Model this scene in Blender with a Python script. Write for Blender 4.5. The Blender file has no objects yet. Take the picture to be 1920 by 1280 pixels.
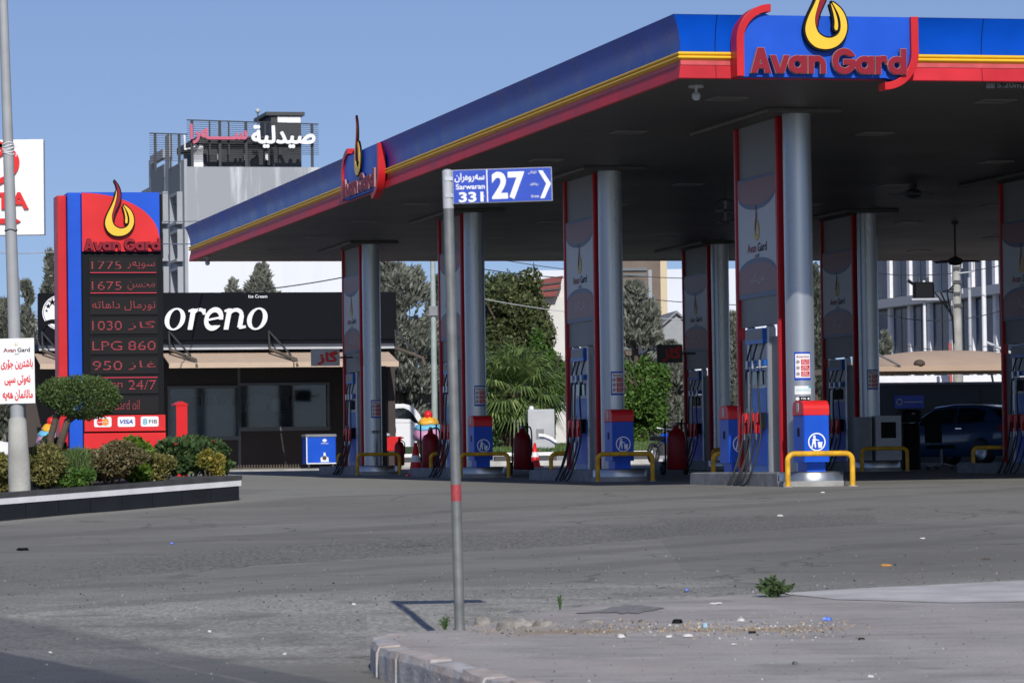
import bpy, bmesh, math, random
import numpy as np
from mathutils import Vector, Matrix, Euler
random.seed(7)
rng = np.random.default_rng(7)
C = bpy.context.scene.collection
S = bpy.context.scene

# ------------------------------------------------------------------ camera
F_PX, PITCH, ROLL, EYE = 7101.8, 0.0318, 0.0137, 0.40
_c, _s = math.cos(PITCH), math.sin(PITCH)
_cr, _sr = math.cos(ROLL), math.sin(ROLL)
cam = bpy.data.cameras.new('camera')
cam.sensor_width = 36.0
cam.lens = F_PX / 1920 * 36
cam.clip_start = 0.5
cam.clip_end = 3000
cam.dof.use_dof = True
cam.dof.focus_distance = 56
cam.dof.aperture_fstop = 9
camo = bpy.data.objects.new('camera', cam)
C.objects.link(camo)
_r0, _u0, _f = Vector((1, 0, 0)), Vector((0, -_s, _c)), Vector((0, _c, _s))
_rt = _r0 * _cr - _u0 * _sr
_up = _r0 * _sr + _u0 * _cr
mw = Matrix.Identity(4)
for i in range(3):
    mw[i][0], mw[i][1], mw[i][2] = _rt[i], _up[i], -_f[i]
mw[2][3] = EYE
camo.matrix_world = mw
S.camera = camo

# ------------------------------------------------------------------ world and sun
SUN_AZ, SUN_EL = 0.11, math.radians(31)
sunv = Vector((math.sin(SUN_AZ) * math.cos(SUN_EL), -math.cos(SUN_AZ) * math.cos(SUN_EL), math.sin(SUN_EL)))
world = bpy.data.worlds.new('World')
S.world = world
world.use_nodes = True
wn, wl = world.node_tree.nodes, world.node_tree.links
sky = wn.new('ShaderNodeTexSky')
sky.sky_type = 'NISHITA'
sky.sun_disc = False
sky.sun_elevation = SUN_EL
sky.sun_rotation = math.pi - SUN_AZ
sky.altitude = 400
sky.air_density = 1.0
sky.dust_density = 0.6
sky.ozone_density = 2.5
tc = wn.new('ShaderNodeTexCoord')
sx = wn.new('ShaderNodeSeparateXYZ')
ad = wn.new('ShaderNodeMath'); ad.operation = 'MULTIPLY_ADD'; ad.inputs[1].default_value = 0.95; ad.inputs[2].default_value = 0.10
cx = wn.new('ShaderNodeCombineXYZ')
wl.new(tc.outputs['Generated'], sx.inputs[0])
wl.new(sx.outputs[0], cx.inputs[0]); wl.new(sx.outputs[1], cx.inputs[1]); wl.new(sx.outputs[2], ad.inputs[0]); wl.new(ad.outputs[0], cx.inputs[2])
nv = wn.new('ShaderNodeVectorMath'); nv.operation = 'NORMALIZE'
wl.new(cx.outputs[0], nv.inputs[0]); wl.new(nv.outputs[0], sky.inputs[0])
hs = wn.new('ShaderNodeHueSaturation'); hs.inputs['Saturation'].default_value = 1.06; hs.inputs['Hue'].default_value = 0.518; hs.inputs['Value'].default_value = 1.08
wl.new(sky.outputs[0], hs.inputs['Color']); wl.new(hs.outputs[0], wn['Background'].inputs[0])
wn['Background'].inputs[1].default_value = 0.088
sl = bpy.data.lights.new('sun', 'SUN')
sl.energy = 3.8
sl.angle = math.radians(0.5)
sl.color = (1.0, 0.955, 0.89)
slo = bpy.data.objects.new('sun', sl)
slo.rotation_euler = (-sunv).to_track_quat('-Z', 'Y').to_euler()
C.objects.link(slo)
S.view_settings.view_transform = 'Standard'
S.view_settings.look = 'None'
S.view_settings.exposure = 0.0
S.view_settings.gamma = 1.0
S.cycles.max_bounces = 8
S.cycles.use_denoising = True

# ------------------------------------------------------------------ geometry of the view (to turn a spot of the photo into a place in the world)
def ray(px, py):
    dx, dy = px - 960, py - 640
    xr, yr = dx * _cr - dy * _sr, dx * _sr + dy * _cr
    X, u = xr / F_PX, -yr / F_PX
    return Vector((X, _c - u * _s, _s + u * _c))
def at(px, py, Y):
    r = ray(px, py)
    k = Y / r.y
    return Vector((r.x * k, Y, EYE + r.z * k))
def gz(X, Y):
    if Y < 23: z = -0.92
    elif Y < 49: z = -0.92 + 0.0345 * (Y - 23)
    else: z = -0.2625 + 0.005 * min(Y, 130)
    return z
def pz(X, Y): return -0.70 + 0.02 * (Y - 25)
def on_ground(px, py, f=gz):
    r = ray(px, py)
    a, b = 15.0, 300.0
    for _ in range(50):
        m = (a + b) / 2
        if EYE + r.z * m / r.y > f(0, m): a = m
        else: b = m
    return Vector((r.x * a / r.y, a, f(0, a)))
YAW = 0.2318
FD, SD = Vector((math.cos(YAW), math.sin(YAW), 0)), Vector((-math.sin(YAW), math.cos(YAW), 0))
class Plane:
    """vertical plane through o, running along dir; uz() turns a spot of the photo into (along, height)"""
    def __init__(s, o, yaw, z0=0.0):
        s.o, s.yaw, s.z0 = Vector((o[0], o[1], 0)), yaw, z0
        s.d = Vector((math.cos(yaw), math.sin(yaw), 0)); s.n = Vector((-math.sin(yaw), math.cos(yaw), 0))
    def uz(s, px, py, v=0.0):
        r = ray(px, py)
        k = (s.o.dot(s.n) + v) / r.dot(s.n)
        p = r * k
        return (p - s.o).dot(s.d), p.z + EYE - s.z0
    def root(s): return (s.o.x, s.o.y, s.z0)

# ------------------------------------------------------------------ materials
MATS = {}
def mat(name, col, rough=0.6, metal=0.0, var=0.0, scale=4.0, bump=0.0, bscale=30.0, emit=0.0, spec=0.5, coat=0.0, streak=False, alpha=1.0):
    m = bpy.data.materials.new(name); m.use_nodes = True
    n, l = m.node_tree.nodes, m.node_tree.links
    b = n['Principled BSDF']
    b.inputs['Base Color'].default_value = (*col, 1)
    b.inputs['Roughness'].default_value = rough
    b.inputs['Metallic'].default_value = metal
    b.inputs['Specular IOR Level'].default_value = spec
    if coat: b.inputs['Coat Weight'].default_value = coat; b.inputs['Coat Roughness'].default_value = 0.08
    if emit:
        b.inputs['Emission Color'].default_value = (*col, 1); b.inputs['Emission Strength'].default_value = emit
    if var or bump:
        t = n.new('ShaderNodeTexCoord')
        mp = n.new('ShaderNodeMapping'); l.new(t.outputs['Object'], mp.inputs[0])
        if streak: mp.inputs['Scale'].default_value = (1, 1, 0.15)
    if var:
        nz = n.new('ShaderNodeTexNoise'); nz.inputs['Scale'].default_value = scale; nz.inputs['Detail'].default_value = 6
        l.new(mp.outputs[0], nz.inputs[0])
        rp = n.new('ShaderNodeValToRGB')
        rp.color_ramp.elements[0].position = 0.3; rp.color_ramp.elements[1].position = 0.72
        a = [max(0, c * (1 - var)) for c in col]; d = [min(1, c * (1 + var * 0.6)) for c in col]
        rp.color_ramp.elements[0].color = (*a, 1); rp.color_ramp.elements[1].color = (*d, 1)
        l.new(nz.outputs[0], rp.inputs[0]); l.new(rp.outputs[0], b.inputs['Base Color'])
        mr = n.new('ShaderNodeMapRange'); mr.inputs[3].default_value = max(0.02, rough - 0.12); mr.inputs[4].default_value = min(1, rough + 0.12)
        l.new(nz.outputs[0], mr.inputs[0]); l.new(mr.outputs[0], b.inputs['Roughness'])
    if bump:
        n2 = n.new('ShaderNodeTexNoise'); n2.inputs['Scale'].default_value = bscale; n2.inputs['Detail'].default_value = 5
        l.new(mp.outputs[0], n2.inputs[0])
        bp = n.new('ShaderNodeBump'); bp.inputs['Strength'].default_value = bump; bp.inputs['Distance'].default_value = 0.02
        l.new(n2.outputs[0], bp.inputs['Height']); l.new(bp.outputs[0], b.inputs['Normal'])
    MATS[name] = m
    return m
def panel_mat(name, col, rough, step, dark, coat=0.4, var=0.25, metal=0.0):
    """painted metal sheet in panels: thin dark joints every `step` metres, a little dirt"""
    m = mat(name, col, rough, metal, var, 1.2, 0.03, 2.0, coat=coat, spec=0.10)
    n, l = m.node_tree.nodes, m.node_tree.links
    b = n['Principled BSDF']
    t = n.new('ShaderNodeTexCoord'); s = n.new('ShaderNodeSeparateXYZ'); l.new(t.outputs['Object'], s.inputs[0])
    s2 = n.new('ShaderNodeSeparateXYZ'); l.new(t.outputs['Normal'], s2.inputs[0])
    def mth(op, a, b_=None):
        k = n.new('ShaderNodeMath'); k.operation = op
        for i, v in enumerate((a, b_)):
            if v is None: continue
            if isinstance(v, (int, float)): k.inputs[i].default_value = v
            else: l.new(v, k.inputs[i])
        return k.outputs[0]
    isx = mth('GREATER_THAN', mth('ABSOLUTE', s2.outputs[0]), mth('ABSOLUTE', s2.outputs[1]))
    along = mth('ADD', mth('MULTIPLY', s.outputs[1], isx), mth('MULTIPLY', s.outputs[0], mth('SUBTRACT', 1.0, isx)))
    fr = mth('FRACT', mth('DIVIDE', along, step))
    seam = mth('LESS_THAN', fr, 0.014 / step)
    mx = n.new('ShaderNodeMix'); mx.data_type = 'RGBA'
    src = b.inputs['Base Color'].links[0].from_socket if b.inputs['Base Color'].links else None
    if src: l.new(src, mx.inputs[6])
    else: mx.inputs[6].default_value = (*col, 1)
    mx.inputs[7].default_value = (*dark, 1)
    l.new(seam, mx.inputs[0]); l.new(mx.outputs[2], b.inputs['Base Color'])
    return m
def leaf_mat(name, a, b_, c=None, trans=0.25, rough=0.55):
    m = bpy.data.materials.new(name); m.use_nodes = True
    n, l = m.node_tree.nodes, m.node_tree.links
    b = n['Principled BSDF']; b.inputs['Roughness'].default_value = rough; b.inputs['Specular IOR Level'].default_value = 0.3
    g = n.new('ShaderNodeNewGeometry'); rp = n.new('ShaderNodeValToRGB')
    rp.color_ramp.elements[0].color = (*a, 1); rp.color_ramp.elements[1].color = (*b_, 1)
    if c:
        e = rp.color_ramp.elements.new(0.85); e.color = (*b_, 1); rp.color_ramp.elements[-1].color = (*c, 1)
    l.new(g.outputs['Random Per Island'], rp.inputs[0]); l.new(rp.outputs[0], b.inputs['Base Color'])
    tr = n.new('ShaderNodeBsdfTranslucent'); l.new(rp.outputs[0], tr.inputs[0])
    mx = n.new('ShaderNodeMixShader'); mx.inputs[0].default_value = trans
    l.new(b.outputs[0], mx.inputs[1]); l.new(tr.outputs[0], mx.inputs[2]); l.new(mx.outputs[0], n['Material Output'].inputs[0])
    MATS[name] = m
    return m
mat('white', (0.78, 0.79, 0.80), 0.45, var=0.06, scale=3)
mat('letter_white', (0.82, 0.83, 0.85), 0.4)
mat('red', (0.56, 0.015, 0.022), 0.4, var=0.12, scale=2, spec=0.3)
mat('bright_red', (0.68, 0.022, 0.025), 0.4, var=0.1, scale=2, spec=0.3)
mat('letter_red', (0.24, 0.007, 0.022), 0.5, spec=0.25)
mat('blue', (0.005, 0.085, 0.58), 0.42, var=0.12, scale=2, spec=0.3)
mat('yellow', (0.86, 0.53, 0.03), 0.4, var=0.06)
mat('rail_yellow', (0.74, 0.40, 0.02), 0.45, var=0.32, scale=9, spec=0.35)
mat('black', (0.005, 0.006, 0.008), 0.6, spec=0.15)
mat('rubber', (0.012, 0.012, 0.013), 0.6)
mat('dark_grey', (0.045, 0.048, 0.052), 0.5, var=0.2)
mat('grey', (0.22, 0.23, 0.25), 0.5, var=0.15)
mat('light_grey', (0.45, 0.47, 0.50), 0.45, var=0.12, scale=2)
mat('silver', (0.42, 0.445, 0.485), 0.28, metal=0.62, var=0.12, scale=2, streak=True)
mat('steel', (0.50, 0.52, 0.54), 0.35, metal=0.9, var=0.15)
mat('galvanised', (0.19, 0.20, 0.20), 0.5, metal=0.25, var=0.25, scale=9, bump=0.05)
mat('concrete', (0.34, 0.34, 0.33), 0.85, var=0.3, scale=3, bump=0.4, bscale=25)
mat('pole_concrete', (0.40, 0.40, 0.37), 0.85, var=0.25, scale=3, bump=0.3)
mat('glass_dark', (0.006, 0.009, 0.014), 0.04, spec=0.6)
mat('glass_blue', (0.020, 0.062, 0.135), 0.25, spec=0.12)
mat('office_frame', (0.025, 0.03, 0.04), 0.5)
mat('shaded_panel_grey', (0.17, 0.178, 0.19), 0.5, var=0.12, scale=2)  # lowered from light grey: canopy shade put into the panel colour
mat('shaded_strut_red', (0.42, 0.010, 0.016), 0.38, var=0.15, scale=2, spec=0.35)  # red darkened in the colour itself to deepen the shade under the canopy
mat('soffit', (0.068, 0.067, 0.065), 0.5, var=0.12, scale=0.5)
mat('lamp_face', (0.11, 0.11, 0.11), 0.4)
mat('lamp_rim', (0.17, 0.17, 0.17), 0.4)
mat('shaded_banner_white', (0.42, 0.44, 0.49), 0.4)  # white toned down to grey, shade painted into the banner
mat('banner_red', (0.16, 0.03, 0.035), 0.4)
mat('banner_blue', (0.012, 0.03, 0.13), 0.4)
mat('sign_blue', (0.010, 0.06, 0.46), 0.35, var=0.05)
mat('gold', (0.55, 0.40, 0.05), 0.45)
mat('pump_blue', (0.010, 0.115, 0.50), 0.35, var=0.18, spec=0.35)
mat('bark', (0.10, 0.075, 0.055), 0.9, var=0.4, scale=8, bump=0.6)
mat('soil', (0.07, 0.055, 0.04), 0.95, var=0.4, scale=6, bump=0.6)
mat('tan', (0.48, 0.355, 0.26), 0.8, var=0.08, scale=1)
mat('faded_red', (0.36, 0.05, 0.06), 0.6, var=0.3, scale=20)
mat('letter_rim', (0.34, 0.20, 0.21), 0.5)
mat('shaded_trolley_red', (0.26, 0.008, 0.012), 0.4, var=0.2, scale=6, spec=0.3)  # darker copy of red, shade of the forecourt included in the paint
def led_mat():
    m = mat('led', (0.45, 0.02, 0.04), 0.5)
    n, l = m.node_tree.nodes, m.node_tree.links
    b = n['Principled BSDF']
    t = n.new('ShaderNodeTexCoord'); s = n.new('ShaderNodeSeparateXYZ'); l.new(t.outputs['Object'], s.inputs[0])
    def mth(op, a, v): 
        k = n.new('ShaderNodeMath'); k.operation = op; l.new(a, k.inputs[0]); k.inputs[1].default_value = v; return k.outputs[0]
    on = mth('GREATER_THAN', mth('FRACT', mth('DIVIDE', s.outputs[2], 0.034), 0), 0.42)
    k = mth('MULTIPLY', on, 0.70)
    b.inputs['Emission Color'].default_value = (0.62, 0.03, 0.06, 1)
    l.new(k, b.inputs['Emission Strength'])
    b.inputs['Base Color'].default_value = (0.03, 0.004, 0.006, 1)
led_mat()
mat('led_line', (0.5, 0.02, 0.05), 0.5, emit=0.8)
mat('pole_concrete_blue', (0.33, 0.345, 0.36), 0.6, var=0.12, scale=4)

def clear_glass(name, tint, refl):
    m = bpy.data.materials.new(name); m.use_nodes = True; MATS[name] = m
    n, l = m.node_tree.nodes, m.node_tree.links
    t = n.new('ShaderNodeBsdfTransparent'); t.inputs[0].default_value = (*tint, 1)
    g = n.new('ShaderNodeBsdfGlossy'); g.inputs['Roughness'].default_value = 0.03; g.inputs[0].default_value = (0.9, 0.92, 0.95, 1)
    f = n.new('ShaderNodeFresnel'); f.inputs[0].default_value = 1.45
    k = n.new('ShaderNodeMath'); k.operation = 'MULTIPLY'; k.inputs[1].default_value = refl; l.new(f.outputs[0], k.inputs[0])
    x = n.new('ShaderNodeMixShader'); l.new(k.outputs[0], x.inputs[0]); l.new(t.outputs[0], x.inputs[1]); l.new(g.outputs[0], x.inputs[2]); l.new(x.outputs[0], n['Material Output'].inputs[0])
clear_glass('shop_glass', (0.72, 0.76, 0.78), 1.0)
# ------------------------------------------------------------------ mesh builder
class M:
    def __init__(s): s.v, s.f, s.m, s.mats, s.sm = [], [], [], [], []
    def _mi(s, name):
        if name not in s.mats: s.mats.append(name)
        return s.mats.index(name)
    def add(s, V, Fs, m, smooth=False, T=None):
        o = len(s.v); k = s._mi(m)
        if T is not None: V = [T @ Vector(p) for p in V]
        s.v.extend([tuple(p) for p in V])
        for f in Fs: s.f.append(tuple(i + o for i in f)); s.m.append(k); s.sm.append(smooth)
        return s
    def box(s, x0, x1, y0, y1, z0, z1, m, T=None):
        V = [(x, y, z) for z in (z0, z1) for y in (y0, y1) for x in (x0, x1)]
        return s.add(V, [(0, 2, 3, 1), (4, 5, 7, 6), (0, 1, 5, 4), (2, 6, 7, 3), (0, 4, 6, 2), (1, 3, 7, 5)], m, T=T)
    def rbox(s, x0, x1, y0, y1, z0, z1, r, m, T=None):
        """box with chamfered vertical edges and a chamfered top"""
        r = min(r, (x1 - x0) / 2.1, (y1 - y0) / 2.1, (z1 - z0) / 1.1)
        def ring(i, z):
            a, b, c, d = x0 + i, x1 - i, y0 + i, y1 - i; q = r
            return [(a + q, c, z), (b - q, c, z), (b, c + q, z), (b, d - q, z), (b - q, d, z), (a + q, d, z), (a, d - q, z), (a, c + q, z)]
        V = ring(0, z0) + ring(0, z1 - r) + ring(r * 0.7, z1)
        Fs = [tuple(range(7, -1, -1)), tuple(range(16, 24))]
        for k in (0, 8):
            for i in range(8): Fs.append((k + i, k + (i + 1) % 8, k + 8 + (i + 1) % 8, k + 8 + i))
        return s.add(V, Fs, m, T=T)
    def cyl(s, p0, p1, r0, r1, m, n=16, caps=True, T=None):
        p0, p1 = Vector(p0), Vector(p1)
        d = (p1 - p0).normalized()
        a = d.orthogonal().normalized(); b = d.cross(a)
        V = []
        for p, r in ((p0, r0), (p1, r1)):
            for i in range(n):
                t = 2 * math.pi * i / n; V.append(p + a * r * math.cos(t) + b * r * math.sin(t))
        Fs = [(i, (i + 1) % n, n + (i + 1) % n, n + i) for i in range(n)]
        s.add(V, Fs, m, True, T)
        if caps:
            s.add(V[:n], [tuple(range(n - 1, -1, -1))], m, False, T); s.add(V[n:], [tuple(range(n))], m, False, T)
        return s
    def tube(s, pts, r, m, n=8, T=None):
        pts = [Vector(p) for p in pts]
        N = len(pts); rs = r if isinstance(r, (list, tuple)) else [r] * N
        V = []; a = None
        for i, p in enumerate(pts):
            d = (pts[min(i + 1, N - 1)] - pts[max(i - 1, 0)]).normalized()
            if a is None: a = d.orthogonal().normalized()
            a = (a - d * a.dot(d)).normalized(); b = d.cross(a)
            for k in range(n):
                t = 2 * math.pi * k / n; V.append(p + (a * math.cos(t) + b * math.sin(t)) * rs[i])
        Fs = [(i * n + k, i * n + (k + 1) % n, (i + 1) * n + (k + 1) % n, (i + 1) * n + k) for i in range(N - 1) for k in range(n)]
        s.add(V, Fs, m, True, T)
        s.add(V[:n], [tuple(range(n - 1, -1, -1))], m, False, T); s.add(V[-n:], [tuple(range(n))], m, False, T)
        return s
    def lathe(s, prof, m, c=(0, 0, 0), n=24, T=None):
        V = []
        for r, z in prof:
            for k in range(n):
                t = 2 * math.pi * k / n; V.append((c[0] + r * math.cos(t), c[1] + r * math.sin(t), c[2] + z))
        Fs = [(i * n + k, i * n + (k + 1) % n, (i + 1) * n + (k + 1) % n, (i + 1) * n + k) for i in range(len(prof) - 1) for k in range(n)]
        return s.add(V, Fs, m, True, T)
    def ball(s, c, r, m, n=12, sz=(1, 1, 1), T=None):
        prof = [(max(1e-4, math.sin(math.pi * i / n)) * r * sz[0], -math.cos(math.pi * i / n) * r * sz[2]) for i in range(n + 1)]
        return s.lathe(prof, m, c, n * 2, T)
    def prism(s, pts, y0, y1, m, T=None):
        """outline in x,z pushed from y0 (front) to y1 (back)"""
        n = len(pts)
        ar = sum(pts[i][0] * pts[(i + 1) % n][1] - pts[(i + 1) % n][0] * pts[i][1] for i in range(n))
        if ar < 0: pts = pts[::-1]
        V = [(x, y0, z) for x, z in pts] + [(x, y1, z) for x, z in pts]
        Fs = [tuple(range(n)), tuple(range(2 * n - 1, n - 1, -1))] + [((i + 1) % n, i, n + i, n + (i + 1) % n) for i in range(n)]
        return s.add(V, Fs, m, T=T)
    def flat(s, mesh2d, y, m, x=0, z=0, sx=1, sz=1, depth=0.0, T=None):
        """(verts2d3d, faces) of shape()/text(): laid in x,z at y, front facing -y"""
        V, Fs = mesh2d
        return s.add([(x + p[0] * sx, y - p[2] * (depth or 1), z + p[1] * sz) for p in V], Fs, m, T=T)
    def build(s, name, parent=None, loc=(0, 0, 0), rot=(0, 0, 0), bevel=0.0):
        me = bpy.data.meshes.new(name); me.from_pydata(s.v, [], s.f)
        for k in s.mats: me.materials.append(MATS[k])
        me.polygons.foreach_set('material_index', s.m); me.polygons.foreach_set('use_smooth', s.sm)
        me.update()
        o = bpy.data.objects.new(name, me); C.objects.link(o)
        o.location = loc; o.rotation_euler = rot
        if parent: o.parent = parent
        if bevel:
            b = o.modifiers.new('edge', 'BEVEL'); b.width = bevel; b.segments = 2; b.limit_method = 'ANGLE'; b.angle_limit = 0.7
        return o
def tag(o, label=None, cat=None, group=None, kind=None):
    if label: o['label'] = label
    if cat: o['category'] = cat
    if group: o['group'] = group
    if kind or cat: o['kind'] = kind or 'thing'
    return o
def thing(name, label, cat, loc=(0, 0, 0), rz=0.0, group=None):
    o = bpy.data.objects.new(name, None); C.objects.link(o)
    o.location = loc; o.rotation_euler = (0, 0, rz); o.empty_display_size = 0.2
    return tag(o, label, cat, group)
def dup(root, loc=None, label=None, rz=None):
    r = root.copy(); C.objects.link(r)
    if loc is not None: r.location = loc
    if rz is not None: r.rotation_euler = (0, 0, rz)
    if label: r['label'] = label
    for ch in list(root.children):
        c = ch.copy(); C.objects.link(c); c.parent = r
        for g in list(ch.children):
            d = g.copy(); C.objects.link(d); d.parent = c
    return r

# ------------------------------------------------------------------ flat shapes and lettering
def _curve_mesh(cu):
    o = bpy.data.objects.new('tmp', cu)
    me = bpy.data.meshes.new_from_object(o)
    V = [tuple(v.co) for v in me.vertices]; Fs = [tuple(p.vertices) for p in me.polygons]
    bpy.data.objects.remove(o); bpy.data.meshes.remove(me); bpy.data.curves.remove(cu)
    return V, Fs
def shape(loops, ext=0.0):
    cu = bpy.data.curves.new('tmp', 'CURVE'); cu.dimensions = '2D'; cu.fill_mode = 'BOTH' if ext else 'FRONT'; cu.extrude = ext
    for lp in loops:
        sp = cu.splines.new('POLY'); sp.points.add(len(lp) - 1); sp.use_cyclic_u = True
        for i, (x, y) in enumerate(lp): sp.points[i].co = (x, y, 0, 1)
    return _curve_mesh(cu)
def fit(mesh, x0, x1, z0, z1):
    V, Fs = mesh
    a = np.array(V); lo, hi = a.min(0), a.max(0)
    k = (x1 - x0) / max(1e-6, hi[0] - lo[0]); q = (z1 - z0) / max(1e-6, hi[1] - lo[1])
    return [(x0 + (p[0] - lo[0]) * k, z0 + (p[1] - lo[1]) * q, p[2]) for p in V], Fs
def text(s, x0, x1, z0, z1, bold=0.0, ext=0.0, shear=0.0):
    cu = bpy.data.curves.new('tmp', 'FONT'); cu.body = s; cu.size = 1; cu.offset = bold; cu.extrude = ext; cu.fill_mode = 'BOTH' if ext else 'FRONT'
    cu.shear = shear; cu.resolution_u = 4
    return fit(_curve_mesh(cu), x0, x1, z0, z1)
# arabic letters: (isolated, final, initial, medial)
_AR = {'ا': (0xFE8D, 0xFE8E), 'ب': (0xFE8F, 0xFE90, 0xFE91, 0xFE92), 'ت': (0xFE95, 0xFE96, 0xFE97, 0xFE98), 'ج': (0xFE9D, 0xFE9E, 0xFE9F, 0xFEA0),
       'ح': (0xFEA1, 0xFEA2, 0xFEA3, 0xFEA4), 'د': (0xFEA9, 0xFEAA), 'ر': (0xFEAD, 0xFEAE), 'ز': (0xFEAF, 0xFEB0), 'س': (0xFEB1, 0xFEB2, 0xFEB3, 0xFEB4),
       'ش': (0xFEB5, 0xFEB6, 0xFEB7, 0xFEB8), 'ص': (0xFEB9, 0xFEBA, 0xFEBB, 0xFEBC), 'ل': (0xFEDD, 0xFEDE, 0xFEDF, 0xFEE0), 'م': (0xFEE1, 0xFEE2, 0xFEE3, 0xFEE4),
       'ن': (0xFEE5, 0xFEE6, 0xFEE7, 0xFEE8), 'و': (0xFEED, 0xFEEE), 'ۆ': (0xFBD9, 0xFBDA), 'ي': (0xFEF1, 0xFEF2, 0xFEF3, 0xFEF4), 'ی': (0xFBFC, 0xFBFD, 0xFBFE, 0xFBFF),
       'ە': (0xFEE9, 0xFEEA), 'ه': (0xFEE9, 0xFEEA, 0xFEEB, 0xFEEC), 'ة': (0xFE93, 0xFE94), 'گ': (0xFB92, 0xFB93, 0xFB94, 0xFB95), 'ک': (0xFB8E, 0xFB8F, 0xFB90, 0xFB91),
       'پ': (0xFB56, 0xFB57, 0xFB58, 0xFB59), 'غ': (0xFECD, 0xFECE, 0xFECF, 0xFED0), 'ق': (0xFED5, 0xFED6, 0xFED7, 0xFED8), 'ف': (0xFED1, 0xFED2, 0xFED3, 0xFED4)}
def arabic(s):
    out = []
    for i, ch in enumerate(s):
        if ch not in _AR: out.append(ch); continue
        fm = _AR[ch]
        pv = s[i - 1] if i else ' '; nx = s[i + 1] if i + 1 < len(s) else ' '
        jp = pv == 'ـ' or (pv in _AR and len(_AR[pv]) == 4)
        jn = len(fm) == 4 and (nx in _AR or nx == 'ـ')
        k = 3 if jp and jn else 1 if jp else 2 if jn else 0
        out.append(chr(fm[k]))
    return ''.join(out)[::-1]

def contours(fn, x0, x1, y0, y1, step):
    """outlines of fn(x,y) < 0 by marching squares"""
    xs = np.arange(x0, x1 + step, step); ys = np.arange(y0, y1 + step, step)
    X, Y = np.meshgrid(xs, ys); D = fn(X, Y)
    seg = {}
    def pt(i, j, a):
        if a == 0: q = ((i, j), (i + 1, j))
        elif a == 1: q = ((i + 1, j), (i + 1, j + 1))
        elif a == 2: q = ((i, j + 1), (i + 1, j + 1))
        else: q = ((i, j), (i, j + 1))
        return q
    T = {1: [(3, 0)], 2: [(0, 1)], 3: [(3, 1)], 4: [(1, 2)], 5: [(3, 2), (1, 0)], 6: [(0, 2)], 7: [(3, 2)], 8: [(2, 3)], 9: [(2, 0)], 10: [(0, 3), (2, 1)], 11: [(2, 1)], 12: [(1, 3)], 13: [(1, 0)], 14: [(0, 3)]}
    In = D < 0
    code = In[:-1, :-1] * 1 + In[:-1, 1:] * 2 + In[1:, 1:] * 4 + In[1:, :-1] * 8
    for j, i in zip(*np.nonzero((code > 0) & (code < 15))):
        for a, b in T[int(code[j, i])]: seg[pt(i, j, a)] = pt(i, j, b)
    def xy(q):
        (i, j), (k, l) = q
        d0, d1 = D[j, i], D[l, k]; t = d0 / (d0 - d1)
        return (xs[i] + (xs[k] - xs[i]) * t, ys[j] + (ys[l] - ys[j]) * t)
    loops = []
    while seg:
        a, b = seg.popitem(); lp = [a]
        while b in seg: lp.append(b); b = seg.pop(b)
        P = [xy(q) for q in lp]
        if len(P) > 5: loops.append(simplify(P, step * 0.12))
    return loops
def simplify(P, eps):
    def rdp(p):
        a, b = np.array(p[0]), np.array(p[-1]); ab = b - a; L = np.hypot(*ab)
        q = np.array(p) - a
        d = np.abs(ab[0] * q[:, 1] - ab[1] * q[:, 0]) / L if L > 1e-9 else np.hypot(q[:, 0], q[:, 1])
        k = int(d.argmax())
        if d[k] <= eps: return [p[0], p[-1]]
        return rdp(p[:k + 1])[:-1] + rdp(p[k:])
    h = len(P) // 2
    return rdp(P[:h + 1])[:-1] + rdp(P[h:] + [P[0]])[:-1]
def sd_bar(x0, y0, x1, y1, w):
    def f(X, Y):
        L = math.hypot(x1 - x0, y1 - y0); ux, uy = (x1 - x0) / L, (y1 - y0) / L
        a = (X - x0) * ux + (Y - y0) * uy; b = -(X - x0) * uy + (Y - y0) * ux
        return np.maximum(np.maximum(-a, a - L), np.abs(b) - w / 2)
    return f
def sd_ring(cx_, cy_, rx, ry, w):
    def f(X, Y):
        r = np.hypot((X - cx_) / rx, (Y - cy_) / ry)
        return (np.abs(r - 1) * min(rx, ry)) - w / 2
    return f
def sd_half(nx, ny, d): return lambda X, Y: nx * X + ny * Y - d
def sd_and(*fs): return lambda X, Y: np.maximum.reduce([f(X, Y) for f in fs])
def sd_or(*fs): return lambda X, Y: np.minimum.reduce([f(X, Y) for f in fs])
def sd_grow(f, g): return lambda X, Y: f(X, Y) - g
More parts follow.
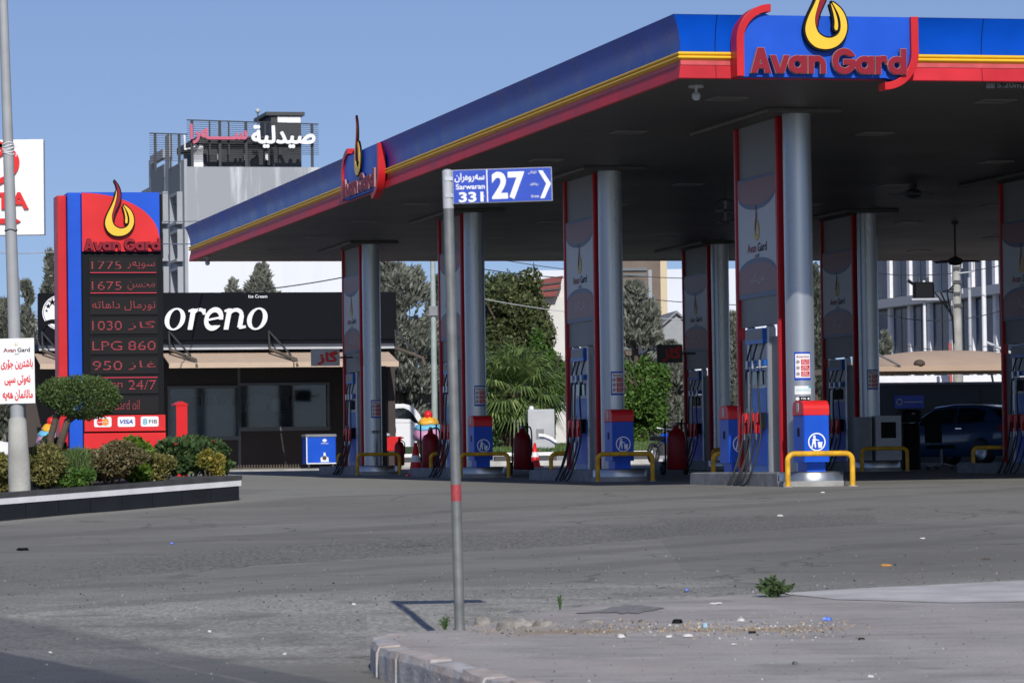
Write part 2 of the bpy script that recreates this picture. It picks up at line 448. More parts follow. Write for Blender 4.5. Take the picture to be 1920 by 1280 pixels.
def avan_gard():
    """rounded geometric wordmark; units: capital height 1, starts at 0"""
    w = 0.215; xh = 0.70
    L = []
    # A
    L += [sd_and(sd_bar(0.09, -0.2, 0.47, 1.1, w), sd_half(0, -1, 0), sd_half(0, 1, 1)), sd_and(sd_bar(0.80, -0.2, 0.42, 1.1, w), sd_half(0, -1, 0), sd_half(0, 1, 1)), sd_bar(0.2, 0.27, 0.7, 0.27, 0.17)]
    # v
    L += [sd_and(sd_bar(0.90, 0.9, 1.26, -0.2, 0.2), sd_half(0, -1, 0), sd_half(0, 1, xh)), sd_and(sd_bar(1.60, 0.9, 1.24, -0.2, 0.2), sd_half(0, -1, 0), sd_half(0, 1, xh))]
    def a(x): return [sd_ring(x + 0.37, xh / 2, 0.27, 0.255, 0.2), sd_bar(x + 0.66, 0, x + 0.66, xh, 0.2)]
    def n(x): return [sd_bar(x + 0.1, 0, x + 0.1, xh, 0.2), sd_and(sd_ring(x + 0.36, xh - 0.355, 0.255, 0.255, 0.2), sd_half(0, -1, -(xh - 0.36))), sd_bar(x + 0.615, 0, x + 0.615, xh - 0.34, 0.2)]
    L += a(1.62) + n(2.47)
    G = 3.52
    L += [sd_and(sd_ring(G + 0.47, 0.5, 0.385, 0.40, 0.215), lambda X, Y: np.minimum.reduce([X - (G + 0.55), Y - 0.48, 0.72 - Y + 0 * X]) * 1.0), sd_bar(G + 0.46, 0.47, G + 0.93, 0.47, 0.19)]
    L += a(4.48)
    L += [sd_bar(5.44, 0, 5.44, xh, 0.2), sd_and(sd_ring(5.66, xh - 0.33, 0.22, 0.25, 0.19), sd_half(0, -1, -(xh - 0.3)), sd_half(1, 0, 5.80))]
    L += [sd_ring(6.25, xh / 2, 0.27, 0.255, 0.2), sd_bar(6.54, 0, 6.54, 1.02, 0.2)]
    return sd_or(*L)
_AG = avan_gard()
AG = contours(sd_grow(_AG, 0.012), -0.1, 6.8, -0.1, 1.15, 0.02)
AGO = contours(sd_grow(_AG, 0.032), -0.15, 6.85, -0.15, 1.2, 0.02)
def atext(s, x0, x1, z0, z1, bold=0.0, ext=0.0):
    """arabic lettering: joined glyph outlines merged into one clean outline"""
    cu = bpy.data.curves.new('tmp', 'FONT'); cu.body = arabic(s); o = bpy.data.objects.new('tmp', cu)
    c = o.to_curve(bpy.context.evaluated_depsgraph_get()); A, B = [], []
    for sp in c.splines:
        P = []; bp = sp.bezier_points; n = len(bp)
        for i in range(n):
            a, b = bp[i], bp[(i + 1) % n]
            p0, p1, p2, p3 = a.co, a.handle_right, b.handle_left, b.co
            for k in range(4):
                t = k / 4; q = p0 * (1 - t) ** 3 + p1 * 3 * t * (1 - t) ** 2 + p2 * 3 * t * t * (1 - t) + p3 * t ** 3; P.append((q.x, q.y))
        A += P; B += P[1:] + P[:1]
    o.to_curve_clear(); bpy.data.objects.remove(o); bpy.data.curves.remove(cu)
    A, B = np.array(A), np.array(B)
    def fn(X, Y):
        sh = X.shape; X, Y = X.ravel(), Y.ravel(); D = np.full(X.size, 1e9); W = np.zeros(X.size)
        for (ax, ay), (bx_, by) in zip(A, B):
            dx, dy = bx_ - ax, by - ay; L2 = dx * dx + dy * dy
            if L2 < 1e-12: continue
            t = np.clip(((X - ax) * dx + (Y - ay) * dy) / L2, 0, 1)
            np.minimum(D, (X - ax - t * dx) ** 2 + (Y - ay - t * dy) ** 2, out=D)
            cr = dx * (Y - ay) - dy * (X - ax)
            W += ((ay <= Y) & (by > Y) & (cr > 0)) * 1.0 - ((ay > Y) & (by <= Y) & (cr < 0)) * 1.0
        D = np.sqrt(D); return (np.where(np.abs(W) > 0.5, -D, D) - bold).reshape(sh)
    lo, hi = A.min(0) - 0.1 - bold, A.max(0) + 0.1 + bold
    return fit(shape(contours(fn, lo[0], hi[0], lo[1], hi[1], 0.022), ext), x0, x1, z0, z1)
def smooth_loop(P, k=3):
    n = len(P); out = []
    for i in range(n):
        p0, p1, p2, p3 = [np.array(P[(i + j) % n], float) for j in (-1, 0, 1, 2)]
        if np.hypot(*(p2 - p1)) < 1e-6: continue
        for t in np.linspace(0, 1, k, endpoint=False):
            out.append(tuple(0.5 * ((2 * p1) + (-p0 + p2) * t + (2 * p0 - 5 * p1 + 4 * p2 - p3) * t * t + (-p0 + 3 * p1 - 3 * p2 + p3) * t ** 3)))
    return out
def _nl(P): return smooth_loop([((x - 878) / 419.0, (1052 - y) / 419.0) for x, y in P])
FL_BODY = _nl([(858, 708), (850, 745), (836, 790), (814, 838), (790, 885), (773, 930), (770, 970), (785, 1010), (815, 1040), (850, 1052), (893, 1052), (935, 1036), (968, 1003), (986, 957), (985, 912), (971, 873), (948, 843), (912, 818), (930, 852), (946, 885), (954, 925), (950, 962), (932, 985), (900, 998), (868, 994), (840, 976), (826, 950), (820, 918), (822, 888), (833, 848), (848, 800), (858, 755)])
FL_LEAF = _nl([(840, 633), (866, 666), (883, 705), (888, 750), (882, 792), (866, 830), (847, 870), (835, 908), (829, 946), (822, 915), (825, 882), (838, 838), (855, 790), (864, 745), (863, 702), (855, 665)])
FL_SLIV = _nl([(906, 826), (921, 855), (933, 888), (940, 925), (937, 955), (926, 958), (921, 945), (923, 915), (917, 875), (909, 845)])
def flame(mb, x, z, h, y, depth, body='yellow', leaf='letter_red', rim='black'):
    """flame emblem: h tall, bottom at z, centred on x, front at y-depth"""
    for lp, m, k in ((FL_BODY, body, 0.0), (FL_LEAF, leaf, 0.004), (FL_SLIV, body, 0.0)):
        mb.flat(shape([[(a * h, b * h) for a, b in lp]], depth / 2), y - depth / 2 - k, m, x, z)
        if rim:
            c = np.mean(lp, 0); g = 0.022
            q = []
            n = len(lp)
            for i in range(n):
                a, b = np.array(lp[i - 1]), np.array(lp[(i + 1) % n]); t = b - a; L_ = np.hypot(*t) + 1e-9
                ar = sum(lp[j][0] * lp[(j + 1) % n][1] - lp[(j + 1) % n][0] * lp[j][1] for j in range(n))
                nn = np.array((t[1], -t[0])) / L_ * (1 if ar > 0 else -1)
                q.append(tuple((np.array(lp[i]) + nn * g) * h))
            mb.flat(shape([q], depth * 0.4), y - depth * 0.4 - (0.001 if m == body else 0.002), rim, x, z)
def wordmark(mb, x0, x1, z0, z1, y, depth, m, rim=None):
    a = fit(shape(AG, depth / 2), x0, x1, z0, z1)
    mb.flat(a, y - depth / 2, m)
    if rim:
        g = (x1 - x0) / 6.7 * 0.020
        mb.flat(fit(shape(AGO, depth * 0.42), x0 - g, x1 + g, z0 - g, z1 + g), y - depth * 0.42 + 0.002, rim)
def disc(r, n=32, rz=None): 
    rz = rz or r
    return [(r * math.cos(2 * math.pi * i / n), rz * math.sin(2 * math.pi * i / n)) for i in range(n)]
def arc(cx_, cz_, r, a0, a1, n=14): return [(cx_ + r * math.cos(math.radians(a0 + (a1 - a0) * i / n)), cz_ + r * math.sin(math.radians(a0 + (a1 - a0) * i / n))) for i in range(n + 1)]
# ------------------------------------------------------------------ ground
def asphalt_mat():
    m = bpy.data.materials.new('asphalt'); m.use_nodes = True; MATS['asphalt'] = m
    n, l = m.node_tree.nodes, m.node_tree.links
    b = n['Principled BSDF']; b.inputs['Roughness'].default_value = 0.85; b.inputs['Specular IOR Level'].default_value = 0.3
    t = n.new('ShaderNodeTexCoord')
    def noise(sc, det=6, rough=0.6, stretch=None, off=0):
        mp = n.new('ShaderNodeMapping'); l.new(t.outputs['Object'], mp.inputs[0])
        mp.inputs['Location'].default_value = (off, off * 2, 0)
        if stretch: mp.inputs['Scale'].default_value = stretch; mp.inputs['Rotation'].default_value = (0, 0, 0.12)
        z = n.new('ShaderNodeTexNoise'); z.inputs['Scale'].default_value = sc; z.inputs['Detail'].default_value = det; z.inputs['Roughness'].default_value = rough
        l.new(mp.outputs[0], z.inputs[0]); return z.outputs[0]
    def mth(op, a, v=None, clamp=False):
        k = n.new('ShaderNodeMath'); k.operation = op; k.use_clamp = clamp
        for i, q in enumerate((a, v)):
            if q is None: continue
            if isinstance(q, (int, float)): k.inputs[i].default_value = q
            else: l.new(q, k.inputs[i])
        return k.outputs[0]
    def rng_(v, a, c, lo=0.0, hi=1.0):
        k = n.new('ShaderNodeMapRange'); k.interpolation_type = 'SMOOTHSTEP'; k.inputs[1].default_value = a; k.inputs[2].default_value = c; k.inputs[3].default_value = lo; k.inputs[4].default_value = hi
        l.new(v, k.inputs[0]); return k.outputs[0]
    def mix(f, a, c):
        k = n.new('ShaderNodeMix'); k.data_type = 'RGBA'
        l.new(f, k.inputs[0])
        for i, q in ((6, a), (7, c)):
            if isinstance(q, tuple): k.inputs[i].default_value = (*q, 1)
            else: l.new(q, k.inputs[i])
        return k.outputs[2]
    sp = n.new('ShaderNodeSeparateXYZ'); l.new(t.outputs['Object'], sp.inputs[0])
    x, y = sp.outputs[0], sp.outputs[1]
    big = noise(0.22, 5, 0.6); mid = noise(1.6, 6, 0.65, None, 3); fine = noise(26, 3, 0.7, None, 5); grit = noise(75, 2, 0.7, None, 9)
    streak = noise(0.9, 5, 0.6, (0.18, 1.5, 1), 2)
    wob = mth('MULTIPLY', mth('SUBTRACT', noise(0.5, 4, 0.6, None, 11), 0.5), 4.0)
    base = mix(rng_(big, 0.3, 0.7), (0.189, 0.185, 0.166), (0.239, 0.235, 0.211))
    base = mix(mth('MULTIPLY', rng_(streak, 0.45, 0.75), 0.5), base, (0.291, 0.286, 0.256))
    base = mix(mth('MULTIPLY', rng_(mid, 0.5, 0.75), 0.45), base, (0.157, 0.155, 0.138))
    # pale dusty gravel drifted across the road before the kerb
    yc = mth('ADD', mth('ADD', y, mth('MULTIPLY', x, -0.10)), wob)
    dust = mth('MULTIPLY', rng_(yc, 23.6, 26.2), rng_(yc, 32.5, 29.5))
    dust = mth('MULTIPLY', dust, rng_(mid, 0.28, 0.55))
    dust = mth('MULTIPLY', dust, 0.85)
    dcol = mix(rng_(fine, 0.4, 0.6), (0.242, 0.237, 0.211), (0.505, 0.497, 0.445))
    base = mix(dust, base, dcol)
    # rough worn band where the top layer has broken up
    yb = mth('ADD', mth('ADD', y, mth('MULTIPLY', x, -0.95)), mth('MULTIPLY', wob, 0.35))
    band = mth('MULTIPLY', rng_(yb, 36.7, 37.0), rng_(yb, 41.0, 39.6))
    band = mth('MULTIPLY', band, rng_(x, 7.0, 1.0)); band = mth('MULTIPLY', band, rng_(x, -6.0, -2.5))
    bcol = mix(rng_(fine, 0.42, 0.58), (0.074, 0.073, 0.066), (0.272, 0.267, 0.239))
    base = mix(mth('MULTIPLY', band, 0.75), base, bcol)
    # newer darker tarmac lane at the near corner, with tyre lines
    tl = mth('ADD', mth('ADD', x, mth('MULTIPLY', y, 0.486)), mth('MULTIPLY', wob, 0.05))
    lane = mth('ADD', mth('MULTIPLY', rng_(tl, 10.25, 10.0), 0.50), mth('MULTIPLY', rng_(tl, 9.15, 8.95), 0.42))
    base = mix(lane, base, (0.072, 0.081, 0.095))
    for c0, w0 in ((10.12, 0.05), (9.62, 0.03), (9.05, 0.045), (10.7, 0.02)):
        ln = mth('LESS_THAN', mth('ABSOLUTE', mth('SUBTRACT', tl, c0)), w0)
        base = mix(mth('MULTIPLY', mth('MULTIPLY', ln, rng_(mid, 0.35, 0.6)), 0.4), base, (0.279, 0.280, 0.248))
    # thin pale scrape lines running up the apron
    for c0, w0 in ((36.75, 0.05), (34.6, 0.03), (39.9, 0.025), (43.2, 0.04), (31.6, 0.03)):
        ln = mth('LESS_THAN', mth('ABSOLUTE', mth('SUBTRACT', yb, c0)), w0)
        base = mix(mth('MULTIPLY', mth('MULTIPLY', ln, rng_(mid, 0.40, 0.62)), 0.55), base, (0.338, 0.341, 0.306))
    # dusty margin along the planter
    pm = mth('ADD', mth('ADD', mth('MULTIPLY', x, -0.882), mth('MULTIPLY', y, 0.472)), mth('ADD', mth('MULTIPLY', wob, 0.08), -26.02))
    base = mix(mth('MULTIPLY', mth('MULTIPLY', rng_(pm, -0.75, -0.2), rng_(x, 0.5, -2.5)), 0.7), base, (0.305, 0.306, 0.273))
    # cracks
    vm = n.new('ShaderNodeMapping'); l.new(t.outputs['Object'], vm.inputs[0])
    va = n.new('ShaderNodeVectorMath'); va.operation = 'ADD'; nzv = n.new('ShaderNodeTexNoise'); nzv.inputs['Scale'].default_value = 1.3; nzv.inputs['Detail'].default_value = 6
    l.new(t.outputs['Object'], nzv.inputs[0]); l.new(vm.outputs[0], va.inputs[0]); l.new(nzv.outputs[1], va.inputs[1])
    vo = n.new('ShaderNodeTexVoronoi'); vo.feature = 'DISTANCE_TO_EDGE'; vo.inputs['Scale'].default_value = 0.42; l.new(va.outputs[0], vo.inputs[0])
    crk = mth('MULTIPLY', mth('LESS_THAN', vo.outputs['Distance'], 0.010), rng_(noise(0.35, 4, 0.6, None, 31), 0.46, 0.56))
    base = mix(mth('MULTIPLY', crk, 0.42), base, (0.047, 0.047, 0.043))
    # broad darker tyre tracks sweeping onto the apron
    for c0, w0 in ((33.2, 0.55), (35.4, 0.5), (42.4, 0.7), (45.2, 0.6)):
        tk = rng_(mth('ABSOLUTE', mth('SUBTRACT', mth('ADD', yb, mth('MULTIPLY', wob, 0.15)), c0)), w0, w0 * 0.4)
        base = mix(mth('MULTIPLY', mth('MULTIPLY', tk, rng_(streak, 0.3, 0.6)), 0.38), base, (0.106, 0.105, 0.098))
    # patches of newer tarmac
    bk = n.new('ShaderNodeTexVoronoi'); bk.inputs['Scale'].default_value = 0.16; bk.inputs['Randomness'].default_value = 1.0; bk.distance = 'CHEBYCHEV'; l.new(t.outputs['Object'], bk.inputs[0])
    sc_ = n.new('ShaderNodeSeparateColor'); l.new(bk.outputs['Color'], sc_.inputs[0])
    base = mix(mth('MULTIPLY', mth('GREATER_THAN', sc_.outputs[0], 0.74), 0.22), base, (0.093, 0.094, 0.089))
    # grit
    base = mix(mth('MULTIPLY', rng_(grit, 0.60, 0.72), 0.55), base, (0.425, 0.418, 0.374))
    base = mix(mth('MULTIPLY', rng_(fine, 0.38, 0.26), 0.5), base, (0.089, 0.088, 0.079))
    # oil stains
    oil = rng_(noise(0.7, 3, 0.5, None, 21), 0.66, 0.74)
    base = mix(mth('MULTIPLY', oil, 0.5), base, (0.113, 0.111, 0.100))
    l.new(base, b.inputs['Base Color'])
    bp = n.new('ShaderNodeBump'); bp.inputs['Strength'].default_value = 0.55; bp.inputs['Distance'].default_value = 0.012
    l.new(mth('ADD', fine, mth('MULTIPLY', grit, 0.6)), bp.inputs['Height'])
    l.new(bp.outputs[0], b.inputs['Normal'])
asphalt_mat()
def build_ground():
    xs = [-900, -300, -120] + list(np.linspace(-60, 60, 61)) + [120, 300, 900]
    ys = [-60, 0] + list(np.linspace(10, 140, 131)) + [160, 200, 300, 500, 900, 1600]
    V, Fs = [], []
    r = random.Random(3)
    for y in ys:
        for x in xs: V.append((x, y, gz(x, y) + (r.uniform(-0.006, 0.006) if 22 < y < 60 else 0)))
    nx = len(xs)
    for j in range(len(ys) - 1):
        for i in range(nx - 1): Fs.append((j * nx + i, j * nx + i + 1, (j + 1) * nx + i + 1, (j + 1) * nx + i))
    b = M(); b.add(V, Fs, 'asphalt', True)
    tag(b.build('road'), kind='structure')
build_ground()

# foreground pavement with its kerb
def pavement_mat():
    m = mat('pavement', (0.40, 0.380, 0.360), 0.9, var=0.25, scale=1.2, bump=0.5, bscale=40)
    n, l = m.node_tree.nodes, m.node_tree.links
    b = n['Principled BSDF']
    src = b.inputs['Base Color'].links[0].from_socket
    t = n.new('ShaderNodeTexCoord')
    z = n.new('ShaderNodeTexNoise'); z.inputs['Scale'].default_value = 34; z.inputs['Detail'].default_value = 4
    l.new(t.outputs['Object'], z.inputs[0])
    r1 = n.new('ShaderNodeValToRGB'); r1.color_ramp.elements[0].position = 0.30; r1.color_ramp.elements[1].position = 0.42
    r1.color_ramp.elements[0].color = (0.45, 0.44, 0.43, 1); r1.color_ramp.elements[1].color = (1, 1, 1, 1)
    l.new(z.outputs[0], r1.inputs[0])
    mx = n.new('ShaderNodeMix'); mx.data_type = 'RGBA'; mx.blend_type = 'MULTIPLY'; mx.inputs[0].default_value = 0.7
    l.new(src, mx.inputs[6]); l.new(r1.outputs[0], mx.inputs[7])
    z2 = n.new('ShaderNodeTexNoise'); z2.inputs['Scale'].default_value = 0.7; z2.inputs['Detail'].default_value = 7; z2.inputs['Roughness'].default_value = 0.65
    l.new(t.outputs['Object'], z2.inputs[0])
    r2 = n.new('ShaderNodeValToRGB'); r2.color_ramp.elements[0].position = 0.42; r2.color_ramp.elements[1].position = 0.62
    l.new(z2.outputs[0], r2.inputs[0])
    m2 = n.new('ShaderNodeMix'); m2.data_type = 'RGBA'; m2.inputs[7].default_value = (0.41, 0.36, 0.335, 1)
    k = n.new('ShaderNodeMath'); k.operation = 'MULTIPLY'; k.inputs[1].default_value = 0.55
    l.new(r2.outputs[0], k.inputs[0]); l.new(k.outputs[0], m2.inputs[0]); l.new(mx.outputs[2], m2.inputs[6])
    # dry soil and dust gathered in a strip, and mottling
    sp = n.new('ShaderNodeSeparateXYZ'); l.new(t.outputs['Object'], sp.inputs[0])
    def mth(op, a, v=None):
        q = n.new('ShaderNodeMath'); q.operation = op
        for i, w in enumerate((a, v)):
            if w is None: continue
            if isinstance(w, (int, float)): q.inputs[i].default_value = w
            else: l.new(w, q.inputs[i])
        return q.outputs[0]
    def rg(v, a, c):
        q = n.new('ShaderNodeMapRange'); q.interpolation_type = 'SMOOTHSTEP'; q.inputs[1].default_value = a; q.inputs[2].default_value = c; l.new(v, q.inputs[0]); return q.outputs[0]
    z3 = n.new('ShaderNodeTexNoise'); z3.inputs['Scale'].default_value = 2.4; z3.inputs['Detail'].default_value = 7; z3.inputs['Roughness'].default_value = 0.7; l.new(t.outputs['Object'], z3.inputs[0])
    dy = mth('ABSOLUTE', mth('ADD', mth('SUBTRACT', sp.outputs[1], SOIL_Y), mth('MULTIPLY', mth('SUBTRACT', z3.outputs[0], 0.5), 1.1)))
    mk = mth('MULTIPLY', mth('MULTIPLY', rg(dy, 0.34, 0.12), rg(sp.outputs[0], -0.35, 0.25)), rg(sp.outputs[0], 2.5, 1.6))
    m3 = n.new('ShaderNodeMix'); m3.data_type = 'RGBA'; m3.inputs[7].default_value = (0.34, 0.265, 0.175, 1)
    l.new(mth('MULTIPLY', mk, mth('ADD', rg(z3.outputs[0], 0.35, 0.6), 0.1)), m3.inputs[0]); l.new(m2.outputs[2], m3.inputs[6])
    z4 = n.new('ShaderNodeTexNoise'); z4.inputs['Scale'].default_value = 3.3; z4.inputs['Detail'].default_value = 8; z4.inputs['Roughness'].default_value = 0.72
    mp4 = n.new('ShaderNodeMapping'); mp4.inputs['Scale'].default_value = (0.35, 1.2, 1); l.new(t.outputs['Object'], mp4.inputs[0]); l.new(mp4.outputs[0], z4.inputs[0])
    m4 = n.new('ShaderNodeMix'); m4.data_type = 'RGBA'; m4.inputs[7].default_value = (0.20, 0.195, 0.19, 1); l.new(mth('MULTIPLY', rg(z4.outputs[0], 0.54, 0.66), 0.55), m4.inputs[0]); l.new(m3.outputs[2], m4.inputs[6])
    m5 = n.new('ShaderNodeMix'); m5.data_type = 'RGBA'; m5.inputs[7].default_value = (0.52, 0.51, 0.49, 1); l.new(mth('MULTIPLY', rg(z4.outputs[0], 0.46, 0.36), 0.45), m5.inputs[0]); l.new(m4.outputs[2], m5.inputs[6])
    l.new(m5.outputs[2], b.inputs['Base Color'])
SOIL_Y = on_ground(1300, 1180, pz).y
pavement_mat()
mat('pale_concrete', (0.52, 0.515, 0.50), 0.9, var=0.25, scale=2.2, bump=0.5, bscale=30)
def kerb_mat():
    m = mat('kerb_paint', (0.46, 0.455, 0.45), 0.85, var=0.35, scale=7, bump=0.5, bscale=40)
    n, l = m.node_tree.nodes, m.node_tree.links; b = n['Principled BSDF']
    src = b.inputs['Base Color'].links[0].from_socket
    t = n.new('ShaderNodeTexCoord'); z = n.new('ShaderNodeTexNoise'); z.inputs['Scale'].default_value = 2.3; l.new(t.outputs['Object'], z.inputs[0])
    r = n.new('ShaderNodeValToRGB'); r.color_ramp.elements[0].position = 0.48; r.color_ramp.elements[1].position = 0.58
    l.new(z.outputs[0], r.inputs[0])
    mx = n.new('ShaderNodeMix'); mx.data_type = 'RGBA'; mx.inputs[7].default_value = (0.50, 0.385, 0.31, 1)
    k = n.new('ShaderNodeMath'); k.operation = 'MULTIPLY'; k.inputs[1].default_value = 0.5; l.new(r.outputs[0], k.inputs[0])
    l.new(k.outputs[0], mx.inputs[0]); l.new(src, mx.inputs[6]); l.new(mx.outputs[2], b.inputs['Base Color'])
kerb_mat()
def build_pavement():
    g = lambda px, py: on_ground(px, py, pz)
    near = [g(1500, 1480), g(1150, 1345), g(980, 1288), g(850, 1252), g(765, 1231), g(728, 1218), g(712, 1205), g(722, 1192), g(760, 1186)]
    far = [g(870, 1176), g(1000, 1152), g(1100, 1134), g(1250, 1123), g(1400, 1115), g(1500, 1109), g(1650, 1101), g(1920, 1088), g(2400, 1066)]
    edge = near + far
    right = [Vector((40, 34, pz(0, 34))), Vector((40, 10, pz(0, 10))), Vector((9, 12, pz(0, 12)))]
    out = [Vector((p.x, p.y, 0)) for p in edge + right]
    n = len(out)
    # surface: fine fan so that it can be uneven
    b = M()
    V = [(p.x, p.y, pz(p.x, p.y)) for p in out] + [(p.x, p.y, pz(p.x, p.y) - 0.5) for p in out]
    b.add(V, [tuple(range(n - 1, -1, -1))] + [(i, (i + 1) % n, n + (i + 1) % n, n + i) for i in range(n)], 'pavement')
    o = tag(b.build('pavement'), kind='structure')
    # kerb stones along the near edge
    k = M()
    P = [Vector((p.x, p.y, 0)) for p in near]
    # resample
    Q = [P[0]]
    for a, c in zip(P, P[1:]):
        L = (c - a).length; m = max(1, int(L / 0.12))
        for i in range(1, m + 1): Q.append(a.lerp(c, i / m))
    N = len(Q)
    prof = [(0.0, -0.34), (0.006, -0.03), (0.022, 0.010), (0.15, 0.016), (0.158, -0.1)]
    rr = random.Random(5); m = len(prof); st = 0
    while st < N - 1:
        en = min(N - 1, st + rr.choice((4, 5, 5, 6))); V = []
        jz, jo, tl_ = rr.uniform(-0.012, 0.012), rr.uniform(-0.008, 0.008), rr.uniform(-0.012, 0.012)
        for i in range(st, en + 1):
            p = Q[i]; d = (Q[min(i + 1, N - 1)] - Q[max(i - 1, 0)]).normalized(); nrm = Vector((d.y, -d.x, 0))
            e = 0.003 if i == st else -0.003 if i == en else 0.0
            for a, z in prof:
                chip = rr.uniform(-0.008, 0.004) if -0.05 < z < 0.02 else 0
                q = p + d * e + nrm * (a - 0.06 + jo + chip); V.append((q.x, q.y, pz(q.x, q.y) + z + (jz + chip + tl_ * (i - st) / 5 if z > -0.1 else 0)))
        c_ = en - st + 1
        Fs = [(i * m + q, i * m + q + 1, (i + 1) * m + q + 1, (i + 1) * m + q) for i in range(c_ - 1) for q in range(m - 1)] + [tuple(range(m)), tuple(range(c_ * m - 1, (c_ - 1) * m - 1, -1))]
        k.add(V, Fs, 'kerb_paint', False); st = en
    tag(k.build('kerb'), kind='structure')
    # pale concrete strip along the far edge
    s = M(); V = []
    F_ = [g(1470, 1114), g(1560, 1108), g(1650, 1103), g(1780, 1097), g(1920, 1090), g(2400, 1068)]
    B_ = [g(1480, 1115), g(1570, 1124), g(1650, 1126), g(1780, 1130), g(1920, 1128), g(2400, 1120)]
    for p in F_: V.append((p.x, p.y, pz(p.x, p.y) + 0.012))
    for p in B_: V.append((p.x, p.y, pz(p.x, p.y) + 0.004))
    for p in F_: V.append((p.x, p.y + 0.02, pz(p.x, p.y) - 0.3))
    e = len(F_)
    Fs = [(i, e + i, e + i + 1, i + 1) for i in range(e - 1)] + [(i, i + 1, 2 * e + i + 1, 2 * e + i) for i in range(e - 1)]
    s.add(V, Fs, 'pale_concrete')
    tag(s.build('concrete_edge_strip'), kind='structure')
build_pavement()

# ------------------------------------------------------------------ canopy
O1 = Vector((4.0866, 53.7518, 0))
SOF = EYE + 4.942
def loc(x, y, z=0.0):
    p = O1 + FD * x + SD * y
    return (p.x, p.y, z)
def locg(x, y, dz=0.0):
    p = O1 + FD * x + SD * y
    return (p.x, p.y, gz(p.x, p.y) + dz)
X0, X1, Y0, Y1 = -2.889, 46.0, -4.219, 39.08
SP, RW = 10.457, 8.09
panel_mat('fascia_blue', (0.002, 0.075, 0.52), 0.30, 1.22, (0.003, 0.02, 0.12), 0.0, 0.22)
panel_mat('fascia_red', (0.58, 0.03, 0.045), 0.45, 1.22, (0.20, 0.01, 0.02), 0.0, 0.28)
mat('fascia_pink', (0.58, 0.10, 0.11), 0.5, var=0.25, spec=0.15)
def soffit_lines():
    m = MATS['soffit']; n, l = m.node_tree.nodes, m.node_tree.links; b = n['Principled BSDF']; src = b.inputs['Base Color'].links[0].from_socket
    t = n.new('ShaderNodeTexCoord'); k = n.new('ShaderNodeTexBrick'); k.inputs['Scale'].default_value = 1.0; k.inputs['Brick Width'].default_value = 3.2; k.inputs['Row Height'].default_value = 0.3; k.inputs['Mortar Size'].default_value = 0.012; k.offset = 0.5
    k.inputs['Color1'].default_value = (1, 1, 1, 1); k.inputs['Color2'].default_value = (0.86, 0.86, 0.86, 1); k.inputs['Mortar'].default_value = (0.35, 0.35, 0.35, 1); l.new(t.outputs['Object'], k.inputs[0])
    x = n.new('ShaderNodeMix'); x.data_type = 'RGBA'; x.blend_type = 'MULTIPLY'; x.inputs[0].default_value = 1.0; l.new(src, x.inputs[6]); l.new(k.outputs[0], x.inputs[7]); l.new(x.outputs[2], b.inputs['Base Color'])
soffit_lines()
can = thing('station_canopy', 'wide fuel station canopy roof with blue and red fascia on round silver columns', 'canopy', loc(0, 0), YAW)
def sweep(prof, m, name):
    b = M(); V = []
    for v, z in prof:
        V += [(X0 - v, Y0 - v, SOF + z), (X1 + v, Y0 - v, SOF + z), (X1 + v, Y1 + v, SOF + z), (X0 - v, Y1 + v, SOF + z)]
    Fs = [(i * 4 + k, i * 4 + (k + 1) % 4, (i + 1) * 4 + (k + 1) % 4, (i + 1) * 4 + k) for i in range(len(prof) - 1) for k in range(4)]
    b.add(V, Fs, m)
    return b.build(name, can)
sweep([(-0.02, 0.0), (0.03, -0.012), (0.045, 0.0), (0.02, 0.165)], 'fascia_red', 'fascia_red_band')
sweep([(0.0, 0.165), (0.012, 0.172), (0.012, 0.225), (0.0, 0.235)], 'fascia_pink', 'fascia_ledge')
ye = []
for k in range(2):
    for a in range(0, 181, 30): ye.append((0.012 + 0.045 * math.sin(math.radians(a)), 0.27 + k * 0.05 - 0.024 * math.cos(math.radians(a))))
sweep([(0.0, 0.235)] + ye + [(0.0, 0.346)], 'yellow', 'fascia_yellow_trim')
bl = []
for i in range(13):
    t = i / 12; bl.append((0.012 + 0.115 * (t ** 2.2) - 0.0, 0.346 + 0.464 * t))
sweep(bl + [(0.135, 0.815), (0.02, 0.82), (-0.05, 0.70)], 'fascia_blue', 'fascia_blue_panel')
b = M()
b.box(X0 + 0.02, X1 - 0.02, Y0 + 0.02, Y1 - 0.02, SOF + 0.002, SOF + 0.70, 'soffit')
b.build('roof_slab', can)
def soffit_light(x, y):
    b = M(); r = 0.24
    b.box(x - r, x + r, y - r, y - r + 0.03, SOF - 0.014, SOF + 0.001, 'lamp_rim'); b.box(x - r, x + r, y + r - 0.03, y + r, SOF - 0.014, SOF + 0.001, 'lamp_rim')
    b.box(x - r, x - r + 0.03, y - r + 0.03, y + r - 0.03, SOF - 0.014, SOF + 0.001, 'lamp_rim'); b.box(x + r - 0.03, x + r, y - r + 0.03, y + r - 0.03, SOF - 0.014, SOF + 0.001, 'lamp_rim')
    b.box(x - r + 0.03, x + r - 0.03, y - r + 0.03, y + r - 0.03, SOF - 0.006, SOF + 0.001, 'lamp_face')
    return b.build('ceiling_light', can)
for j in range(8):
    for i in range(5):
        y = -1.6 + j * 5.2
        x = -1.5 + i * 3.9
        soffit_light(x, y)
CR = 0.203
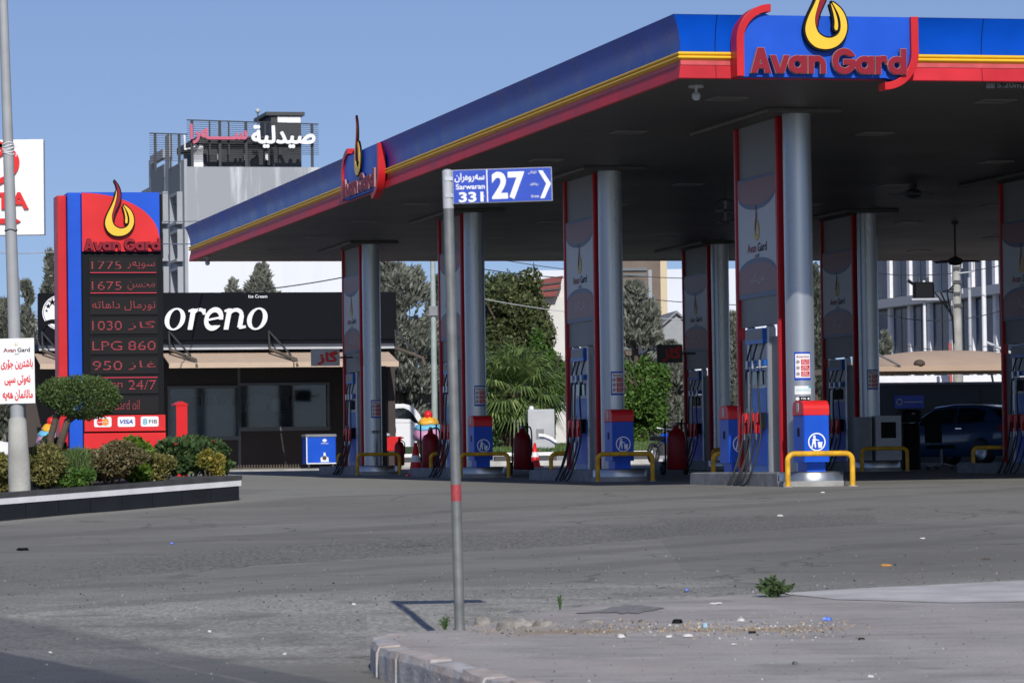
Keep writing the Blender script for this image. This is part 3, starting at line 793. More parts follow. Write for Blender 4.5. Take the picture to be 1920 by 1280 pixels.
def column(x, y):
    b = M()
    b.cyl((x, y, 0.12), (x, y, SOF + 0.01), CR, CR, 'silver', 40, False)
    b.lathe([(CR + 0.03, SOF - 0.06), (CR + 0.03, SOF + 0.0)], 'grey', (x, y, 0), 40)
    o = b.build('column', can)
    r = M(); g = gz(*(O1 + FD * x + SD * y).xy)
    r.lathe([(0.475, g - 0.08), (0.475, g + 0.07), (0.44, g + 0.075)], 'concrete', (x - 0.04, y - 0.55, 0), 44)
    r.lathe([(0.45, g + 0.07), (0.45, g + 0.185), (0.43, g + 0.205), (0.001, g + 0.206)], 'steel', (x - 0.04, y - 0.55, 0), 44)
    q = r.build('base_ring', o)
    return o
COLS = [(0, 0), (0, SP), (0, 2 * SP), (0, 3 * SP), (RW, 0), (RW, SP), (RW, 2 * SP), (RW, 3 * SP), (2 * RW, 0), (2 * RW, SP), (2 * RW, 2 * SP), (2 * RW, 3 * SP)]
for x, y in COLS: column(x, y)
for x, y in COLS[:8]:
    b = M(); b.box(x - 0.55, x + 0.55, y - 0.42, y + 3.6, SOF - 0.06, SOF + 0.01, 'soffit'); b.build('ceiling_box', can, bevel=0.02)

# brand sign on the front fascia, and the same on the side
def brand_sign(name, label, lc, rz, kx=1.0, lit=True):
    t = thing(name, label, 'sign', lc, rz, None)
    def s(P): return [(x * kx, z) for x, z in P]
    b = M()
    pts = [(0.10, 0.0)] + [(0.10, 0.47)] + arc(0.47, 0.47, 0.365, 180, 102, 12) + [(0.47, 0.80), (2.38, 0.80), (2.38, 0.31)] + arc(2.01, 0.31, 0.365, 0, -68, 12) + [(2.05, 0.0)]
    b.prism(s(pts), -0.20, 0.0, 'blue'); b.build('backing_panel', t)
    b = M(); b.prism(s([(0, 0.0), (0.10, 0.0), (0.10, 0.47)] + arc(0.47, 0.47, 0.37, 180, 90) + [(0.47, 0.94)] + arc(0.47, 0.47, 0.47, 90, 180)), -0.27, -0.0, 'red'); b.build('bracket', t, bevel=0.006)
    b = M(); b.prism(s([(2.38, 0.80), (2.48, 0.80), (2.48, 0.31)] + arc(2.01, 0.31, 0.47, 0, -90) + [(2.01, -0.06)] + arc(2.01, 0.31, 0.37, -90, 0)), -0.27, -0.0, 'red'); b.build('bracket', t, bevel=0.006)
    b = M(); flame(b, 1.2 * kx, 0.36, 1.09, -0.235, 0.09); b.build('flame_emblem', t)
    b = M(); wordmark(b, 0.175 * kx, 2.29 * kx, 0.035, 0.37, -0.255, 0.075, 'letter_red', 'letter_rim'); b.build('lettering', t)
    for k in range(2):
        b = M(); b.cyl((0.5 + k * 1.4, -0.10, 0.0), (0.5 + k * 1.4, 0.06, 0.0), 0.02, 0.02, 'grey'); 
    return t
pl = Plane(loc(0, Y0)[:2], YAW); u0, _ = pl.uz(1368.5, 146)
brand_sign('brand_sign', 'red Avan Gard lettering with yellow flame on blue panel on the sunlit front fascia', loc(u0, Y0 - 0.06, SOF - 0.0), YAW)
brand_sign('brand_sign', 'Avan Gard sign seen edge-on along the shaded long side of the canopy', loc(X0 - 0.05, 18.6, SOF), YAW - math.pi / 2, 1.45).scale = (1, 0.5, 1)

# clearance board, cameras, fans under the soffit
pl2 = Plane(loc(0, Y0 + 0.3)[:2], YAW)
ua, za = pl2.uz(1847, 151); ub, zb = pl2.uz(1935, 168)
b = M(); b.box(ua, ub, -0.015, 0.015, zb - za, -0.01, 'dark_grey')
h = za - zb
b.flat(text('5.20m', ua + 0.16, ub - 0.16, -h + 0.02, -0.03), -0.019, 'light_grey')
for x_ in (ua + 0.01, ub - 0.13):
    for k in range(6):
        a = x_ + k * 0.02
        b.prism([(a, -h + 0.01), (a + 0.01, -h + 0.01), (a + 0.02, -0.02), (a + 0.01, -0.02)], -0.019, -0.016, 'light_grey')
for q in (ua + 0.1, ub - 0.1): b.cyl((q, 0, -0.01), (q, 0, SOF - za), 0.008, 0.008, 'steel', 6)
tag(b.build('clearance_board', loc=loc(0, Y0 + 0.3, za), rot=(0, 0, YAW)), 'dark clearance board reading 5.20m between hatched ends, under the front fascia', 'sign')
def dome_cam(px, py, Y, label):
    p = at(px, py, Y)
    t = thing('dome_camera', label, 'security camera', (p.x, p.y, SOF))
    b = M(); b.cyl((0, 0, 0), (0, 0, -0.03), 0.10, 0.10, 'light_grey'); b.cyl((0, 0, -0.03), (0, 0, -0.10), 0.02, 0.02, 'light_grey'); b.build('mount', t)
    b = M(); b.lathe([(0.02, -0.09), (0.055, -0.10), (0.058, -0.14), (0.05, -0.175), (0.03, -0.195), (0.001, -0.2)], 'light_grey', n=16); b.build('dome', t)
dome_cam(1305, 152, 50.0, 'grey dome security camera under the canopy corner nearest the sunlit sign')
dome_cam(389, 490, 89.5, 'tiny dark camera hanging under the far end of the canopy')
def ceiling_fan(px, py, Y, label, rod, blade, rb):
    p = at(px, py, Y)
    t = thing('ceiling_fan', label, 'ceiling fan', (p.x, p.y, SOF))
    b = M(); b.cyl((0, 0, 0.0), (0, 0, -0.05), 0.08, 0.06, 'dark_grey'); b.cyl((0, 0, -0.05), (0, 0, -rod), 0.022, 0.022, 'dark_grey', 10); b.build('rod', t)
    b = M(); b.lathe([(0.03, -rod + 0.05), (0.14, -rod), (0.17, -rod - 0.06), (0.12, -rod - 0.12), (0.02, -rod - 0.14)], 'dark_grey'); b.build('motor', t)
    for k in range(3 if rod > 0.5 else 5):
        a = k * 2 * math.pi / (3 if rod > 0.5 else 5) + 0.3
        b = M(); T = Matrix.Rotation(a, 4, 'Z') @ Matrix.Translation((0, 0, -rod - 0.05)) @ Matrix.Rotation(0.22, 4, 'X')
        b.box(0.15, rb, -0.07, 0.07, -0.005, 0.005, blade, T); b.build('blade', t)
ceiling_fan(1790, 420, 80, 'dark ceiling fan hanging on a long rod in front of the office windows', 0.78, 'dark_grey', 0.55)
ceiling_fan(1712, 345, 69, 'ceiling fan with pale blades close under the dark canopy ceiling', 0.10, 'grey', 0.45)
p = at(1360, 395, 66)
t = thing('wall_fan', 'round black fan mounted near the ceiling behind the red strut', 'fan', (p.x, p.y, p.z))
b = M(); b.lathe([(0.20, -0.03), (0.215, 0.0), (0.20, 0.03), (0.19, 0.0), (0.20, -0.03)], 'dark_grey', n=28, T=Matrix.Rotation(math.pi / 2, 4, 'X')); 
for k in range(9): b.tube([(0, 0.03, 0), (0.2 * math.cos(k * 0.698), 0.03, 0.2 * math.sin(k * 0.698))], 0.003, 'dark_grey', 5)
b.build('cage', t)
b = M()
for k in range(4):
    T = Matrix.Rotation(k * math.pi / 2, 4, 'Y') @ Matrix.Rotation(0.4, 4, 'X'); b.box(0.03, 0.17, -0.05, 0.05, -0.003, 0.003, 'grey', T)
b.build('blades', t)
b = M(); b.tube([(0, 0.08, 0), (0, 0.12, 0.1), (0, 0.12, SOF - p.z)], 0.02, 'dark_grey'); b.build('bracket_arm', t)

# ------------------------------------------------------------------ pump islands
def island_outline(x, w, y0, y1, r, n=10):
    P = []
    for i in range(n + 1):
        a = math.pi + math.pi * i / n; P.append((x + w * math.cos(a), y0 + w * math.sin(a) * r))
    for i in range(n + 1):
        a = math.pi * i / n; P.append((x + w * math.cos(a), y1 + w * math.sin(a) * r))
    return P
def slab(b, P, z0, z1, m, inset=0.02):
    n = len(P); c = (sum(p[0] for p in P) / n, sum(p[1] for p in P) / n)
    V = [(x, y, z0) for x, y in P] + [(x, y, z1 - inset) for x, y in P] + [(x + (c[0] - x) * inset / 0.5, y + (c[1] - y) * inset / 2.5, z1) for x, y in P]
    Fs = [tuple(range(2 * n, 3 * n))] + [(k * n + i, k * n + (i + 1) % n, (k + 1) * n + (i + 1) % n, (k + 1) * n + i) for k in range(2) for i in range(n)]
    b.add(V, Fs, m)
mat('island_paint', (0.24, 0.245, 0.25), 0.75, var=0.35, scale=5, bump=0.3)
b = M(); slab(b, island_outline(-0.02, 0.46, -0.35, 4.1, 0.25), -0.12, 0.20, 'island_paint')
island0 = b.build('pump_island')
tag(island0, 'grey concrete island under the sunlit fuel pump', 'pump island', 'concrete pump islands')
def rail():
    t = thing('guard_rail', '', 'guard rail', group='yellow guard rails at the pumps')
    b = M(); w, h, r = 0.47, 0.46, 0.038
    pts = [(-w, 0, 0)] + [(-w, 0, 0.3)] + [(-w + 0.10 - 0.10 * math.cos(math.radians(a)), 0, h - 0.10 + 0.10 * math.sin(math.radians(a))) for a in range(0, 91, 15)]
    pts += [(-p[0], p[1], p[2]) for p in reversed(pts)]
    b.tube(pts, r, 'rail_yellow', 14); b.build('bent_tube', t)
    for s in (-1, 1):
        b = M(); b.cyl((s * w, 0, -0.02), (s * w, 0, 0.012), 0.07, 0.07, 'concrete', 14); b.build('base_plate', t)
    return t
rail0 = rail()
def bin_():
    """litter bin: blue body on a narrower foot, red arched lid with side openings"""
    t = thing('litter_bin', '', 'litter bin', group='red and blue litter bins')
    b = M(); W, D = 0.185, 0.25
    b.box(-W + 0.05, W - 0.05, -D + 0.04, D - 0.04, 0.0, 0.14, 'blue'); b.build('foot', t)
    b = M(); b.rbox(-W, W, -D, D, 0.14, 0.80, 0.012, 'blue')
    b.box(-W - 0.004, -W, -0.05, 0.05, 0.5, 0.62, 'black'); b.build('body', t)
    b = M(); P = [(-W - 0.008, 0.79)] + [(-W - 0.008, 0.84)] + [(-(W + 0.008) + 0.2 - 0.2 * math.cos(math.radians(a)), 0.84 + 0.16 * math.sin(math.radians(a))) for a in range(0, 91, 10)]
    # arch runs front to back over the sides
    Q = [(-D - 0.008, 0.79), (-D - 0.008, 0.88)] + [(-D - 0.008 + 0.14 - 0.14 * math.cos(math.radians(a)), 0.88 + 0.12 * math.sin(math.radians(a))) for a in range(10, 91, 10)]
    Q = Q + [(-y, z) for y, z in reversed(Q)]
    V = [(-W - 0.006, y, z) for y, z in Q] + [(W + 0.006, y, z) for y, z in Q]; n = len(Q)
    b.add(V, [tuple(range(n)), tuple(range(2 * n - 1, n - 1, -1))] + [((i + 1) % n, i, n + i, n + (i + 1) % n) for i in range(n)], 'bright_red')
    lid = b.build('lid', t, bevel=0.012)
    for s in (-1, 1):
        b = M(); b.prism([(x, 0.9 + z) for x, z in disc(0.055, 20, 0.075)], -W - 0.012, -W - 0.007, 'light_grey', Matrix.Rotation(-math.pi / 2 if s < 0 else math.pi / 2, 4, 'Z'))
        b.build('side_plate', t)
    # tidy-man mark: ring, figure and basket
    b = M(); cz = 0.42; R = 0.128
    b.flat(shape([disc(R, 40), disc(R * 0.86, 40)]), -D - 0.004, 'letter_white', -0.0, cz)
    b.flat(shape([disc(0.025, 14)]), -D - 0.004, 'letter_white', -0.035, cz + 0.074, 0.78, 0.78)
    b.flat(shape([[(-0.075, 0.065), (-0.03, 0.07), (0.0, 0.045), (0.045, 0.035), (0.045, 0.02), (-0.005, 0.028), (-0.025, 0.035), (-0.02, -0.02), (-0.015, -0.10), (-0.04, -0.10), (-0.05, -0.03), (-0.065, -0.03), (-0.08, -0.10), (-0.105, -0.10), (-0.085, -0.01)]]), -D - 0.004, 'letter_white', 0.0, cz, 0.78, 0.78)
    b.flat(shape([[(0.015, -0.0), (0.105, -0.0), (0.092, -0.105), (0.028, -0.105)]]), -D - 0.004, 'letter_white', 0.0, cz, 0.78, 0.78)
    b.build('tidy_mark', t)
    return t
bin0 = bin_()
# pump frame: two red struts up to the soffit, grey back panel and the tall banner; face towards -x
U0, U1 = 0.40, 2.44
OX = 0.137                                        # the pump face stands this far to the -x side of the column
class MF(M):
    def build(s, name, parent=None, **k):
        s.v = [(y - OX, -x, z) for x, y, z in s.v]   # a proper turn: (u,d,z) -> (d,-u,z)
        return M.build(s, name, parent, **k)
# with this turn the face (-y) looks to -x and u runs to -y, so u = -(distance along the island)
def pump_frame():
    t = thing('pump_portal', '', 'pump frame', group='red strut frames around the fuel pumps')
    top = SOF - 0.06
    for u in (-U1, -U0):
        b = MF(); b.rbox(u - 0.055, u + 0.055, -0.06, 0.06, 0.20, top, 0.02, 'shaded_strut_red'); b.build('strut', t)
    b = MF(); b.box(-U1 + 0.056, -U0 - 0.056, -0.005, 0.03, 2.32, top, 'shaded_panel_grey'); b.build('back_panel', t)
    w0, w1, z0, z1 = -U1 + 0.08, -U0 - 0.08, 2.74, 4.50
    b = MF(); b.box(w0, w1, -0.04, -0.006, z0, z1, 'shaded_banner_white')
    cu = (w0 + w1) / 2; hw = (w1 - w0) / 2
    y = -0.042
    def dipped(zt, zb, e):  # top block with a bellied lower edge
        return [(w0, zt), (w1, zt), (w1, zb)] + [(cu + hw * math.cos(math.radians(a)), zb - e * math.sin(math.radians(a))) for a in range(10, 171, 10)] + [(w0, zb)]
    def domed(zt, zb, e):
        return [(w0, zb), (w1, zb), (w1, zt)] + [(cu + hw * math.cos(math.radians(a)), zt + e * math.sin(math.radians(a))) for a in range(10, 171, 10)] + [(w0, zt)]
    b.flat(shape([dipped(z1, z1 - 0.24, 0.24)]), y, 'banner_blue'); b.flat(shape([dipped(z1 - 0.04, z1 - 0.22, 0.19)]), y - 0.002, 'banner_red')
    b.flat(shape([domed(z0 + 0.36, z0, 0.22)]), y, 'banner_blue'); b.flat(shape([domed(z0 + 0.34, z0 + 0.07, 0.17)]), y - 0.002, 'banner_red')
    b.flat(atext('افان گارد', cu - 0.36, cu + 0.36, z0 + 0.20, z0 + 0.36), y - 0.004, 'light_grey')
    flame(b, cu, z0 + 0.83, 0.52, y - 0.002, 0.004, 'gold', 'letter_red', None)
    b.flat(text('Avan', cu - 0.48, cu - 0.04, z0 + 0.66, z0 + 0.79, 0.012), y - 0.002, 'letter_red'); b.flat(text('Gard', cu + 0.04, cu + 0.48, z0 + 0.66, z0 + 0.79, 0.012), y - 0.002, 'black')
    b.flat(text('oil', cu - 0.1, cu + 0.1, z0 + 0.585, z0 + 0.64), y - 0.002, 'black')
    b.build('banner', t)
    return t
frame0 = pump_frame()
def bez(P, n=14):
    P = [Vector(p) for p in P]; out = []
    for i in range(len(P) - 1):
        p0, p1, p2, p3 = P[max(i - 1, 0)], P[i], P[i + 1], P[min(i + 2, len(P) - 1)]
        for k in range(n if i < len(P) - 2 else n + 1):
            t = k / n
            out.append(0.5 * ((2 * p1) + (-p0 + p2) * t + (2 * p0 - 5 * p1 + 4 * p2 - p3) * t * t + (-p0 + 3 * p1 - 3 * p2 + p3) * t ** 3))
    return out
def dispenser():
    t = thing('fuel_dispenser', '', 'fuel dispenser', group='blue fuel dispensers')
    uc = -1.42; a, c = uc - 0.52, uc + 0.52; z = 0.20
    b = MF(); b.box(a + 0.09, c - 0.09, -0.05, 0.05, z, z + 1.22, 'pump_blue'); b.box(a + 0.14, c - 0.14, -0.054, -0.05, z + 0.1, z + 0.62, 'blue')
    b.build('cabinet', t, bevel=0.006)
    for u in (a, c - 0.09):
        b = MF(); b.rbox(u, u + 0.09, -0.06, 0.06, z, z + 2.12, 0.02, 'silver'); b.build('side_post', t)
    b = MF(); b.box(a + 0.09, c - 0.09, -0.045, 0.045, z + 1.22, z + 1.52, 'light_grey'); b.box(a + 0.2, c - 0.2, -0.05, -0.0455, z + 1.27, z + 1.47, 'glass_dark'); b.build('display', t)
    b = MF(); b.box(a + 0.09, c - 0.09, -0.10, 0.09, z + 1.54, z + 1.62, 'pump_blue'); b.build('hose_shelf', t)
    b = MF(); b.box(a + 0.09, c - 0.09, -0.02, 0.05, z + 1.62, z + 1.86, 'light_grey')
    b.box(a + 0.09, c - 0.09, -0.11, 0.09, z + 1.86, z + 2.08, 'pump_blue'); b.box(a + 0.12, c - 0.12, -0.115, -0.11, z + 1.92, z + 2.06, 'grey'); b.build('header', t)
    for e0_, e1_ in ((-U1 + 0.057, a - 0.002), (c + 0.002, -U0 - 0.057)):
        b = MF(); b.box(e0_, e1_, 0.0, 0.03, z, z + 1.95, 'shaded_panel_grey'); b.build('infill_panel', t)
    for k, (u, un) in enumerate(((uc - 0.30, uc - 0.36), (uc - 0.02, uc - 0.08), (uc + 0.34, uc + 0.24))):
        b = MF()
        P = [(u + 0.10, -0.09, z + 1.86), (u, -0.13, z + 1.60), (u - 0.03, -0.15, z + 1.2), (u + 0.02 + 0.12 * k, -0.22, z + 0.5), (u + 0.1 + 0.1 * k, -0.42, z - 0.10), (un + 0.12, -0.46, z - 0.17), (un - 0.02, -0.27, z + 0.12), (un, -0.16, z + 0.58)]
        b.tube(bez(P), 0.014, 'rubber', 8)
        b.cyl((u + 0.0, -0.13, z + 1.50), (u, -0.13, z + 1.62), 0.024, 0.024, 'steel', 10); b.cyl((u + 0.0, -0.13, z + 1.46), (u, -0.13, z + 1.50), 0.03, 0.03, 'banner_blue', 10)
        b.build('hose', t)
        b = MF(); b.box(un - 0.08, un + 0.08, -0.12, -0.05, z + 0.62, z + 0.86, 'black'); b.build('nozzle_cradle', t)
        b = MF()
        b.prism([(un - 0.03, z + 0.56), (un + 0.03, z + 0.56), (un + 0.05, z + 0.70), (un + 0.11, z + 0.72), (un + 0.12, z + 0.86), (un - 0.05, z + 0.84), (un - 0.06, z + 0.70)], -0.19, -0.13, 'bright_red')
        b.cyl((un, -0.16, z + 0.57), (un - 0.005, -0.165, z + 0.47), 0.024, 0.018, 'steel', 10)
        b.tube([(un + 0.10, -0.16, z + 0.83), (un + 0.15, -0.16, z + 0.92)], 0.013, 'steel', 8)
        b.build('nozzle', t, bevel=0.005)
    return t
disp0 = dispenser()
DESC = {(0, 0): 'nearest the big front sign', (0, 1): 'between palm and green bush', (0, 2): 'just behind the street sign pole', (0, 3): 'before the ice cream shop',
        (1, 1): 'cut by the picture edge', (1, 2): 'left of the tan shade canopy', (1, 3): 'deep between both pump rows'}
first = True
bays = [(0, 0), (0, 1), (0, 2), (0, 3), (1, 1), (1, 2), (1, 3)]
RAILDESC = {}
for (i, j) in bays:
    x, y = i * RW, j * SP; d = DESC[(i, j)]
    def put(o, dx, dy, label, rz=YAW, dz=0.0):
        global first
        l_ = locg(x + dx, y + dy, dz)
        if o.get('used'): return dup(o, l_, label, rz)
        o.location = l_; o.rotation_euler = (0, 0, rz); o['label'] = label; o['used'] = 1; return o
    put(island0, 0, 0, 'grey concrete pump island, ' + d)
    put(frame0, 0, 0, 'tall red struts with flame banner, ' + d)
    q = put(disp0, 0, 0, 'blue fuel dispenser with red nozzles, ' + d)
    put(rail0, -0.13, -1.24, 'yellow rail before the column, ' + d)
    put(rail0, 0.58, 4.85, 'yellow rail behind the pump, ' + d)
    if (i, j) in ((0, 0), (0, 1), (0, 2)):
        put(bin0, -0.085, -0.72, 'blue litter bin with red lid, ' + d, YAW, 0.20)
b2 = dup(bin0, locg(0.02, 3.3, 0.18), 'blue and red litter bin turned away behind the nearest fuel pump, left of its struts', YAW)
for o in (island0, frame0, disp0, rail0, bin0):
    del o['used']
for o in list(bpy.data.objects):
    if 'used' in o.keys(): del o['used']

# notices wrapped on the columns
def wrapped(b, x0, x1, z0, z1, m, r):
    n = max(2, int((x1 - x0) / 0.03))
    V = [(x0 + (x1 - x0) * i / n, r, z) for i in range(n + 1) for z in (z0, z1)]
    b.add(V, [(2 * i, 2 * i + 2, 2 * i + 3, 2 * i + 1) for i in range(n)], m)
def wrap(b, a0):
    b.v = [(r * math.sin(x / CR + a0), -r * math.cos(x / CR + a0), z) for x, r, z in b.v]
def notice(o_, name, label, a0, z0, kind):
    b = M(); R = CR + 0.004
    if kind == 'attention':
        w, h = 0.245, 0.40
        wrapped(b, -w / 2, w / 2, z0, z0 + h, 'sign_blue', R); wrapped(b, -w / 2 + 0.017, w / 2 - 0.012, z0 + 0.035, z0 + h - 0.028, 'white', R + 0.002)
        def tx(s, x0_, x1_, za_, zb_, m, rr): 
            V, Fs = text(s, x0_, x1_, za_, zb_, 0.01); b.add([(p[0], rr, p[1]) for p in V], Fs, m)
        tx('Attention', -0.09, 0.09, z0 + h - 0.085, z0 + h - 0.045, 'letter_red', R + 0.004)
        for k, (s1, s2) in enumerate((('Stop The', 'Engine'), ('No', 'Smoking'), ('No', 'Cell Phone'))):
            zt = z0 + h - 0.105 - k * 0.085
            wrapped(b, -0.025, 0.10, zt - 0.072, zt, 'red', R + 0.004)
            tx(s1, -0.0 if k else -0.012, 0.07 if k else 0.088, zt - 0.03, zt - 0.010, 'letter_white', R + 0.006); tx(s2, -0.012, 0.088, zt - 0.06, zt - 0.038, 'letter_white', R + 0.006)
            V, Fs = shape([disc(0.027, 20), disc(0.021, 20)]); b.add([(p[0] - 0.068, R + 0.004, p[1] + zt - 0.036) for p in V], Fs, 'letter_red')
            V, Fs = shape([[(-0.010, -0.012), (0.010, -0.012), (0.010, 0.012), (-0.010, 0.012)]]); b.add([(p[0] - 0.068, R + 0.004, p[1] + zt - 0.036) for p in V], Fs, 'black')
    elif kind == 'strip':
        wrapped(b, -0.105, 0.105, z0, z0 + 0.06, 'black', R)
        for c_, q in ((-0.08, 0.026), (0.075, 0.016)):
            V, Fs = shape([disc(q, 18)]); b.add([(p[0] + c_, R + 0.003, p[1] + z0 + 0.03) for p in V], Fs, 'white')
        V, Fs = text('FIB', -0.03, 0.04, z0 + 0.018, z0 + 0.043, 0.01); b.add([(p[0], R + 0.003, p[1]) for p in V], Fs, 'white')
    else:
        wrapped(b, -0.12, 0.12, z0, z0 + 0.12, 'white', R); wrapped(b, -0.10, 0.10, z0 + 0.05, z0 + 0.075, 'pale_teal', R + 0.002); wrapped(b, 0.08, 0.12, z0 + 0.09, z0 + 0.12, 'teal', R + 0.003)
    wrap(b, a0)
    o = b.build(name, loc=o_, rot=(0, 0, YAW))
    return tag(o, label, 'notice', 'notices wrapped on the columns')
mat('teal', (0.05, 0.40, 0.50), 0.4); mat('pale_teal', (0.45, 0.70, 0.72), 0.4)
A0 = -YAW + 0.10
notice(loc(0, 0), 'safety_notice', 'white Attention notice in a blue frame with three red prohibitions, on the sunlit column', A0, 1.50, 'attention')
notice(loc(0, 0), 'sticker', 'pale teal sticker under the Attention notice on the sunlit column', A0, 1.30, 'pale')
notice(loc(0, 0), 'payment_sticker', 'black payment strip under the pale sticker on the sunlit column', A0, 1.21, 'strip')
notice(loc(0, SP), 'safety_notice', 'Attention notice in a blue frame on the shaded column left of the green shrubs', A0 + 0.35, 1.50, 'attention')
notice(loc(0, SP), 'payment_sticker', 'black payment strip on the shaded column left of the green shrubs', A0 + 0.35, 1.16, 'strip')
notice(loc(0, 2 * SP), 'safety_notice', 'Attention notice in a blue frame on the shaded column beside the palm', A0 + 0.35, 1.50, 'attention')
notice(loc(0, 3 * SP), 'safety_notice', 'Attention notice in a blue frame on the column in front of the ice cream shop', A0 + 0.35, 1.42, 'attention')
notice(loc(0, 3 * SP), 'payment_sticker', 'black payment strip on the column in front of the ice cream shop', A0 + 0.2, 1.08, 'strip')
notice(loc(RW, 2 * SP), 'safety_notice', 'dim Attention notice on the dark column left of the tan shade canopy', A0 + 0.2, 1.75, 'attention')
# ------------------------------------------------------------------ street name sign on the pavement
def street_sign():
    b0 = at(862, 1180, 25.0); b0.z = pz(b0.x, b0.y)
    t0 = at(839, 318, 25.0)
    t = thing('street_name_sign', 'blue street name sign reading 27 on a tall grey pole at the pavement corner', 'street sign', b0)
    d = t0 - b0
    b = M(); b.tube([d * k for k in (-0.02, 0.3, 0.6, 0.86)], 0.034, 'galvanised', 18); b.build('pole', t)
    b = M(); b.tube([d * 0.915, d * 0.955, d * 0.995], 0.036, 'light_grey', 18); b.ball(d * 0.995, 0.036, 'light_grey', 8, (1, 1, 0.5)); b.tube([d * 0.86, d * 0.9155], 0.034, 'galvanised', 18); b.build('cap_tube', t)
    b = M(); b.cyl(d * 0.279, d * 0.315, 0.0343, 0.0343, 'faded_red', 18, False); b.build('red_paint_mark', t)
    # board
    c = at(850, 383, 25.0) - b0; e = at(1036, 377, 25.0) - b0; top = at(850, 320, 25.0) - b0
    L = (e - c).length; H = (top - c).length
    ang = math.atan2(e.z - c.z, e.x - c.x)
    T = Matrix.Translation(c + Vector((0, -0.036, 0))) @ Matrix.Rotation(-ang, 4, 'Y')
    b = M(); b.box(0, L, -0.006, 0.006, 0, H, 'light_grey', T); b.box(0.004, L - 0.004, -0.010, -0.006, 0.004, H - 0.004, 'sign_blue', T); b.build('board', t)
    b = M(); y = -0.0125; u = L / 186.0; w = 'letter_white'
    q = lambda x: x * u
    def f(m2): b.flat(m2, y, w, T=T)
    z = lambda v: H - v * H / 63.0
    b.box(q(63.5), q(65.5), y, y + 0.002, 0.004, H - 0.004, w, T)
    f(atext('سەروەران', q(4), q(60), z(24), z(6), 0.02)); f(text('Sarwaran', q(6), q(60), z(37), z(27), 0.02))
    f(text('331', q(11), q(57), z(61), z(42), 0.03)); f(shape([[(q(57) + a, z(51) + c_) for a, c_ in disc(0.006, 10)]]))
    f(text('27', q(73), q(135), z(58), z(6), 0.035))
    P = [(161, 6), (169, 6), (184, 31), (171, 58), (163, 58), (175, 31)]
    f(shape([[(q(x_), z(v)) for x_, v in P]]))
    f(atext('کۆلان', q(142), q(158), z(12), z(6))); f(atext('زوقاق', q(145), q(160), z(34), z(28))); f(text('Street', q(146), q(161), z(56), z(51)))
    b.build('lettering', t)
    b = M()
    for k in (0.25, 0.75):
        b.box(-0.05, 0.02, -0.004, 0.03, H * k - 0.012, H * k + 0.012, 'steel', T)
    b.build('clamp', t)
street_sign()

# ------------------------------------------------------------------ planter with its shrubs
PA, PB = on_ground(0, 976), on_ground(449, 938)
pdir = Vector((PB.x - PA.x, PB.y - PA.y, 0)); PL = pdir.length; pdir.normalize()
pyaw = math.atan2(pdir.y, pdir.x)
PP = Plane(PA, pyaw)
tile_m = mat('black_tile', (0.010, 0.012, 0.016), 0.3, var=0.5, scale=2.5, spec=0.5)
mat('coping', (0.07, 0.07, 0.072), 0.5, var=0.3, scale=4)
def band_mat():
    m = mat('white_band', (0.84, 0.84, 0.85), 0.5, var=0.1, scale=4)
    n, l = m.node_tree.nodes, m.node_tree.links; b = n['Principled BSDF']; src = b.inputs['Base Color'].links[0].from_socket
    t = n.new('ShaderNodeTexCoord'); w = n.new('ShaderNodeTexWave'); w.inputs['Scale'].default_value = 7; w.inputs['Distortion'].default_value = 2.0
    mp = n.new('ShaderNodeMapping'); mp.inputs['Rotation'].default_value = (0, 0.7, 0); l.new(t.outputs['Object'], mp.inputs[0]); l.new(mp.outputs[0], w.inputs[0])
    r = n.new('ShaderNodeValToRGB'); r.color_ramp.elements[0].position = 0.0; r.color_ramp.elements[1].position = 0.3; r.color_ramp.elements[0].color = (0.86, 0.86, 0.87, 1)
    l.new(w.outputs[0], r.inputs[0])
    mx = n.new('ShaderNodeMix'); mx.data_type = 'RGBA'; mx.blend_type = 'MULTIPLY'; mx.inputs[0].default_value = 1.0
    l.new(src, mx.inputs[6]); l.new(r.outputs[0], mx.inputs[7]); l.new(mx.outputs[2], b.inputs['Base Color'])
band_mat()
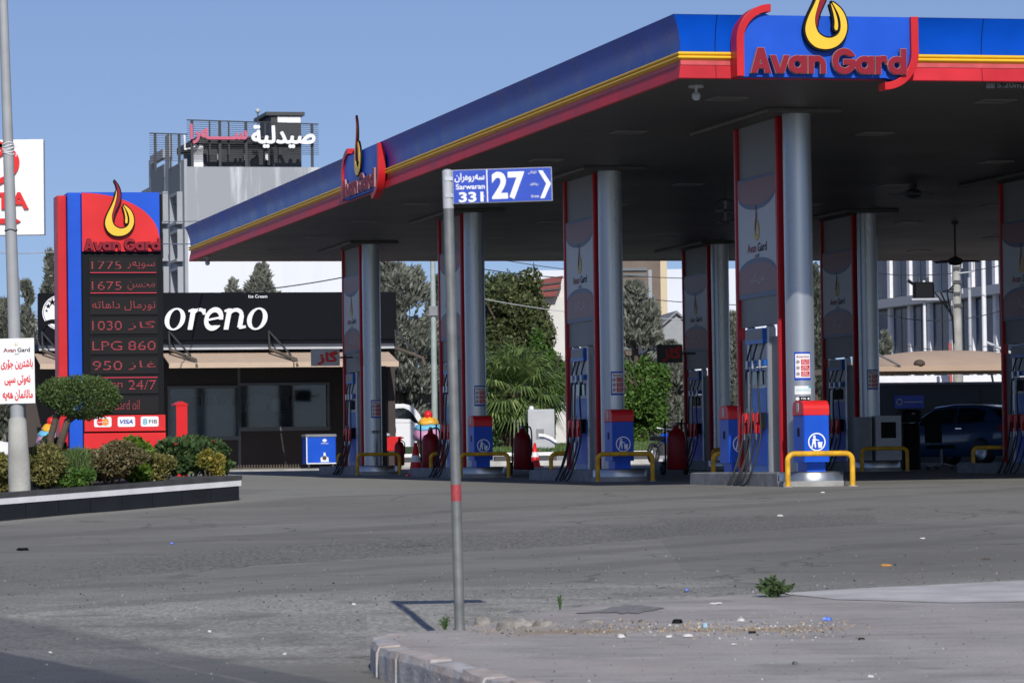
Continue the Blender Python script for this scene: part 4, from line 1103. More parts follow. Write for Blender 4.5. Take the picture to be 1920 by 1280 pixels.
def planter():
    zA, zB = gz(PA.x, PA.y), gz(PB.x, PB.y)
    t = thing('planter', 'long low planter wall of black tiles with a white band and dark coping', 'planter', (PA.x, PA.y, 0), pyaw)
    HT = 0.32
    ext = 4.0
    zz = lambda u: zA + (zB - zA) * u / PL
    def strip(b, u0, u1, h0, h1, v0, v1, m):
        V = [(u0, v0, zz(u0) + h0), (u1, v0, zz(u1) + h0), (u1, v1, zz(u1) + h0), (u0, v1, zz(u0) + h0), (u0, v0, zz(u0) + h1), (u1, v0, zz(u1) + h1), (u1, v1, zz(u1) + h1), (u0, v1, zz(u0) + h1)]
        b.add(V, [(3, 2, 1, 0), (4, 5, 6, 7), (0, 1, 5, 4), (1, 2, 6, 5), (2, 3, 7, 6), (3, 0, 4, 7)], m)
    b = M(); strip(b, -ext, PL, -0.15, HT - 0.02, 0.02, 0.14, 'concrete'); strip(b, PL - 0.14, PL - 0.002, -0.1, HT - 0.021, 0.14, 9.0, 'concrete'); b.build('wall_core', t)
    b = M(); u = PL
    while u > -ext:
        w = 0.66; strip(b, max(-ext, u - w) + 0.006, u - 0.006, 0.006, 0.185, 0.0, 0.02, 'black_tile'); u -= w
    for k in range(12): b.box(PL - 0.002, PL + 0.016, 0.02 + k * 0.66, 0.02 + k * 0.66 + 0.65, zB + 0.0, zB + 0.185, 'black_tile')
    b.build('tile_facing', t)
    b = M(); strip(b, -ext, PL + 0.03, 0.188, 0.262, -0.012, 0.02, 'white_band'); b.box(PL - 0.002, PL + 0.03, 0.02, 8.0, zB + 0.188, zB + 0.262, 'white_band'); b.build('white_band', t)
    b = M(); strip(b, -ext, PL + 0.04, 0.264, HT, -0.02, 0.16, 'coping'); strip(b, PL - 0.15, PL + 0.04, 0.264, HT - 0.001, 0.16, 9.0, 'coping'); b.build('coping', t)
    b = M(); b.add([(-ext, 0.14, zz(-ext) + 0.27), (PL - 0.14, 0.14, zz(PL) + 0.27), (PL - 0.14, 9, zz(PL) + 0.40), (-ext, 9, zz(-ext) + 0.40)], [(0, 1, 2, 3)], 'soil'); b.build('soil_bed', t)
    return t
planter()
def leaf_cloud(b, P, D, size, asp, m):
    """a diamond leaf at each P pointing along D"""
    P = np.asarray(P); D = np.asarray(D); n = len(P)
    D = D / (np.linalg.norm(D, axis=1, keepdims=True) + 1e-9)
    R = rng.normal(size=(n, 3)); Wv = np.cross(D, R); Wv /= (np.linalg.norm(Wv, axis=1, keepdims=True) + 1e-9)
    s = np.asarray(size).reshape(-1, 1) * np.ones((n, 1))
    V = np.stack([P - D * s * 0.5, P + Wv * s * asp * 0.5, P + D * s * 0.5, P - Wv * s * asp * 0.5], 1).reshape(-1, 3)
    o = len(b.v); k = b._mi(m)
    b.v.extend(map(tuple, V.tolist()))
    b.f.extend([(o + 4 * i, o + 4 * i + 1, o + 4 * i + 2, o + 4 * i + 3) for i in range(n)])
    b.m.extend([k] * n); b.sm.extend([False] * n)
leaf_mat('leaf_olive', (0.104, 0.116, 0.034), (0.244, 0.225, 0.075), (0.300, 0.281, 0.112))
leaf_mat('leaf_brown', (0.088, 0.088, 0.039), (0.215, 0.179, 0.088), (0.273, 0.234, 0.117))
leaf_mat('leaf_green', (0.030, 0.083, 0.018), (0.112, 0.210, 0.038), (0.195, 0.300, 0.060))
leaf_mat('leaf_bright', (0.056, 0.125, 0.015), (0.175, 0.275, 0.037), (0.275, 0.325, 0.075))
leaf_mat('leaf_dark', (0.025, 0.062, 0.022), (0.078, 0.135, 0.044), (0.155, 0.207, 0.069))
leaf_mat('leaf_yellow', (0.10, 0.13, 0.03), (0.34, 0.28, 0.05), (0.45, 0.36, 0.10))
leaf_mat('leaf_grass', (0.056, 0.120, 0.035), (0.160, 0.240, 0.080), (0.240, 0.304, 0.128))
leaf_mat('leaf_topiary', (0.048, 0.092, 0.027), (0.126, 0.194, 0.059), (0.220, 0.270, 0.101))
leaf_mat('needle_grey', (0.12, 0.135, 0.105), (0.28, 0.295, 0.245), (0.38, 0.385, 0.34), 0.3)
leaf_mat('needle_dark', (0.085, 0.10, 0.075), (0.19, 0.205, 0.16), (0.27, 0.28, 0.235), 0.3)
leaf_mat('leaf_broad', (0.035, 0.055, 0.020), (0.12, 0.15, 0.055), (0.22, 0.23, 0.11))
leaf_mat('leaf_palm', (0.075, 0.13, 0.045), (0.22, 0.31, 0.10), (0.42, 0.48, 0.21), 0.35, 0.35)
leaf_mat('petal', (0.55, 0.03, 0.05), (0.65, 0.08, 0.10)); leaf_mat('petal_yellow', (0.7, 0.5, 0.02), (0.75, 0.6, 0.05)); leaf_mat('petal_mauve', (0.25, 0.16, 0.28), (0.38, 0.27, 0.38))
def blob_points(n, c, r, lumps=9, lump=0.42, shell=0.75, jag=0.0):
    """points spread through a lumpy crown: lumps of their own in an ellipsoid, most of them near the outside"""
    c, r = np.array(c, float), np.array(r, float)
    U = rng.normal(size=(lumps, 3)); U /= np.linalg.norm(U, axis=1, keepdims=True); U *= rng.uniform(0.35, 0.8, (lumps, 1))
    k = rng.integers(0, lumps, n)
    d = rng.normal(size=(n, 3)); d /= np.linalg.norm(d, axis=1, keepdims=True)
    rad = np.where(rng.random(n) < shell, rng.uniform(0.8, 1.05, n), rng.uniform(0.3, 0.95, n)).reshape(-1, 1) * lump
    rad *= (1 + jag * rng.normal(size=(n, 1)))
    Q = U[k] + d * rad
    return c + Q * r, d
def shrub(name, label, cat, p, w, h, n, lf, m, asp=0.5, upright=0.3, lumps=10, flowers=None, stems=True):
    t = thing(name, label, cat, p, 0, 'shrubs in the planter')
    b = M()
    P, d = blob_points(n, (0, 0, h * 0.52), (w * 0.52, w * 0.42, h * 0.5), lumps, 0.45, 0.8, 0.06)
    P[:, 2] = np.maximum(P[:, 2], 0.02)
    D = d + rng.normal(size=d.shape) * 0.7 + np.array([0, 0, upright])
    leaf_cloud(b, P, D, lf * rng.uniform(0.6, 1.4, n), asp, m)
    b.build('foliage', t)
    if flowers:
        f = M(); k = flowers[1]; i = rng.integers(0, n, k)
        Q = P[i] * np.array([1.02, 1.05, 1.0]) + np.array([0, -0.02, 0.02])
        for _ in range(3): leaf_cloud(f, Q + rng.normal(size=Q.shape) * 0.008, rng.normal(size=(k, 3)), flowers[2], 0.9, flowers[0])
        f.build('blossom', t)
    s = M()
    for k in range(6):
        a = rng.uniform(0, 6.28); s.tube([(0.03 * math.cos(a), 0.03 * math.sin(a), -0.05), (w * 0.2 * math.cos(a), w * 0.16 * math.sin(a), h * 0.4), (w * 0.33 * math.cos(a), w * 0.26 * math.sin(a), h * 0.75)], [0.014, 0.01, 0.004], 'bark', 5)
    s.build('stems', t)
    return t
def planter_spot(px, v):
    """place in the bed: straight ray through picture column px, v metres behind the front of the planter"""
    u, _ = PP.uz(px, 900, v)
    p = PP.o + PP.d * u + PP.n * v
    z = gz(PA.x, PA.y) + (gz(PB.x, PB.y) - gz(PA.x, PA.y)) * u / PL + 0.27 + (v - 0.14) * 0.0147
    return (p.x, p.y, z)
def px_h(px, y0, y1, p):  # picture height -> metres at p
    return (y1 - y0) / F_PX * p[1]
def bed(px0, px1, ytop, v, ybot=None):
    p = planter_spot((px0 + px1) / 2, v)
    w = (px1 - px0) / F_PX * p[1]
    ztop = at((px0 + px1) / 2, ytop, p[1]).z
    return p, w, max(0.2, ztop - p[2])
for name, label, cat, a, c, yt, v, n, lf, m, asp, up, lumps, fl in (
    ('shrub', 'olive shrub with a yellow bloom at the picture edge behind the lamp post', 'shrub', -30, 40, 838, 0.85, 3200, 0.055, 'leaf_olive', 0.5, 0.3, 10, ('petal_yellow', 10, 0.05)),
    ('shrub', 'round olive green shrub just right of the lamp post', 'shrub', 44, 116, 836, 0.75, 4200, 0.05, 'leaf_olive', 0.5, 0.3, 11, None),
    ('grassy_plant', 'fine upright grassy plant in front of the blue stripe of the price sign', 'plant', 104, 168, 848, 1.0, 3000, 0.13, 'leaf_grass', 0.07, 2.2, 8, None),
    ('shrub', 'low leafy green plant under the grassy one, at the coping', 'plant', 114, 162, 878, 0.42, 1500, 0.06, 'leaf_green', 0.6, 0.2, 8, None),
    ('shrub', 'wide brownish olive shrub in the middle of the planter', 'shrub', 163, 256, 840, 0.75, 4800, 0.052, 'leaf_brown', 0.5, 0.3, 12, None),
    ('shrub', 'bright green leafy shrub in front of the red base of the price sign', 'shrub', 232, 290, 832, 0.75, 2600, 0.065, 'leaf_bright', 0.6, 0.4, 9, None),
    ('shrub', 'small yellow green bush between the bright shrub and the dark one', 'shrub', 284, 332, 848, 0.65, 2200, 0.055, 'leaf_olive', 0.6, 0.3, 9, None),
    ('flowering_shrub', 'dark green bush with red flowers before the red letter box shaped post', 'shrub', 308, 412, 818, 1.05, 3800, 0.075, 'leaf_dark', 0.65, 0.3, 11, ('petal', 26, 0.045)),
    ('variegated_shrub', 'yellow variegated bush at the right end of the planter', 'shrub', 376, 410, 848, 0.6, 1500, 0.06, 'leaf_yellow', 0.7, 0.3, 7, None),
    ('flowering_shrub', 'thin mauve flowered bush under the leaning trunks of the clipped tree', 'shrub', 66, 112, 818, 1.7, 1100, 0.06, 'leaf_dark', 0.6, 0.4, 8, ('petal_mauve', 60, 0.04))):
    p, w, h = bed(a, c, yt, v)
    w *= 1.55; h *= 1.10; n = int(n * 1.8)
    shrub(name, label, cat, p, w, h, n, lf, m, asp, up, lumps, fl)
# flat-topped clipped tree on two leaning trunks
p = Vector(planter_spot(92, 1.5))
t = thing('topiary_tree', 'clipped flat topped tree with dense round crown on two leaning dark trunks', 'tree', p)
cc = at(158, 748, p.y) - p
b = M()
def disc_crown(n, c, r):
    d = rng.normal(size=(n, 3)); d /= np.linalg.norm(d, axis=1, keepdims=True)
    k = np.where(rng.random(n) < 0.85, rng.normal(0.97, 0.055, n), rng.uniform(0.5, 0.95, n)).reshape(-1, 1)
    lump = 1 + 0.05 * np.sin(d[:, :1] * 7 + 1) * np.cos(d[:, 1:2] * 6 + d[:, 2:] * 5)
    return np.array(c) + d * k * lump * np.array(r), d
P, d = disc_crown(9500, (cc.x, 0, cc.z + 0.02), (0.43, 0.40, 0.265))
P2, d2 = disc_crown(4500, (cc.x - 0.30, 0.12, cc.z + 0.08), (0.30, 0.30, 0.19))
leaf_cloud(b, np.vstack([P, P2]), np.vstack([d, d2]) + rng.normal(size=(14000, 3)) * 0.5 + np.array([0, 0, 0.5]), 0.034 * rng.uniform(0.6, 1.5, 14000), 0.45, 'leaf_topiary')
b.build('crown', t)
b = M()
q1, q2 = at(104, 790, p.y) - p, at(118, 776, p.y) - p
b.tube([(0, 0, -0.1), (q1.x - 0.06, 0, q1.z * 0.75), (q1.x, 0, q1.z + 0.03), (cc.x - 0.2, 0.05, cc.z)], [0.055, 0.045, 0.04, 0.02], 'bark', 10)
b.tube([(0.03, 0.0, -0.1), (0.10, -0.02, q2.z * 0.42), (q2.x + 0.06, -0.02, q2.z * 0.9), (cc.x + 0.05, 0, cc.z - 0.1)], [0.055, 0.05, 0.045, 0.02], 'bark', 10)
b.build('trunk', t)

# lamp post in the planter, with its small white notice board
p = Vector(planter_spot(37, 0.34))
top = at(4, -60, p.y) - p
t = thing('lamp_post', 'tall grey lamp post leaning slightly, on a flaking white concrete foot in the planter', 'lamp post', p)
def along(k): return Vector((top.x * k, 0, top.z * k))
b = M(); b.tube([along(0.0), along(0.24), along(0.6), along(1.0), along(1.5)], [0.085, 0.078, 0.064, 0.050, 0.042], 'pole_concrete_blue' if 'pole_concrete_blue' in MATS else 'galvanised', 20); b.build('pole', t)
b = M(); b.tube([along(-0.02), along(0.06), along(0.14), along(0.145)], [0.135, 0.128, 0.105, 0.084], 'pole_concrete', 20); b.build('foot', t)
b = M(); b.tube([along(1.5), along(1.5) + Vector((0.3, 0, 0.25)), along(1.5) + Vector((1.5, 0, 0.45))], 0.035, 'galvanised', 10); q = along(1.5) + Vector((1.6, 0, 0.45)); b.rbox(q.x - 0.3, q.x + 0.3, -0.12, 0.12, q.z - 0.06, q.z + 0.06, 0.04, 'grey'); b.build('lamp_arm', t)
for k, rr_ in ((0.195, 0.084), (0.50, 0.072)):
    b = M(); pt = along(k); b.tube([pt + Vector((rr_ * math.cos(a), rr_ * math.sin(a), 0.01 * math.sin(3 * a))) for a in np.linspace(0, 6.4, 18)], 0.006, 'black', 6); b.build('wire_tie', t)
b = M(); pt = along(0.655)
for k in range(5): b.tube([pt + Vector((0.068 * math.cos(a), 0.068 * math.sin(a), 0.03 * k - 0.06 + 0.015 * math.sin(2 * a + k))) for a in np.linspace(0, 6.4, 16)], 0.007, 'white', 5)
b.tube([pt + Vector((0.05, -0.06, 0)), pt + Vector((0.12, -0.08, 0.03)), pt + Vector((0.10, -0.08, -0.1))], 0.006, 'white', 5); b.build('rope_tie', t)
y_ = p.y - 0.10
A_, B_ = at(0, 757, y_), at(65, 634, y_)
W, H = B_.x - A_.x, B_.z - A_.z
b = M(); u = W / 65; v = H / 123
b.box(-0.02, W, 0, 0.012, 0, H, 'white')
f = lambda m2, m: b.flat(m2, -0.003, m)
Z = lambda q: H - q * v
flame(b, 32 * u, Z(14), 11 * v, -0.001, 0.002, 'gold', 'leaf_sign', None) if False else None
b.flat(shape([[(a * 11 * v, c * 11 * v) for a, c in FL_BODY]]), -0.003, 'gold', 32 * u, Z(14))
f(text('Avan', 8 * u, 31 * u, Z(26), Z(18), 0.02), 'letter_red'); f(text('Gard', 34 * u, 57 * u, Z(26), Z(18), 0.02), 'black'); f(text('oil', 29 * u, 37 * u, Z(31), Z(28)), 'black')
for s_, z0, z1, x0, x1 in (('باشترین جۆری', 59, 39, 3, 62), ('نەوتی سپی', 90, 70, 9, 57), ('ماڵانمان هەیە'.replace('ڵ', 'ل'), 118, 97, 5, 61)):
    f(atext(s_, x0 * u, x1 * u, Z(z0), Z(z1), 0.03), 'bright_red')
tag(b.build('notice_board', loc=(A_.x, y_, A_.z), rot=(0, math.radians(-0.6), 0)), 'small white board with red Kurdish lettering tied to the lamp post', 'sign')

# white dealer board at the picture edge
p = at(-60, 350, 68.0)
t = thing('dealer_board', 'large white board with red lettering and ring emblem, cut by the picture edge', 'sign', (p.x, p.y, gz(p.x, p.y)))
zb = lambda px, py: at(px, py, 68.0).z - gz(p.x, p.y)
xb = lambda px, py: at(px, py, 68.0).x - p.x
x0, x1, z0, z1 = xb(-185, 440), xb(83, 440), zb(83, 440), zb(83, 261)
b = M(); b.box(x0, x1, 0, 0.22, z0, z1, 'white'); b.build('board', t, bevel=0.01)
b = M(); cx_, cz_ = xb(-43, 306), zb(-43, 306); s = 68.0 / F_PX
for (rx, rz, w, ox, oz) in ((80 * s, 48 * s, 0.10, 0, 0), (30 * s, 46 * s, 0.09, 0, 0), (56 * s, 20 * s, 0.09, 0, 24 * s)):
    b.flat(shape([[(ox + a, oz + c) for a, c in disc(rx, 48, rz)], [(ox + a, oz + c) for a, c in disc(rx - w, 48, rz - w)]], 0.03), -0.03, 'bright_red', cx_, cz_)
b.build('ring_emblem', t)
b = M(); b.flat(text('TOYOTA', xb(-140, 393), xb(54, 393), zb(0, 393), zb(0, 361), 0.03, 0.03), -0.03, 'bright_red'); b.build('lettering', t)
b = M(); b.prism([(xb(-140, 410), zb(0, 418)), (xb(30, 410), zb(0, 420)), (xb(39, 416), zb(0, 416)), (xb(30, 410), zb(0, 410)), (xb(-140, 410), zb(0, 410))], -0.05, 0, 'bright_red'); b.build('underline', t)
b = M(); b.cyl((0, 0.11, -0.1), (0, 0.11, z0 + 0.1), 0.14, 0.12, 'grey'); b.build('post', t)

# ------------------------------------------------------------------ price sign
TOT = Plane(at(112, 850, 52.0), YAW, 0); TOT.z0 = gz(*TOT.o.xy)
t = thing('price_sign', 'tall fuel price sign with flame emblem, red LED prices and red and blue side stripes', 'price sign', TOT.root(), YAW)
def R(px0, py0, px1, py1, v=0.0):
    a, zt = TOT.uz(px0, py0, v); c, zb_ = TOT.uz(px1, py1, v); return a, c, zb_, zt
def RR(px0, px1, y0, y1, v=0.0):
    a = TOT.uz(px0, (y0 + y1) / 2, v)[0]; c = TOT.uz(px1, (y0 + y1) / 2, v)[0]; px = (px0 + px1) / 2
    return a, c, TOT.uz(px, y1, v)[1], TOT.uz(px, y0, v)[1]
a, c, _, zt = RR(110, 127, 366, 850); b = M(); b.box(a, c, 0.05, 0.5, -0.1, zt, 'red'); b.build('side_stripe', t, bevel=0.01)
a2, c2, _, zt2 = RR(126, 147, 361, 850); b = M(); b.box(c + 0.01, c2 + 0.05, 0.0, 0.5, -0.1, zt2, 'blue'); tag(b.build('side_stripe', t, bevel=0.01), 'blue side stripe')
e0, e1, _, zt3 = RR(147, 306, 361, 850); e0 = c2 + 0.055
TW = e1 - e0; KX = TW / 158.0
b = M(); b.box(e0, e1, 0.02, 0.48, -0.1, zt3 - 0.02, 'black'); b.build('tower', t)
zt_, zm_ = zt3, RR(150, 300, 361, 472)[2]
x1h = e0 + 152 * KX
b = M(); b.box(e0 + 0.001, x1h, -0.05, 0.02, zm_, zt_, 'blue'); 
HH = zt_ - zm_
arcp = [(e0 + 0.002, zm_ + 0.002), (x1h - 0.002, zm_ + 0.002), (x1h - 0.002, zm_ + 0.14)] + [(e0 + 0.002 + (x1h - e0 - 0.006) * math.sin(math.radians(q)), zm_ + 0.14 + (HH - 0.15) * (math.cos(math.radians(q))) ** 0.9) for q in range(84, -1, -6)]
b.prism(arcp, -0.056, -0.0505, 'bright_red'); b.build('head_panel', t)
b = M(); fx = e0 + 72 * KX; fz0 = RR(150, 300, 361, 443)[2]; fh = (443 - 339) / F_PX * 52.0
flame(b, fx, fz0, fh, -0.075, 0.06); b.build('flame_emblem', t)
b = M(); wz = RR(150, 300, 448, 471); wordmark(b, e0 + 3 * KX, e0 + 152 * KX, wz[2] + 0.005, wz[3], -0.075, 0.05, 'letter_red', 'black'); b.build('lettering', t)
s0, s1 = e0 + 14 * KX, e0 + 146 * KX
rows = [(483, 513), (521, 551), (557, 590), (595, 626), (633, 664), (670, 701), (706, 738), (743, 776)]
mat('screen', (0.013, 0.012, 0.013), 0.6, spec=0.15)
zz0 = RR(150, 300, 361, 476)[2]; zz1 = RR(150, 300, 361, 780)[2]
b = M(); b.box(e0 + 0.004, e1 - 0.004, -0.03, 0.019, zz1, zz0, 'black'); b.build('screen_frame', t)
texts = [('1775', 'سوپەر'), ('1675', 'محسن'), (None, 'نورمال داهاتە'), ('1030', 'گاز'), ('LPG', '860'), ('950', 'غاز'), ('Open', '24/7'), ('Avan Gard oil', None)]
LT = 0.004
for (y0, y1), (l_, r_) in zip(rows, texts):
    za, zb_ = RR(150, 300, y0, y1)[3], RR(150, 300, y0, y1)[2]
    b = M(); b.box(s0, s1, -0.045, -0.031, zb_, za, 'screen'); o = b.build('price_screen', t)
    b = M(); m_ = 0.025
    if l_ and r_: pair = [(l_, s0 + 0.03, s0 + (s1 - s0) * 0.47), (r_, s0 + (s1 - s0) * 0.56, s1 - 0.03)]
    elif l_: pair = [(l_, s0 + 0.06, s1 - (s1 - s0) * 0.28)]
    else: pair = [(r_, s0 + 0.03, s1 - 0.03)]
    for s_, x0, x1 in pair:
        q = M(); q.flat(text(s_, x0, x1, zb_ + 0.055, za - 0.05, -0.008) if s_[0] < chr(128) else atext(s_, x0, x1, zb_ + 0.055, za - 0.05, -0.006), -0.049, 'led'); q.build('led_lettering', o)
    if y0 in (483, 521, 706): b.box(s0 + 0.01, s1 - 0.01, -0.049, -0.046, (zb_ if y0 != 706 else za) + (0.008 if y0 != 706 else -0.016), (zb_ if y0 != 706 else za) + (0.016 if y0 != 706 else -0.008), 'led_line')  if 'led_line' in MATS else None
    if b.v: b.build('led_line', o)
pz0, pz1 = RR(150, 300, 778, 808), RR(150, 300, 814, 850)
b = M(); b.box(e0 + 0.012, e1 + 0.01, -0.04, 0.019, pz0[2], pz0[3], 'bright_red'); b.build('card_panel', t)
b = M(); b.box(e0 + 0.002, e1 + 0.01, -0.05, 0.019, -0.1, pz1[3] + 0.02, 'bright_red'); b.build('base_panel', t)
def rrect(x0, x1, z0, z1, r): return [q for cx_, cz_, a0 in ((x1 - r, z1 - r, 0), (x0 + r, z1 - r, 90), (x0 + r, z0 + r, 180), (x1 - r, z0 + r, 270)) for q in arc(cx_, cz_, r, a0, a0 + 90, 5)]
cz0, cz1 = RR(150, 300, 781, 800)[2], RR(150, 300, 781, 800)[3]
mat('card_orange', (0.75, 0.28, 0.03), 0.4); mat('card_blue', (0.02, 0.06, 0.35), 0.4)
for k, (xa, xb_) in enumerate(((20, 54), (66, 100), (111, 146))):
    b = M(); x0, x1 = e0 + xa * KX, e0 + xb_ * KX; zc = (cz0 + cz1) / 2; xm = (x0 + x1) / 2
    b.flat(shape([rrect(x0, x1, cz0, cz1, 0.025)]), -0.044, 'white')
    if k == 0:
        b.flat(shape([disc(0.05, 24)]), -0.046, 'bright_red', xm - 0.035, zc); b.flat(shape([disc(0.05, 24)]), -0.047, 'card_orange', xm + 0.035, zc)
        b.flat(text('mastercard', x0 + 0.04, x1 - 0.04, zc - 0.012, zc + 0.012), -0.049, 'white')
    elif k == 1: b.flat(text('VISA', x0 + 0.03, x1 - 0.03, cz0 + 0.04, cz1 - 0.04, 0.03, 0, 0.25), -0.046, 'card_blue')
    else:
        b.flat(text('FIB', xm - 0.01, x1 - 0.02, cz0 + 0.045, cz1 - 0.045, 0.01), -0.046, 'dark_grey'); b.flat(text('8', x0 + 0.03, x0 + 0.09, cz0 + 0.03, cz1 - 0.03, 0.02), -0.046, 'teal')
    b.build('card_badge', t)

# red gabled post
p = at(338, 838, 55.5); z_ = at(338, 752, 55.5).z
w = 0.085; t = thing('cable_post', 'red square post with a pointed top standing right of the price sign', 'post', (p.x, p.y, gz(p.x, p.y)), 0.42)
h = z_ - gz(p.x, p.y)
b = M(); b.box(-w, w, -w, w, -0.05, h - 0.06, 'bright_red'); b.box(-w - 0.003, -w - 0.0005, -w + 0.002, w, -0.05, h - 0.07, 'dark_grey'); b.build('shaft', t)
b = M(); b.prism([(-w - 0.012, h - 0.06), (w + 0.012, h - 0.06), (w + 0.012, h - 0.045), (0, h + 0.0), (-w - 0.012, h - 0.045)], -w - 0.012, w + 0.012, 'bright_red'); b.build('cap', t)
# ------------------------------------------------------------------ ice cream shop
mat('shop_black', (0.005, 0.0065, 0.010), 0.65, var=0.3, scale=0.6, spec=0.1)
mat('shop_slate', (0.040, 0.050, 0.068), 0.5, var=0.15)
mat('shop_brown', (0.040, 0.029, 0.025), 0.6, var=0.25, scale=1)
mat('frame_dark', (0.13, 0.14, 0.15), 0.4)
mat('interior', (0.16, 0.17, 0.18), 0.8, var=0.3)
mat('awning_tan', (0.56, 0.43, 0.32), 0.8, var=0.06)
mat('old_wood', (0.11, 0.09, 0.07), 0.8, var=0.3)
SH = Plane(at(72, 860, 103.0), YAW); SH.z0 = gz(*SH.o.xy)
def bx(px0, px1, py0, py1, v=0.0, P=None):
    P = P or SH
    a, c = P.uz(px0, (py0 + py1) / 2, v)[0], P.uz(px1, (py0 + py1) / 2, v)[0]
    m_ = (px0 + px1) / 2
    return a, c, P.uz(m_, py1, v)[1], P.uz(m_, py0, v)[1]
t = thing('ice_cream_shop', 'black ice cream shop with big white italic lettering and tan awnings', 'shop', SH.root(), YAW)
a, c, z0, z1 = bx(72, 742, 549, 638)
SL, SR, ST = a, c, z1
b = M(); b.box(a, c - 0.03, -0.25, 0.2, z0, z1, 'shop_black'); b.build('sign_fascia', t, bevel=0.01)
_, _, y0, y1 = bx(72, 742, 638, 652); 
b = M(); b.box(a, c, -0.05, 0.2, y0, z0 - 0.002, 'shop_slate'); b.box(a, c, -0.10, -0.05, y0 - 0.05, y0 + 0.01, 'light_grey'); b.build('gutter_band', t)
zaw = y0
_, _, zw0, _ = bx(72, 742, 860, 870)
# walls round the window openings
def wq(px0, px1, py0, py1): return bx(px0, px1, py0, py1, 3.5)
b = M()
wl_ = wq(318, 445, 728, 818); wr_ = wq(450, 612, 722, 800); zb_ = -0.1
top_ = y0 - 0.05
b.box(a, wl_[0], 3.4, 3.6, zb_, top_, 'shop_brown'); b.box(wl_[0], wl_[1], 3.4, 3.6, wl_[3], top_, 'shop_brown'); b.box(wl_[1], wr_[0], 3.4, 3.6, zb_, top_, 'frame_dark')
b.box(wr_[0], wr_[1], 3.4, 3.6, wr_[3], top_, 'shop_brown'); b.box(wl_[0], wl_[1], 3.4, 3.6, zb_, wl_[2], 'shop_brown'); b.box(wr_[0], wr_[1], 3.4, 3.6, zb_, wr_[2], 'shop_brown'); b.box(wr_[1], c, 3.4, 3.6, zb_, top_, 'shop_brown')
b.box(c - 0.2, c, 0.21, 7.5, zb_, top_, 'shop_brown'); b.box(a, a + 3.4, 3.6, 6, zb_, top_, 'shop_brown'); b.box(a, c, 7.5, 7.7, zb_, top_, 'interior'); b.box(a, c, 0.21, 7.7, top_ + 0.001, top_ + 0.2, 'shop_black')
b.build('wall', t)
b = M(); b.box(a + 0.2, c - 0.2, 0.19, 7.5, 0.051, 0.06, 'concrete'); b.box(wl_[0] + 0.9, wl_[1] + 0.1, 4.1, 4.7, 0.06, wl_[2] + 0.9, 'grey'); b.box(wr_[0], wr_[1], 4.4, 5.0, 0.06, wr_[2] + 0.45, 'dark_grey')
rr = random.Random(2)
for k in range(7): 
    q = wr_[0] + 0.35 + k * 0.09; b.cyl((q, 4.6, wr_[2] + 0.45), (q, 4.6, wr_[2] + 0.62), 0.03, 0.03, 'light_grey', 8)
b.rbox(wr_[0] + 0.55, wr_[0] + 0.95, 4.55, 4.9, wr_[2] + 0.45, wr_[2] + 1.0, 0.05, 'grey'); b.rbox(wr_[0] + 1.05, wr_[0] + 1.35, 4.5, 4.9, wr_[2] + 0.45, wr_[2] + 0.85, 0.05, 'light_grey')
for k in range(5): b.cyl((wl_[0] + 1.05 + k * 0.1, 4.3, wl_[2] + 0.9), (wl_[0] + 1.05 + k * 0.1, 4.3, wl_[2] + 1.2), 0.03, 0.03, 'light_grey', 8)
for k in range(9): b.box(wr_[0] + 0.2 + k * 0.24, wr_[0] + 0.36 + k * 0.24, 7.2, 7.4, wr_[2] + 0.5 + 0.1 * (k % 3), wr_[2] + 0.85 + 0.1 * (k % 2), ('white', 'grey', 'light_grey')[k % 3])
b.box(wr_[0], wr_[1], 7.15, 7.45, wr_[2] + 0.46, wr_[2] + 0.50, 'white'); b.box(wl_[0] - 0.5, wl_[1] + 0.1, 7.2, 7.4, wl_[2] + 1.2, wl_[2] + 1.5, 'light_grey')
b.build('counter', t)
for nm, w4 in (('window', wl_), ('window', wr_)):
    f = 0.07; b = M(); x0, x1, q0, q1 = w4
    b.box(x0 - f, x1 + f, 3.34, 3.399, q1, q1 + f, 'frame_dark'); b.box(x0 - f, x1 + f, 3.30, 3.399, q0 - f * 1.6, q0, 'frame_dark'); b.box(x0 - f, x0, 3.34, 3.399, q0, q1, 'frame_dark'); b.box(x1, x1 + f, 3.34, 3.399, q0, q1, 'frame_dark')
    o = b.build('window', t)
    b = M(); b.box(x0, x1, 3.44, 3.45, q0, q1, 'shop_glass'); b.build('pane', o)
